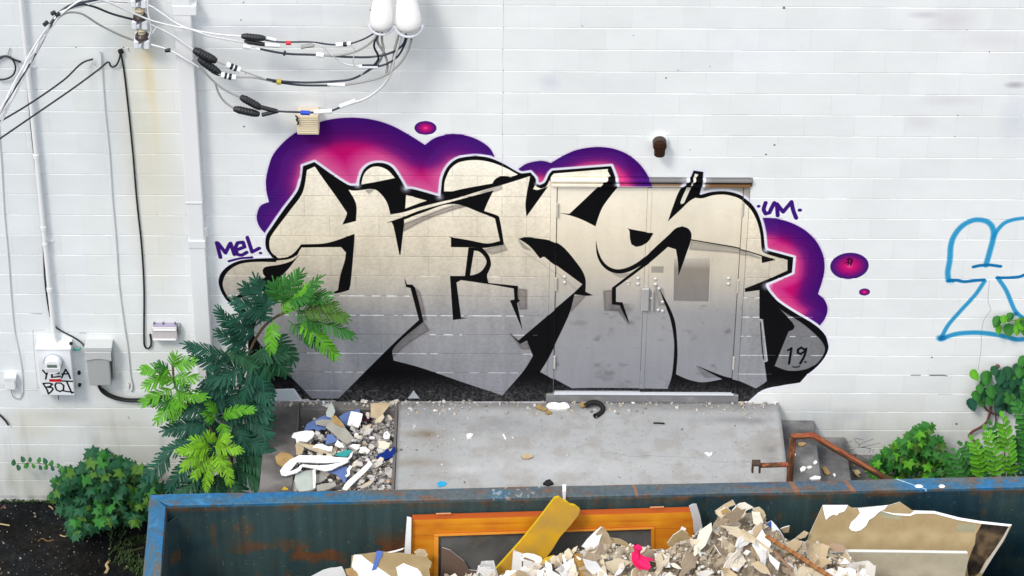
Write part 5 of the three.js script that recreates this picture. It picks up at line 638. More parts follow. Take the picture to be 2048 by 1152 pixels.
twig([[-6, 1047], [8, 1049], [19, 1051]], 0.007, 'pale forked stick at the left edge of the asphalt'); twig([[120, 1070], [130, 1073], [140, 1067], [147, 1064]], 0.006, 'wavy pale straw stalk below the maple bush'); twig([[76, 1083], [84, 1077], [95, 1082], [108, 1080]], 0.005, 'brown curl of dry grass in the middle of the asphalt', std('brown_straw', [0.20, 0.12, 0.05], 0.9)); twig([[210, 1148], [216, 1138], [213, 1130], [219, 1122]], 0.014, 'thick pale broken stalk at the bottom edge beside the dumpster'); twig([[288, 1095], [262, 1102], [245, 1109], [236, 1112]], 0.010, 'dark mossy branch lying against the dumpster', std('mossy_branch', [0.05, 0.055, 0.02], 0.9)); twig([[98, 1012], [104, 1016], [106, 1019]], 0.006, 'short brown stick near the wall base'); twig([[2, 1018], [6, 1014], [10, 1011]], 0.008, 'reddish leaf stalk by the wall at the left edge', std('reddish_straw', [0.16, 0.07, 0.05], 0.9));
{ const g = new THREE.IcosahedronGeometry(1, 0), n = 260, o = new THREE.InstancedMesh(g, stoneM, n), q = new THREE.Object3D(), c = new THREE.Color(); for (let i = 0; i < n; i++) { const px = rr(-20, 300), py = rr(1008, 1165), p = onY(px, py, 0.002); q.position.copy(p); const s = rnd() < 0.06 ? rr(0.008, 0.014) : rr(0.002, 0.006); q.scale.set(s * rr(0.8, 1.5), s * 0.7, s); q.rotation.set(rr(0, 6), rr(0, 6), rr(0, 6)); q.updateMatrix(); o.setMatrixAt(i, q.matrix); const k = rr(0.15, 0.7); c.setRGB(k, k * 0.96, k * 0.88); o.setColorAt(i, c); } o.name = 'grit'; tag(o, 'pale grit and pebbles scattered on the asphalt', 'grit'); kind(o, 'stuff'); o.castShadow = true; scene.add(o); }
// ------------------------------------------------------------------ rubble: torn sheets, boards and crumbs
const tan = mottled('tan_gypsum_paper', [166, 148, 112], [142, 122, 88], 0.5, 0.85, 0.001, { contrast: 1.6, speck: 8 }), tanPale = mottled('pale_tan_paper', [190, 172, 142], [160, 142, 112], 0.4, 0.85, 0.001, { contrast: 1.6, speck: 8 });
const paper = std('white_face_paper', [0.82, 0.82, 0.82], 0.7), gyp = std('gypsum_core', [0.70, 0.69, 0.66], 0.95), greyBoard = mottled('grey_board', [162, 160, 150], [136, 134, 126], 0.5, 0.85, 0.001, { contrast: 1.4, speck: 8 }), paleGreen = mottled('pale_green_board', [178, 186, 178], [158, 166, 160], 0.4, 0.8, 0.001, { contrast: 1.4, speck: 6 });
const blueSheet = std('blue_sheet', [0.10, 0.16, 0.36], 0.6), navy = std('navy_cloth', [0.004, 0.022, 0.16], 0.8), teal = std('teal_plastic', [0.02, 0.28, 0.27], 0.5), maroon = std('maroon_scrap', [0.045, 0.008, 0.014], 0.7), card = mottled('cardboard', [168, 140, 96], [140, 112, 72], 0.3, 0.9, 0.001, { contrast: 1.4, speck: 8 });
const UP = V(0, 1, 0);
// ---- the pit on the dock
const ZP = Z(560, 800, 6.227), pitP = (h, x = 690, y = 890) => onY(x, y, PITY + h);
const lie = (name, label, cat, a, h, tilt, m, edge = gyp, th = 0.014) => { const q = ZP(a), c = q.reduce((s, p) => [s[0] + p[0] / q.length, s[1] + p[1] / q.length], [0, 0]); return solo(name, slab(q, onY(c[0], c[1], PITY + h), V(tilt[0], 1, tilt[1]), th), [m, edge], label, cat); };
lie('blue_sheet', 'crumpled blue sheet at the upper left of the pit rubble', 'plastic sheet', [300,380, 318,330, 335,296, 400,262, 450,240, 520,205, 600,175, 655,180, 690,250, 620,320, 560,372, 510,366, 480,384, 420,360, 360,372], 0.10, [0.1, 0.25], blueSheet, blueSheet, 0.006);
lie('blue_sheet', 'blue sheet under the white square at the top of the pit rubble', 'plastic sheet', [735,205, 800,165, 868,138, 930,130, 985,108, 1000,150, 1010,240, 960,320, 890,352, 820,320, 770,270], 0.10, [0, 0.3], blueSheet, blueSheet, 0.006);
lie('blue_sheet', 'small blue sheet in the middle of the pit rubble', 'plastic sheet', [585,432, 640,420, 672,450, 712,490, 702,515, 640,535, 566,556, 572,500], 0.13, [0, 0.4], blueSheet, blueSheet, 0.006);
lie('blue_sheet', 'torn blue sheet below the long white trim in the pit', 'plastic sheet', [596,895, 650,870, 720,846, 830,826, 862,870, 840,930, 832,970, 812,1030, 790,1032, 768,985, 700,930], 0.12, [0.1, 0.3], blueSheet, blueSheet, 0.006);
lie('white_sheet', 'bright white square sheet lying on the blue sheet in the pit', 'sheet', [885,140, 960,152, 1030,172, 1012,260, 975,342, 900,325, 838,305, 860,220], 0.135, [0, 0.35], paper);
lie('white_shard', 'pointed pale shard standing at the top of the pit rubble', 'shard', [640,22, 672,90, 687,140, 660,200, 640,222, 580,205, 572,160, 600,90], 0.16, [0, 0.9], paleGreen);
lie('grey_board', 'long grey tan board slanting across the pit rubble', 'board', [648,200, 700,196, 760,262, 800,330, 925,480, 880,515, 830,548, 760,500, 700,450, 640,390, 570,335, 600,290, 630,255], 0.15, [-0.1, 0.4], greyBoard, gyp, 0.02);
lie('cardboard_flap', 'brown flap at the upper end of the slanting board in the pit', 'cardboard', [655,200, 690,192, 740,240, 790,300, 812,340, 740,320, 680,300, 640,262], 0.185, [-0.3, 0.45], card, card, 0.005);
lie('grey_board', 'small grey board chip left of the slanting board', 'board', [440,262, 520,240, 622,248, 640,300, 560,318, 500,300, 448,296], 0.135, [0, 0.3], greyBoard);
lie('cardboard_sheet', 'tan cardboard sheet leaning in the top right corner of the pit', 'cardboard', [1128,42, 1250,32, 1392,36, 1330,110, 1280,170, 1222,236, 1170,222, 1124,210, 1132,120], 0.15, [0.1, 0.6], tanPale);
lie('maroon_scrap', 'dark maroon scrap beside the tan cardboard sheet', 'scrap', [1040,195, 1120,178, 1148,240, 1080,270, 1008,285], 0.09, [0, 0.2], maroon, maroon);
{ const q = ZP([1198,705, 1240,668, 1292,648, 1320,612, 1342,600, 1372,650, 1400,600, 1432,575, 1440,620, 1420,700, 1360,722, 1290,748, 1230,742]); solo('navy_cloth', slab(q, onY(772, 910, PITY + 0.13), V(0.1, 1, 0.5), 0.03), navy, 'crumpled navy blue cloth at the right edge of the pit', 'cloth'); }
lie('teal_scrap', 'teal plastic scrap above the long white trim', 'scrap', [675,688, 760,640, 850,620, 902,628, 862,680, 830,708, 740,700], 0.12, [0, 0.25], teal, teal, 0.006);
lie('white_trim', 'long bent white trim strip forming the upper arm of a loop in the pit', 'trim strip', [0,880, 60,800, 130,740, 240,688, 400,690, 560,692, 700,712, 850,720, 885,660, 905,650, 895,700, 850,745, 820,770, 560,782, 380,776, 214,770, 150,850, 110,890, 90,918, 30,915], 0.17, [0, 0.30], paper, paper, 0.012);
lie('white_trim', 'long white trim strip forming the lower arm of a loop in the pit', 'trim strip', [0,885, 20,935, 70,945, 120,930, 205,905, 250,878, 278,826, 400,846, 560,885, 640,872, 720,830, 820,785, 850,768, 840,742, 760,776, 600,806, 480,815, 380,810, 280,800, 250,815, 220,850, 160,876, 90,900], 0.18, [0, 0.34], paper, paper, 0.012);
lie('white_strip', 'broad white torn strip running to the front right of the pit rubble', 'strip', [1075,800, 1112,745, 1150,800, 1060,900, 960,990, 890,1060, 832,1124, 780,1112, 800,1058, 850,1000, 905,955, 990,880], 0.15, [0, 0.3], paper, paper, 0.012);
lie('white_strip', 'short white curled strip beside the torn blue sheet', 'strip', [830,870, 870,815, 900,830, 870,870, 868,930, 830,960, 812,940, 842,915], 0.16, [0, 0.4], paper, paper);
lie('pale_board', 'pale greenish board at the front of the pit', 'board', [178,1005, 190,930, 280,890, 400,868, 425,980, 442,1105, 340,1130, 240,1140, 205,1090], 0.11, [0, 0.2], paleGreen);
lie('white_stick', 'narrow white stick upright on the pale board', 'stick', [405,868, 440,865, 446,960, 440,1090, 415,1105, 410,980], 0.15, [0, 0.25], paper);
lie('pinkish_board', 'narrow pinkish grey board left of the pale board', 'board', [48,965, 150,950, 200,1080, 215,1135, 95,1145, 70,1060], 0.09, [0.1, 0.2], std('pinkish_board_face', [0.40, 0.36, 0.35], 0.85));
lie('cardboard_box_flat', 'flattened tan cardboard square on the left curb of the dock', 'cardboard', [-62,705, 10,650, 60,652, 132,672, 172,712, 120,770, 60,842, 0,815, -40,790], 0.15, [0.1, 0.3], card, card);
lie('yellow_scrap', 'small yellow scrap at the front left corner of the pit', 'scrap', [18,1122, 52,1076, 100,1105, 105,1145, 40,1150], 0.12, [0, 0.3], std('yellow_scrap_face', [0.45, 0.30, 0.02], 0.8));
lie('grey_board', 'broken grey board at the front middle of the pit', 'board', [450,1062, 560,1040, 682,1018, 700,1060, 620,1100, 540,1128, 462,1130], 0.11, [0, 0.25], greyBoard);
lie('grey_board', 'pale grey board piece under the lower trim strip', 'board', [440,930, 540,905, 590,960, 520,1010, 450,1030], 0.10, [0, 0.2], greyBoard);
lie('cream_block', 'stack of cream wood offcuts at the right of the pit', 'offcuts', [1218,505, 1290,510, 1375,538, 1360,575, 1330,622, 1270,608, 1222,592, 1232,545], 0.14, [0, 0.3], std('cream_wood', [0.66, 0.60, 0.48], 0.8), gyp, 0.05);
lie('white_block', 'white lump above the cream offcuts in the pit', 'lump', [1285,452, 1300,410, 1335,382, 1368,432, 1360,478, 1302,482], 0.13, [0, 0.3], paper, gyp, 0.04);
lie('white_block', 'white lump near the middle of the pit rubble', 'lump', [870,575, 910,548, 990,555, 988,600, 955,622, 912,596], 0.13, [0, 0.3], paper, gyp, 0.03);
lie('paper_scrap', 'white crumpled paper at the left of the pit rubble', 'paper', [145,450, 170,410, 260,390, 330,380, 410,385, 432,412, 400,470, 330,520, 240,510, 200,560, 165,690, 150,700, 155,560], 0.12, [-0.1, 0.3], paper, gyp, 0.02);
lie('tan_board', 'tan board half under the crumpled paper in the pit', 'board', [185,560, 260,520, 300,600, 270,670, 190,690], 0.11, [0, 0.25], tanPale);
lie('tan_board', 'thin tan strip across the middle left of the pit rubble', 'board', [210,520, 330,590, 460,640, 560,655, 640,672, 540,610, 420,560, 300,540], 0.125, [0.1, 0.3], tanPale);
lie('paper_scrap', 'white paper scrap above the left end of the trim loop', 'paper', [400,590, 450,550, 520,545, 600,580, 655,575, 640,640, 560,625, 480,600], 0.135, [0, 0.3], paper);
lie('paper_scrap', 'white flake between the small blue sheet and the board', 'flake', [680,560, 715,498, 770,540, 802,590, 740,590], 0.14, [0, 0.35], paper);
lie('orange_scrap', 'thin orange scrap near the front right of the pit', 'scrap', [1300,1000, 1390,990, 1400,1018, 1310,1028], 0.08, [0, 0.2], std('orange_scrap_face', [0.45, 0.16, 0.05], 0.8));
lie('orange_scrap', 'thin orange scrap at the back of the pit', 'scrap', [480,145, 570,140, 560,175, 500,172], 0.06, [0, 0.2], std('orange_scrap_back', [0.40, 0.16, 0.06], 0.8));
function crumbField(name, label, cat, n, place, cols, sMin, sMax) { const g = new THREE.DodecahedronGeometry(1, 0), p = g.attributes.position; for (let i = 0; i < p.count; i++) { const k = 0.75 + 0.5 * hash(Math.round(p.getX(i) * 50) + 31, Math.round(p.getY(i) * 50 + p.getZ(i) * 170)); p.setXYZ(i, p.getX(i) * k, p.getY(i) * k, p.getZ(i) * k); } g.computeVertexNormals();
  const m = std(name + '_surface', '#ffffff', 0.95), o = new THREE.InstancedMesh(g, m, n), q = new THREE.Object3D(), c = new THREE.Color(); for (let i = 0; i < n; i++) { const [P, k] = place(i); const s = sMin + (sMax - sMin) * Math.pow(rnd(), 2.4) * (k ?? 1); q.position.copy(P); q.scale.set(s * rr(0.7, 1.6), s * rr(0.3, 0.7), s * rr(0.7, 1.2)); q.rotation.set(rr(-0.7, 0.7), rr(0, 6.28), rr(-0.7, 0.7)); q.updateMatrix(); o.setMatrixAt(i, q.matrix); const h = pick(cols), v = rr(0.8, 1.15); c.setRGB(h[0] * v, h[1] * v, h[2] * v); o.setColorAt(i, c); }
  o.name = name; tag(o, label, cat); kind(o, 'stuff'); o.castShadow = o.receiveShadow = true; scene.add(o); }
const GREYS = [[0.36, 0.34, 0.33], [0.30, 0.28, 0.27], [0.42, 0.40, 0.38], [0.5, 0.48, 0.45], [0.24, 0.22, 0.21], [0.62, 0.60, 0.57], [0.42, 0.34, 0.24], [0.34, 0.31, 0.30]];
crumbField('pit_rubble', 'heaped grey plaster rubble filling the pit on the left of the dock', 'rubble', 2600, (i) => { const x = i < 1900 ? 700 + 98 * Math.sqrt(rnd()) - 8 * rnd() : rr(575, 790), y = i < 1900 ? rr(828, 985) : rr(865, 990); const h = sstep(0, 30, 797 - x) * sstep(820, 850, y) * rnd() * (i < 1900 ? 0.11 : 0.07); return [onY(Math.min(x, 794), y, PITY + h), 1]; }, GREYS, 0.005, 0.028);
crumbField('dock_crumbs', 'white and tan crumbs scattered along the back edge of the dock and in the dark pit corner', 'crumbs', 780, (i) => { if (i < 360) return [onY(805 + 755 * Math.pow(rnd(), 1.2), 803 + 26 * Math.pow(rnd(), 2.6) + 2 * rnd(), DY + 0.004), 0.95]; if (i < 520) return [onY(800 + 760 * rnd(), 812 + 160 * rnd(), DY + 0.003), 0.5]; if (i < 600) return [onY(rr(800, 940), rr(810, 900), DY + 0.003), 0.7]; if (i < 690) return [onY(rr(588, 690), rr(830, 900), PITY + 0.008), 0.9]; return [onY(rr(535, 800), rr(801, 812), DY + 0.003), 1.1]; }, [[0.62, 0.62, 0.60], [0.5, 0.46, 0.40], [0.42, 0.36, 0.28], [0.44, 0.43, 0.42], [0.33, 0.31, 0.29], [0.2, 0.18, 0.17]], 0.003, 0.021);
// ---- things lying on the dock slab
const onDock = (name, label, cat, a, m, h = 0.015, tilt = [0, 0], th = 0.012, edge = m) => { const q = T0(a), c = q.reduce((s, p) => [s[0] + p[0] / q.length, s[1] + p[1] / q.length], [0, 0]); return solo(name, slab(q, onY(c[0], c[1], DY + h), V(tilt[0], 1, tilt[1]), th), [m, edge], label, cat); };
onDock('plaster_chunk', 'bright white flat plaster chunk lying against the door sill', 'plaster chunk', [1092,812, 1097,806, 1108,804, 1118,806, 1128,804, 1136,808, 1140,814, 1132,818, 1115,819, 1098,817], paper, 0.03, [0, 0.2], 0.026, gyp);
onDock('tan_chip', 'tan board chip left of the white plaster chunk', 'chip', [1072,814, 1080,806, 1084,812, 1095,818, 1090,821, 1078,818], card, 0.02, [0, 0.1]); onDock('tan_chip', 'tan rolled chip right of the white plaster chunk', 'chip', [1158,808, 1163,804, 1172,805, 1174,811, 1164,815], card, 0.025, [0, 0.2]); onDock('tan_chip', 'tan chip in the open middle of the dock slab', 'chip', [1043,912, 1048,907, 1064,908, 1066,913, 1056,917, 1046,916], tanPale, 0.02, [0, 0.1]); onDock('tan_chip', 'small orange tan chip just under the white plaster chunk', 'chip', [1091,821, 1102,822, 1104,826, 1096,828, 1092,826], card, 0.015);
onDock('white_flake', 'white flake on the left part of the dock slab', 'flake', [933,868, 940,866, 947,868, 942,874, 934,877], paper, 0.012); onDock('white_flake', 'thin slanted white flake left of the middle of the dock', 'flake', [1005,868, 1008,868, 1013,877, 1010,878], paper, 0.012); onDock('white_flake', 'heart-shaped white flake on the right part of the dock slab', 'flake', [1409,905, 1414,904, 1418,906, 1425,904, 1424,909, 1418,912], paper, 0.012);
onDock('blue_paint_blob', 'bright blue paint blob at the front of the dock slab', 'paint', [874,966, 880,962, 890,963, 894,967, 888,972, 878,974], std('sky_blue_paint', [0.02, 0.34, 0.62], 0.5), 0.006, [0, 0], 0.004);
solo('rubber_strip', tube([[1170, 812], [1180, 806], [1193, 805], [1203, 811], [1206, 820], [1200, 827], [1190, 832]].map(([x, y], i) => onY(x, y, DY + 0.03 + 0.02 * Math.sin(i))), 0.022, 40, 8), dark, 'black bent rubber strip lying beside the door sill', 'rubber strip');
solo('bent_nail', tube([onY(1307, 846, DY + 0.01), onY(1318, 846, DY + 0.01), onY(1329, 847, DY + 0.012)], 0.007, 10, 6), dark, 'dark bent nail on the right part of the dock slab', 'nail');
onDock('black_lump', 'small black lump at the front edge of the dock near the white strap', 'lump', [1086,966, 1092,960, 1100,958, 1107,966, 1096,970], dark, 0.03, [0, 0.3], 0.03);
for (const [a, label] of [[[1600,937, 1606,932, 1612,934, 1610,940, 1602,943], 'white plaster flake, leftmost of the cluster on the top step'], [[1613,934, 1620,931, 1625,934, 1618,937], 'white plaster flake, middle of the cluster on the top step'], [[1626,925, 1632,920, 1635,925, 1630,928], 'white plaster flake, uppermost of the cluster on the top step'], [[1619,956, 1630,951, 1642,953, 1640,958, 1624,959], 'large whitish slab flake at the front of the top step'], [[1588,906, 1592,908, 1590,911], 'tiny white flake under the handrail bend']]) { const q = T0(a), c = q[0]; solo('step_flake', slab(q, onY(c[0], c[1], 0.985), V(0, 1, 0.05), 0.015), [paper, gyp], label, 'flake'); }
{ const f = (name, a, y, m, label) => solo(name, slab(T0(a), onY(a[0], a[1], y), V(0.05, 1, 0.05), 0.012), [m, m], label, 'scrap'); f('tan_chip', [1596,885, 1606,884, 1613,887, 1604,892, 1597,890], 0.98, card, 'tan chip at the back of the top step'); f('tan_chip', [1643,935, 1650,932, 1661,945, 1657,950, 1650,947], 0.80, card, 'tan block chip on the second step'); f('white_chip', [1666,948, 1669,946, 1672,951, 1669,953], 0.80, paper, 'small white chip on the second step'); f('leaf_litter', [1706,940, 1716,939, 1722,946, 1715,948, 1720,953, 1710,948], 0.62, strawM, 'dry tan leaf on the third step'); }
crumbField('step_litter', 'dark leaf litter and grit in the corner behind the lower steps', 'litter', 320, () => { const x = rr(1680, 1760), y = rr(893, 952); return [onY(x, y, 0.60 - (x - 1690) * 0.002 + 0.02 * rnd()), 1]; }, [[0.08, 0.06, 0.05], [0.14, 0.09, 0.06], [0.2, 0.15, 0.1], [0.05, 0.045, 0.04], [0.3, 0.24, 0.18]], 0.005, 0.022);
{ const P = []; for (let i = 0; i < 14; i++) { const a = onZ(rr(1690, 1745), rr(890, 935), rr(0.05, 0.25)); P.push(tube([a, a.clone().add(V(rr(-0.06, 0.06), rr(0.02, 0.08), rr(-0.02, 0.05))), a.clone().add(V(rr(-0.12, 0.12), rr(0.05, 0.14), rr(0, 0.08)))], 0.0022, 8, 4)); } const o = solo('dry_twigs', merge(P), std('dark_twig', [0.07, 0.05, 0.04], 0.9), 'tangle of dry dark twigs against the wall behind the lower steps', 'twigs'); kind(o, 'stuff'); }
// ---- the dumpster's load
const lean = (v, y, up, side = 0) => { const N = DZ.clone().addScaledVector(UP, up); const q = [dp(3.2, y, v), N.clone().addScaledVector(DX, side)]; q.push(N); return q; };
const sheet = (name, label, cat, poly, [P0, N, N0], th, m, edge, group, c = poly.reduce((s, p) => [s[0] + p[0] / poly.length, s[1] + p[1] / poly.length], [0, 0]), P = N0 ? onPlane(c[0], c[1], P0, N0) : P0) => solo(name, slab(poly, P, N, th), [m, edge ?? m], label, cat, group);
{ // orange wooden door with a dusty pane
  const grain = dataTex(256, (u, v) => { const a = fbm(u * 3, v * 22, 4), b = fbm(u * 5 + 9, v * 5, 3, 5); return [214 + 26 * (a - 0.5) + 40 * (b - 0.5), 140 + 40 * (a - 0.5) + 54 * (b - 0.5), 28 + 24 * (a - 0.5)]; });
  const wood = std('orange_varnished_wood', '#ffffff', 0.38); wood.map = rep(grain, 1.1); const woodTop = std('reddish_wood_edge', [0.40, 0.075, 0.008], 0.5), [P, N] = lean(0.255, 1.42, 0.10); N.normalize();
  const o = thing('wooden_door', 'orange varnished wooden door with a dusty glass pane leaning in the dumpster', 'door', onPlane(1100, 1100, P, N));
  const piece = (n, a, m, off = 0, th = 0.045) => part(n, slab(T0(a), P.clone().addScaledVector(N, off), N, th), [m, woodTop], o);
  piece('top_rail', [825,1040, 1385,1024, 1387,1056, 1307,1057, 870,1070, 824,1072], wood, 0, 0.075); piece('stile', [823.5,1072.5, 870,1070.5, 872,1240, 821,1240], wood); piece('stile', [1307,1057.5, 1387,1056.5, 1392,1240, 1309,1240], wood);
  const bead = mottled('pale_wood_bead', [238, 160, 62], [222, 140, 44], 0.5, 0.4, 0.0005); piece('bead', [868,1067.5, 1308,1054, 1309,1058, 868,1073], bead, 0.012, 0.02); piece('bead', [868,1073.5, 877,1073, 876,1240, 868,1240], bead, 0.011, 0.02); piece('bead', [1302,1059, 1309,1058.5, 1310,1240, 1303,1240], wood, 0.011, 0.02);
  const glass = new THREE.MeshPhysicalMaterial({ roughness: 0.08, transmission: 0.96, thickness: 0, color: 0xc4c6c6, side: THREE.DoubleSide }); glass.name = 'dusty_glass'; part('pane', slab(T0([860,1062, 1318,1048, 1320,1240, 860,1240]), P.clone().addScaledVector(N, -0.018), N, 0.005), glass, o);
  const film = dataTex(256, (u, v) => { const q = clamp(60 + 150 * (fbm(u * 5, v * 5, 5, 5) - 0.3), 0, 255); return [q, q, q]; }, false), dust = std('pane_dust', [0.34, 0.34, 0.33], 0.95, { transparent: true, opacity: 0.55 }); dust.alphaMap = rep(film, 0.9); part('dust_film', slab(T0([878,1072, 1303,1058, 1304,1240, 877,1240]), P.clone().addScaledVector(N, -0.0165), N, 0.0005), dust, o);
  for (const [x0, x1] of [[872, 902], [1300, 1328]]) { const a = onPlane(x0, 1036 - (x0 - 825) * 0.03, P, N), b = onPlane(x1, 1036 - (x1 - 825) * 0.03, P, N); part('hinge_mortise', rod(a.clone().addScaledVector(N, -0.02).add(V(0, 0.022, 0)), b.clone().addScaledVector(N, -0.02).add(V(0, 0.022, 0)), 0.006, 0.006, 6), std('bare_wood', [0.55, 0.26, 0.14], 0.8), o); }
}
sheet('tan_scrap', 'brown torn board against the lower left of the glass pane', 'scrap', T0([884,1095, 900,1100, 915,1112, 928,1122, 938,1140, 960,1142, 962,1200, 880,1200]), lean(0.275, 1.42, 0.10), 0.006, std('pinkish_tan_board', [0.17, 0.115, 0.09], 0.85), gyp);
sheet('white_batten', 'white batten standing against the left edge of the orange door', 'batten', T0([814,1037, 823,1039, 822,1095, 821,1160, 806,1160, 810,1090]), lean(0.30, 1.4, 0.10), 0.03, paper, gyp);
sheet('white_flap', 'curled translucent white sheet at the right end of the orange door', 'sheet', T0([1378,1012, 1386,1008, 1393,1008, 1400,1030, 1406,1060, 1399,1067, 1388,1066, 1386,1040]), lean(0.30, 1.42, 0.12, 0.2), 0.006, std('milky_sheet', [0.52, 0.52, 0.53], 0.6));
{ const yl = mottled('yellow_foam_board', [186, 142, 34], [158, 124, 58], 0.5, 0.85, 0.002, { contrast: 1.8 }), ye = std('yellow_foam_edge', [0.62, 0.42, 0.01], 0.9); sheet('yellow_plank', 'broken yellow foam plank leaning diagonally across the orange door', 'plank', T0([1109,997, 1118,995, 1126,1002, 1134,1005, 1140,1010, 1150,1012, 1160,1020, 1157,1030, 1140,1052, 1120,1074, 1104,1100, 1085,1125, 1060,1165, 1030,1215, 930,1215, 965,1170, 1004,1125, 1040,1085, 1075,1042]), lean(0.44, 1.45, 0.42), 0.055, yl, ye); }
{ const a = slab(T0([1125,969, 1132,969, 1132,983, 1125,983]), onY(1128, 976, RIM + 0.008), UP, 0.006), b = slab(T0([1124.5,982, 1132,982, 1131,1004, 1126,1006]), dp(3, 1.5, RW + 0.004), DZ, 0.006); solo('white_strap', merge([a, b]), paper, 'short white strap hung over the far rim of the dumpster', 'strap'); }
{ const [P, N] = lean(0.42, 1.42, 0.62), o = thing('drywall_board', 'large tan drywall board with torn white paper and a black mouldy end', 'drywall board', onPlane(1820, 1120, P, N)); N.normalize();
  const piece = (n, a, m, e, off, th) => part(n, slab(T0(a), P.clone().addScaledVector(N, off), N, th), [m, e], o);
  piece('board', [1645,1012, 1696,1011, 1704,1016, 1716,1016, 1750,1013, 1776,1011, 1790,1007, 1800,1004, 1812,1012, 1825,1021, 1868,1023, 1890,1028, 1918,1036, 1961,1043, 1995,1048, 2024,1050, 2018,1062, 2006,1085, 1985,1115, 1966,1147, 1935,1200, 1600,1200, 1604,1120, 1618,1070], tan, gyp, 0, 0.016);
  piece('torn_paper', [1645,1010, 1696,1010, 1692,1018, 1688,1023, 1678,1026, 1674,1031, 1666,1029, 1658,1034, 1652,1040, 1649,1030], paper, paper, 0.006, 0.003); piece('torn_paper', [1716,1017, 1745,1014, 1776,1010, 1770,1018, 1758,1024, 1748,1034, 1738,1040, 1732,1052, 1722,1060, 1712,1063, 1703,1061, 1698,1056, 1702,1045, 1712,1036, 1720,1026], paper, paper, 0.008, 0.003); piece('torn_paper', [1760,1022, 1790,1027, 1820,1028, 1830,1021, 1868,1022, 1918,1035, 1961,1042, 2024,1049, 2020,1053, 1960,1047, 1916,1040, 1868,1027, 1832,1027, 1820,1032, 1790,1030], paper, paper, 0.004, 0.003);
  const mould = mottled('black_mould', [92, 76, 56], [34, 28, 24], 0.35, 0.95, 0.002, { contrast: 2.4, speck: 20 }); piece('mouldy_end', [1964,1047, 1990,1050, 2017,1053, 2008,1070, 1994,1092, 1980,1112, 1972,1120, 1958,1146, 1938,1160, 1934,1130, 1940,1112, 1946,1096, 1950,1088, 1952,1068, 1958,1058], mould, mould, 0.002, 0.0015); piece('bare_edge', [2006,1074, 2016,1056, 2020,1054, 2010,1076, 1990,1108, 1966,1146, 1958,1148, 1972,1124, 1990,1098], std('mouldy_gypsum', [0.42, 0.38, 0.33], 0.9), gyp, 0.0055, 0.002);
  const gs = mottled('faded_green_print', [150, 142, 110], [134, 134, 112], 0.15, 0.9, 0.0005); piece('faded_print', [1759,1024, 1800,1027, 1804,1040, 1766,1036], gs, gs, 0.0015, 0.001); piece('faded_print', [1916,1047, 1950,1048, 1954,1052, 1946,1064, 1912,1062], gs, gs, 0.0015, 0.001); }
{ const [P, N] = lean(0.80, 1.30, 0.34); sheet('drywall_board', 'second grey tan drywall board with a thick white edge in front of the large one', 'drywall board', T0([1661,1107, 1700,1104, 1800,1105, 1936,1107, 1938,1114, 1930,1150, 1920,1240, 1664,1240]), [P, N], 0.055, mottled('grey_tan_board', [172, 164, 144], [150, 142, 122], 0.6, 0.85, 0.001), std('white_board_edge', [0.66, 0.66, 0.63], 0.85)); sheet('brown_plaster_lump', 'brown plaster lump lying on the edge of the second drywall board', 'plaster lump', T0([1653,1090, 1665,1086, 1685,1089, 1692,1097, 1690,1104, 1665,1103, 1655,1100]), lean(0.84, 1.42, 0.7), 0.04, std('brown_plaster', [0.34, 0.24, 0.16], 0.95)); }
{ const ZQ = Z(660, 1040, 4.267), [P, N] = lean(0.62, 1.22, 0.75), o = thing('drywall_board', 'broken drywall board with white paint and a blue tape strip left of the orange door', 'drywall board', onPlane(780, 1150, P, N)); N.normalize(); const piece = (n, a, m, e, off, th) => part(n, slab(ZQ(a), P.clone().addScaledVector(N, off), N, th), [m, e], o);
  piece('board', [185,305, 240,292, 290,290, 370,278, 450,270, 520,278, 600,280, 650,284, 740,300, 830,318, 845,340, 868,360, 860,400, 845,420, 855,480, 850,760, 150,760, 175,420, 182,360], tan, gyp, 0, 0.016); piece('white_paint', [205,296, 270,300, 310,335, 370,380, 440,425, 520,480, 700,640, 700,760, 160,760, 218,470, 225,450, 185,395, 195,345], paper, paper, 0.004, 0.003); piece('white_paint', [565,405, 595,388, 625,368, 680,390, 745,415, 770,440, 790,480, 820,620, 640,620, 580,480], paper, paper, 0.005, 0.003); piece('blue_tape', [398,264, 420,262, 450,268, 440,320, 425,330, 396,420, 355,432, 372,380, 385,330], std('blue_masking_tape', [0.06, 0.13, 0.40], 0.6), blueSheet, 0.010, 0.002);
  piece('paper_tear', [480,275, 560,258, 620,240, 640,236, 615,255, 560,272, 520,280], gyp, gyp, 0.004, 0.003); }
sheet('grey_sheet', 'flat pale grey sheet at the bottom edge left of the drywall board', 'sheet', Z(660, 1040, 4.267)([-60,425, 0,408, 60,402, 100,394, 120,430, 145,490, 200,700, -400,700, -200,500]), lean(0.72, 1.12, 1.2), 0.012, std('grey_sheet_face', [0.46, 0.46, 0.46], 0.8));
sheet('tan_scrap', 'small curled tan scrap just left of the broken drywall board', 'scrap', T0([690,1138, 700,1136, 712,1142, 716,1150, 705,1156, 694,1150]), lean(0.70, 1.15, 0.8), 0.014, card);
sheet('tan_scrap', 'tan torn paper tucked behind the lower left of the orange door frame', 'scrap', T0([828,1104, 838,1098, 850,1100, 856,1110, 850,1116, 835,1112]), lean(0.42, 1.25, 0.6), 0.012, tanPale, gyp);
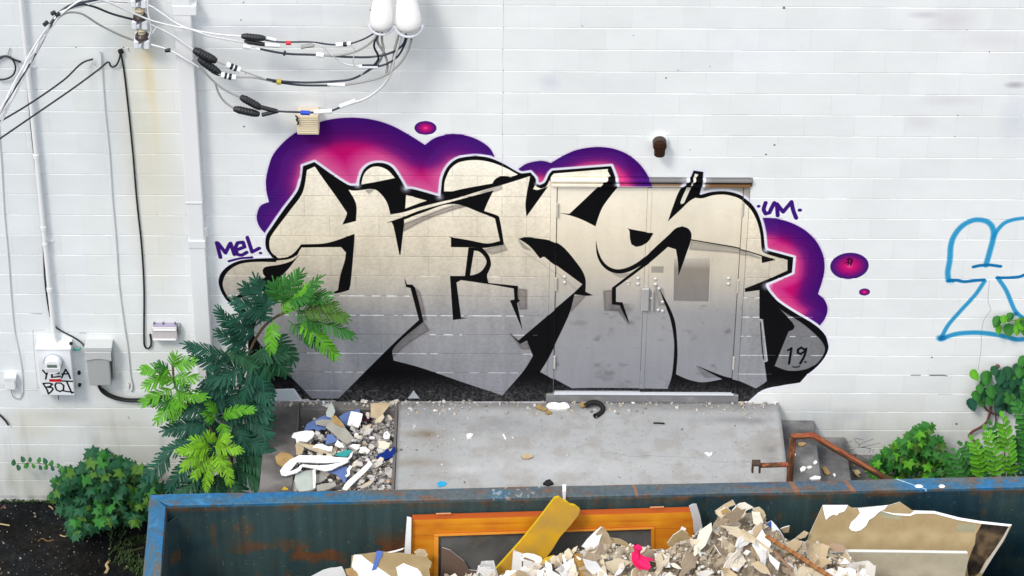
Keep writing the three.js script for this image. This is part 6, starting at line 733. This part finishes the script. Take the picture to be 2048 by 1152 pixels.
{ const bx = std('white_box_plastic', [0.76, 0.77, 0.78], 0.45); const a = onPlane(974, 1123, ...lean(0.72, 1.2, 0.3)), o = thing('white_channel', 'short white box section standing at the bottom edge before the glass pane', 'box section', a.clone()); const [P, N] = lean(0.74, 1.22, 0.28); N.normalize(); part('front_face', slab(T0([957,1136, 988,1136, 996,1180, 945,1180]), P, N, 0.05), bx, o); part('top_face', slab(T0([958,1136, 963,1122, 987,1121, 989,1136]), onPlane(972, 1136, P, N), UP, 0.012), mottled('dusty_white_top', [196, 196, 196], [150, 148, 146], 0.12, 0.8, 0.001), o); part('side_face', slab(T0([989,1136, 987.5,1121, 996,1150, 998,1180, 996.5,1180]), onPlane(992, 1140, P, N), V(0.9, 0.4, 0.4), 0.006), std('shaded_side', [0.62, 0.63, 0.65], 0.5), o); }
{ const bx = std('white_fixture_plastic', [0.74, 0.74, 0.73], 0.45), [P, N] = lean(0.60, 1.3, 0.3), o = thing('white_fixture', 'broken white fixture with two uprights at the foot of the yellow plank', 'fixture', onPlane(1052, 1130, P, N)); N.normalize(); part('left_upright', slab(T0([1027,1101, 1032,1106, 1044,1110, 1043,1180, 1020,1180]), P, N, 0.04), bx, o); part('right_upright', slab(T0([1047,1120, 1066,1124, 1082,1126, 1070,1180, 1044,1180]), P.clone().addScaledVector(N, 0.03), N, 0.04), bx, o); part('top_cap', slab(T0([1033,1110, 1042,1108, 1054,1106, 1068,1108, 1082,1114, 1085,1120, 1078,1130, 1062,1126, 1046,1122]), onPlane(1062, 1118, P, N), V(0.1, 1, 0.5), 0.012), bx, o); part('slot', slab(T0([1046,1116, 1050,1114, 1068,1121, 1072,1125, 1066,1126, 1050,1121]), onPlane(1060, 1120, P, N).add(V(0, 0.012, 0.01)), V(0.1, 1, 0.5), 0.004), std('slot_brown', [0.20, 0.14, 0.09], 0.9), o); }
// ---- the heap: an underlying mound, crumbs, and torn scraps on it
const TOPS = [[600, 1172], [860, 1156], [1000, 1150], [1080, 1128], [1130, 1104], [1180, 1090], [1230, 1086], [1330, 1094], [1375, 1074], [1425, 1056], [1440, 1024], [1480, 1014], [1525, 1026], [1545, 1054], [1580, 1078], [1640, 1090], [1700, 1118], [1760, 1150], [2080, 1172]];
const heapTop = (x) => { for (let i = 0; i + 1 < TOPS.length; i++) if (x <= TOPS[i + 1][0]) { const [a, b] = [TOPS[i], TOPS[i + 1]]; return a[1] + (b[1] - a[1]) * clamp((x - a[0]) / (b[0] - a[0]), 0, 1); } return 1172; };
const heapV = (y) => 0.42 + (y - 1010) / 160 * 0.62; // distance from the far side of the dumpster, by height in the heap
const heapAt = (x, y, out = 0) => { const P = dp(3, 1, heapV(y) + out); return onPlane(x, y, P, DZ); };
{ const nx = 150, ny = 26, pos = [], idx = []; for (let j = 0; j <= ny; j++) for (let i = 0; i <= nx; i++) { const x = 600 + 1480 * i / nx, t = j / ny; let p; if (j < 3) { p = heapAt(x, heapTop(x) + 6).addScaledVector(DZ, -0.12 * (3 - j)).add(V(0, -0.16 * (3 - j), 0)); } else { const y = heapTop(x) + 6 + (1290 - heapTop(x)) * (j - 3) / (ny - 3); p = heapAt(x, y); } p.add(V((fbm(i * 0.9, j * 0.9, 2) - 0.5) * 0.08, (fbm(i * 0.7 + 40, j * 0.7, 3) - 0.5) * 0.12, (fbm(i * 0.7, j * 0.7 + 50, 3) - 0.5) * 0.10)); pos.push(p.x, p.y, p.z); }
  for (let j = 0; j < ny; j++) for (let i = 0; i < nx; i++) { const a = j * (nx + 1) + i; idx.push(a, a + nx + 1, a + 1, a + 1, a + nx + 1, a + nx + 2); }
  const g = new THREE.BufferGeometry(); g.setAttribute('position', new THREE.Float32BufferAttribute(pos, 3)); g.setIndex(idx); const o = new THREE.Mesh(metricUV(g), mottled('plaster_rubble', [188, 174, 152], [122, 110, 94], 0.35, 0.95, 0.01, { contrast: 2.6, speck: 30 })); o.name = 'rubble_mound'; tag(o, 'mound of crushed plaster and dust under the scraps in the dumpster', 'rubble'); kind(o, 'stuff'); o.castShadow = o.receiveShadow = true; scene.add(o); }
crumbField('heap_crumbs', 'plaster crumbs and splinters between the scraps of the dumpster heap', 'crumbs', 1900, () => { const x = 860 + 880 * rnd(), y = heapTop(x) + (1185 - heapTop(x)) * rnd(); return [heapAt(x, y, 0.01 + 0.04 * rnd()), 1]; }, [[0.62, 0.58, 0.52], [0.54, 0.48, 0.38], [0.48, 0.39, 0.27], [0.66, 0.65, 0.62], [0.5, 0.42, 0.32], [0.34, 0.28, 0.21], [0.58, 0.52, 0.43]], 0.003, 0.019);
function scrapGeo(sx, sy, bend, th, cf, cb, ce) { // a torn flat piece: straight edges, one or two ragged corners, folded or curled along its length
  const nc = 4 + Math.floor(rnd() * 3), cor = []; for (let i = 0; i < nc; i++) { const an = (i + rr(-0.28, 0.28)) / nc * 6.283, r = rr(0.72, 1.12); cor.push([Math.cos(an) * r * sx * 0.55, Math.sin(an) * r * sy * 0.55]); }
  const out = []; for (let i = 0; i < nc; i++) { const p = cor[i], q = cor[(i + 1) % nc], rag = rnd() < 0.4 ? 0.14 : 0.02; out.push(p); for (const t of [0.33, 0.66]) out.push([p[0] + (q[0] - p[0]) * t + rr(-rag, rag) * sx * 0.5, p[1] + (q[1] - p[1]) * t + rr(-rag, rag) * sy * 0.5]); }
  const n = out.length, fold = rnd() < 0.45 ? rr(0.3, 1.1) : 0, fx = rr(-0.2, 0.2) * sx, rings = [0, 0.5, 1];
  const pt = (k, i, s) => { const x = out[i % n][0] * rings[k], y = out[i % n][1] * rings[k]; return V(x, y, bend * (x * x) / sx + fold * Math.max(0, x - fx) + s * th * 0.5 + 0.12 * bend * y); }; const P = [], C = []; const add = (c, ...v) => v.forEach((q) => { P.push(q.x, q.y, q.z); C.push(...c); });
  for (const s of [1, -1]) for (let i = 0; i < n; i++) { const A = pt(0, i, s), B = pt(1, i, s), D = pt(1, i + 1, s), E = pt(2, i, s), F = pt(2, i + 1, s), c = s > 0 ? cf : cb; if (s > 0) { add(c, A, B, D, B, E, F, B, F, D); } else { add(c, A, D, B, B, F, E, B, D, F); } }
  for (let i = 0; i < n; i++) { const a = pt(2, i, 1), b = pt(2, i + 1, 1), c = pt(2, i, -1), d = pt(2, i + 1, -1); add(ce, a, c, b, b, c, d); } return geoFrom(P, C); }
const scrapM = std('torn_scrap', '#ffffff', 0.85, { vertexColors: true, side: THREE.DoubleSide });
const TAN = [0.44, 0.34, 0.21], TANP = [0.54, 0.46, 0.33], WH = [0.74, 0.73, 0.71], CR = [0.60, 0.54, 0.44], GR = [0.50, 0.47, 0.43], DK = [0.26, 0.20, 0.14], GY = [0.70, 0.68, 0.64];
const KINDS = [['tan_scrap', TAN, WH, 'torn tan paper-faced drywall scrap in the dumpster heap', 'tan drywall scraps in the heap'], ['tan_scrap', TANP, TAN, 'torn tan paper-faced drywall scrap in the dumpster heap', 'tan drywall scraps in the heap'], ['white_scrap', WH, TAN, 'torn white drywall scrap in the dumpster heap', 'white drywall scraps in the heap'], ['cream_scrap', CR, GY, 'torn cream plaster scrap in the dumpster heap', 'cream plaster scraps in the heap'], ['grey_scrap', GR, GY, 'torn grey plaster scrap in the dumpster heap', 'grey plaster scraps in the heap'], ['dark_scrap', DK, GR, 'dark brown torn scrap in the dumpster heap', 'dark scraps in the heap']];
function scrap(x, y, sx, sy, k, { out = 0.05, n, spin = rr(0, 6.28), bend = rr(-0.9, 0.9), label, group, name, cf, cat = 'scrap' } = {}) { const K = KINDS[k], o = new THREE.Mesh(scrapGeo(sx * PX, sy * PX, bend, rnd() < 0.5 ? 0.013 : 0.004, cf ?? K[1], K[2], GY), scrapM); o.name = numbered(name ?? K[0]); o.position.copy(heapAt(x, y, out)); const N = (n ?? V(rr(-0.7, 0.7), rr(0.1, 1.2), rr(0.2, 1))).clone().addScaledVector(toCam, 0.45).normalize(); o.quaternion.setFromUnitVectors(V(0, 0, 1), N).multiply(new THREE.Quaternion().setFromAxisAngle(V(0, 0, 1), spin)); o.castShadow = o.receiveShadow = true; tag(o, label ?? K[3], cat, label ? group : group ?? K[4]); scene.add(o); return o; }
for (let i = 0; i < 215; i++) { const x = 885 + 850 * rnd(), t = Math.pow(rnd(), 0.8), y = heapTop(x) + 4 + (1172 - heapTop(x)) * t; if (x < 1095 && y < 1140) continue; const s = 15 + 38 * Math.pow(rnd(), 1.5); scrap(x, y, s * rr(0.8, 1.7), s * rr(0.35, 0.85), pick([0, 0, 1, 1, 1, 2, 2, 2, 3, 3, 4, 5]), { out: rr(0.04, 0.11) }); }
// larger scraps that can be told apart
const big = (name, label, cat, a, v, y, up, side, m, e = gyp, th = 0.013) => sheet(name, label, cat, a, lean(v, y, up, side), th, m, e);
const ZH = Z(1380, 990, 6.0235), ZG = Z(1100, 1030, 6.827);
big('tan_scrap', 'upright tan drywall strip with a rounded top in the middle of the heap', 'scrap', ZH([720,780, 750,660, 820,620, 890,630, 890,720, 875,740, 890,800, 895,1100, 700,1100, 710,860]), 0.90, 1.4, 0.6, 0, tanPale);
big('white_scrap', 'bright white torn sheet lying across the left of the highest mound', 'scrap', ZH([310,440, 330,385, 400,390, 430,410, 560,395, 600,430, 640,500, 620,545, 560,545, 480,510, 400,490, 330,470]), 0.72, 1.5, 0.9, 0, paper, paper);
big('pointed_white_sheet', 'pointed white and blue sheet right of the highest mound', 'sheet', ZH([985,310, 1040,370, 1100,450, 1145,530, 1110,580, 1040,540, 980,510, 990,420]), 0.70, 1.45, 0.5, 0.3, std('bluish_white_sheet', [0.70, 0.74, 0.80], 0.6), paper);
big('blue_scrap', 'small blue printed flap beside the pointed white sheet', 'scrap', ZH([880,380, 940,330, 985,310, 990,390, 930,402]), 0.69, 1.45, 0.6, 0, std('blue_print', [0.03, 0.09, 0.30], 0.6), paper);
big('tan_scrap', 'folded tan drywall paper on top of the highest mound, at its left', 'scrap', ZH([300,190, 400,120, 510,60, 545,120, 480,140, 440,180, 400,290, 370,300, 345,250, 310,230]), 0.60, 1.6, 0.5, -0.4, tanPale); big('tan_scrap', 'folded tan drywall paper on top of the highest mound, at its middle', 'scrap', ZH([545,130, 600,95, 660,85, 770,150, 720,170, 650,200, 560,160]), 0.60, 1.6, 0.9, 0.2, std('cream_paper', [0.60, 0.56, 0.48], 0.85)); big('tan_scrap', 'brown inner fold below the top of the highest mound', 'scrap', ZH([510,190, 560,140, 650,190, 630,230, 560,270, 520,230]), 0.62, 1.55, 0.3, 0.3, std('brown_paper', [0.32, 0.22, 0.12], 0.85)); big('tan_scrap', 'cream torn flap on the right shoulder of the highest mound', 'scrap', ZH([755,165, 840,145, 890,190, 915,250, 890,300, 850,315, 800,250]), 0.62, 1.55, 0.6, 0.3, tanPale); big('tan_scrap', 'cream scrap with an orange stain below the highest mound top', 'scrap', ZH([405,345, 440,290, 490,240, 560,300, 620,350, 600,400, 520,385, 440,385]), 0.68, 1.5, 0.6, 0, std('cream_paper_stained', [0.58, 0.50, 0.40], 0.85)); big('tan_scrap', 'small brown fold left below the highest mound top', 'scrap', ZH([370,190, 440,150, 490,200, 420,290, 400,260]), 0.64, 1.55, 0.3, -0.2, std('ochre_paper', [0.38, 0.25, 0.10], 0.85));
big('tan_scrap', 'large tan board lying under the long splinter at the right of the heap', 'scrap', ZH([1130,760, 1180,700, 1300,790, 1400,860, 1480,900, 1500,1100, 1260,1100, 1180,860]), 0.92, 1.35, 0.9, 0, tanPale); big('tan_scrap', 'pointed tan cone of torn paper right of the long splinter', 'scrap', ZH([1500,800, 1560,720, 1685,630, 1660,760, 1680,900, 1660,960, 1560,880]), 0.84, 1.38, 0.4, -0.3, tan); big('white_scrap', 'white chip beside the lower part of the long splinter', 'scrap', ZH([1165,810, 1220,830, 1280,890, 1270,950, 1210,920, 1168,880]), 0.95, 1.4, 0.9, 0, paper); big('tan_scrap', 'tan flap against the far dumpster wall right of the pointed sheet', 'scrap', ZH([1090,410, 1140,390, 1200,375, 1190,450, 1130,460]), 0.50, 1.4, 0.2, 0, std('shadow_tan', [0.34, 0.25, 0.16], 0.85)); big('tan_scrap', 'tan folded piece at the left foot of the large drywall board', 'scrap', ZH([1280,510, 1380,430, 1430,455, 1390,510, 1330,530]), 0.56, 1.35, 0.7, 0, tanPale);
big('tan_scrap', 'tan curled strip crossing the heap left of the rounded strip', 'scrap', ZH([420,510, 500,530, 540,600, 470,640, 440,700, 500,780, 470,800, 380,740, 430,640]), 0.88, 1.4, 0.6, 0, tanPale); big('pale_strip', 'pale grey strip standing left of the rounded tan strip', 'scrap', ZH([490,800, 540,680, 580,600, 640,560, 665,540, 640,640, 600,740, 540,810]), 0.90, 1.4, 0.4, 0, std('pale_grey_paper', [0.58, 0.54, 0.52], 0.8)); big('white_angle', 'thin white bent angle strip at the left of the highest mound', 'strip', ZH([130,685, 240,700, 240,725, 155,715, 125,830, 80,915, 65,905, 110,820]), 0.92, 1.4, 0.7, 0, paper, paper, 0.008);
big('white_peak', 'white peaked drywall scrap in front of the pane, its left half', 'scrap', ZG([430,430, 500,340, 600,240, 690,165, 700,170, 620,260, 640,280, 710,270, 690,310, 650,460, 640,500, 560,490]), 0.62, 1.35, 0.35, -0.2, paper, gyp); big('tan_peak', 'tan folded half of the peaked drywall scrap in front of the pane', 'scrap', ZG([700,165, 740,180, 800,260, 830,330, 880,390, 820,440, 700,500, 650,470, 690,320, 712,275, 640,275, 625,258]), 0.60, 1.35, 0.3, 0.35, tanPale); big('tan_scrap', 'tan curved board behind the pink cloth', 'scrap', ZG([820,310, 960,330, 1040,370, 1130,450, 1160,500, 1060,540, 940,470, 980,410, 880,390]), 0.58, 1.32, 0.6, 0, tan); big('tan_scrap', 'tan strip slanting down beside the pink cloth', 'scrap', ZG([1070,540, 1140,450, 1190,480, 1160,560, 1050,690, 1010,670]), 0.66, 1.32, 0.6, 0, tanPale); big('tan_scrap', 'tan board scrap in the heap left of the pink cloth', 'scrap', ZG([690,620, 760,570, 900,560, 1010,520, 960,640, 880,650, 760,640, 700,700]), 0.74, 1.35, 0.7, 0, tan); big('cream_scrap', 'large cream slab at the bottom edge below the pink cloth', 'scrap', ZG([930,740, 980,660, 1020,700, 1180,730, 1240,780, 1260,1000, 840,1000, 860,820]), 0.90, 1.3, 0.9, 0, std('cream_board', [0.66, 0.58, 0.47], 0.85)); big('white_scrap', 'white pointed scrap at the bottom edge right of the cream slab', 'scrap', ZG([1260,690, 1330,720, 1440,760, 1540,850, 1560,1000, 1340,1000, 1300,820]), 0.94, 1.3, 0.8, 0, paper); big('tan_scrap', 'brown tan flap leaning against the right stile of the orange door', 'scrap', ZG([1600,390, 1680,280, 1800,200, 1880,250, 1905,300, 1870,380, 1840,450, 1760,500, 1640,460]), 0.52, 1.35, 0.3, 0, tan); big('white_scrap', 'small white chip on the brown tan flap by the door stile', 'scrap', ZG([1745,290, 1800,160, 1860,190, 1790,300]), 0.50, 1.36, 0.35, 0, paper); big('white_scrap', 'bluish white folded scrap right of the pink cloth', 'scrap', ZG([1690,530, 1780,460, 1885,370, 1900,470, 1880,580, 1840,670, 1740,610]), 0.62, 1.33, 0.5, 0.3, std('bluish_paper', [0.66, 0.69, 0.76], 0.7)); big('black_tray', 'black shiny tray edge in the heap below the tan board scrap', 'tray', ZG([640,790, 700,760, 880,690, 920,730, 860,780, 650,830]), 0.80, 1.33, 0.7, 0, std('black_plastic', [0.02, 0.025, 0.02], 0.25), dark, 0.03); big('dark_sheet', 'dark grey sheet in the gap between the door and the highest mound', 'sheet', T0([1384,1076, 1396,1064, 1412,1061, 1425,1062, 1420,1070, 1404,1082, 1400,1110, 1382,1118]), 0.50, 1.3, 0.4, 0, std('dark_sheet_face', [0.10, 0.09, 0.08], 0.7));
big('yellow_lump', 'yellow foam lump at the foot of the yellow plank', 'foam lump', T0([1078,1130, 1090,1116, 1108,1110, 1118,1116, 1128,1122, 1120,1136, 1100,1142, 1082,1142]), 0.66, 1.3, 0.8, 0, std('yellow_foam', [0.52, 0.35, 0.02], 0.9), std('yellow_foam_side', [0.5, 0.34, 0.02], 0.9), 0.05); big('white_scrap', 'torn white paper between the yellow lump and the white peak', 'scrap', ZG([60,580, 120,565, 200,560, 270,495, 290,500, 270,590, 210,640, 150,610]), 0.70, 1.33, 0.7, 0, paper, paper, 0.006);
{ const c = heapAt(1275, 1110, 0.20), P = [], N = 22, Hn = 16; // a gathered cloth: a pinched neck at the top, spreading folds below
  const pos = [], idx = []; for (let j = 0; j <= Hn; j++) for (let i = 0; i < N; i++) { const t = j / Hn, an = i / N * 6.283, fold = 0.30 * Math.sin(an * 5 + t * 3) * sstep(0.1, 0.5, t) + 0.3 * (fbm(Math.cos(an) * 2 + 5, Math.sin(an) * 2 + t * 4, 3) - 0.5); const w = (t < 0.12 ? 0.010 + t * 0.22 : t < 0.4 ? 0.034 - (t - 0.12) * 0.05 : 0.020 + Math.pow((t - 0.4) / 0.6, 0.8) * (0.040 + 0.022 * Math.cos(an - 0.4))) * (1 + fold + 0.5 * (vnoise(an * 1.6 + 3, t * 6) - 0.5)); pos.push(c.x - 0.020 + 0.05 * t * t + 0.02 * Math.sin(t * 7) + Math.cos(an) * w, c.y + 0.105 - 0.19 * t + 0.03 * Math.sin(an * 2 + 1) * t * t, c.z + Math.sin(an) * w * 0.8); }
  for (let j = 0; j < Hn; j++) for (let i = 0; i < N; i++) { const a = j * N + i, b = j * N + (i + 1) % N; idx.push(a, b, a + N, b, b + N, a + N); }
  const g = new THREE.BufferGeometry(); g.setAttribute('position', new THREE.Float32BufferAttribute(pos, 3)); g.setIndex(idx); g.computeVertexNormals(); solo('pink_cloth', g, std('hot_pink_cloth', [0.80, 0.010, 0.11], 0.7, { side: THREE.DoubleSide }), 'hot pink gathered cloth sticking up from the heap', 'cloth'); }
{ const woodS = mottled('splintered_wood', [160, 112, 70], [112, 72, 42], 0.12, 0.85, 0.002), woodY = mottled('yellowish_wood', [172, 138, 76], [128, 94, 44], 0.08, 0.85, 0.002); const stick = (name, label, x0, y0, x1, y1, w, h, m, out = 0.12) => { const a = heapAt(x0, y0, out), b = heapAt(x1, y1, out + 0.04), d = b.clone().sub(a), L = d.length(); const g = new THREE.BoxGeometry(w * PX, L, h * PX, 1, 10, 1), p = g.attributes.position; for (let i = 0; i < p.count; i++) { const t = p.getY(i) / L; p.setX(i, p.getX(i) * (1 - 0.2 * hash(i, 5)) + 0.01 * Math.sin(t * 4)); p.setZ(i, p.getZ(i) * (0.8 + 0.3 * hash(i, 9))); } g.applyQuaternion(new THREE.Quaternion().setFromUnitVectors(UP, d.normalize())); g.translate((a.x + b.x) / 2, (a.y + b.y) / 2, (a.z + b.z) / 2); g.computeVertexNormals(); solo(name, g, m, label, 'wood splinter'); };
  stick('wood_splinter', 'long brown wood splinter running down the right of the heap', 1532, 1072, 1672, 1160, 9, 8, woodS); stick('wood_splinter', 'tan wood strip lying parallel above the long brown splinter', 1486, 1060, 1545, 1104, 8, 4, tanPale, 0.13); stick('wood_splinter', 'thin dark reddish splinter between the two long pieces', 1550, 1102, 1582, 1140, 4, 4, std('reddish_splinter', [0.26, 0.15, 0.09], 0.85), 0.13); stick('wood_block', 'short upright yellowish wood block at the left of the heap', 1155, 1112, 1170, 1170, 17, 14, woodY, 0.06); stick('wood_splinter', 'thin pale bent lath right of the yellowish wood block', 1172, 1124, 1192, 1160, 4, 4, tanPale, 0.10); }
for (const [x, w, label] of [[1838, 17, 'white plaster smear, larger of two on the dumpster rim'], [1884, 13, 'white plaster smear, smaller of two on the dumpster rim']]) { const y = 972; solo('rim_plaster_smear', slab([[x - w / 2, y], [x - w / 4, y - 3], [x + w / 4, y - 2.5], [x + w / 2, y + 1], [x + w / 5, y + 3], [x - w / 3, y + 2.5]], onY(x, y, RIM + 0.008), UP, 0.006), paper, label, 'smear'); }

for (let i = 0; i < 64; i++) { const x = i < 40 ? rr(705, 792) : rr(585, 700), y = i < 40 ? rr(832, 982) : rr(868, 980), k = pick([1, 2, 3, 3, 4, 4, 4]), K = KINDS[k], sz = rr(9, 22), o = new THREE.Mesh(scrapGeo(sz * PX * rr(0.8, 1.6), sz * PX * rr(0.5, 0.9), rr(-0.5, 0.5), 0.012, K[1], K[2], GY), scrapM); o.name = numbered('plaster_scrap'); o.position.copy(onY(x, y, PITY + (i < 40 ? 0.06 + 0.05 * sstep(0, 30, 797 - x) : 0.07) + 0.02 * rnd())); o.quaternion.setFromUnitVectors(V(0, 0, 1), V(rr(-0.5, 0.5), 1, rr(-0.2, 0.6)).normalize()).multiply(new THREE.Quaternion().setFromAxisAngle(V(0, 0, 1), rr(0, 6.28))); o.castShadow = o.receiveShadow = true; scene.add(tag(o, 'flat broken plaster scrap among the rubble in the dock pit', 'scrap', 'plaster scraps in the dock pit')); }
renderer.render(scene, camera);
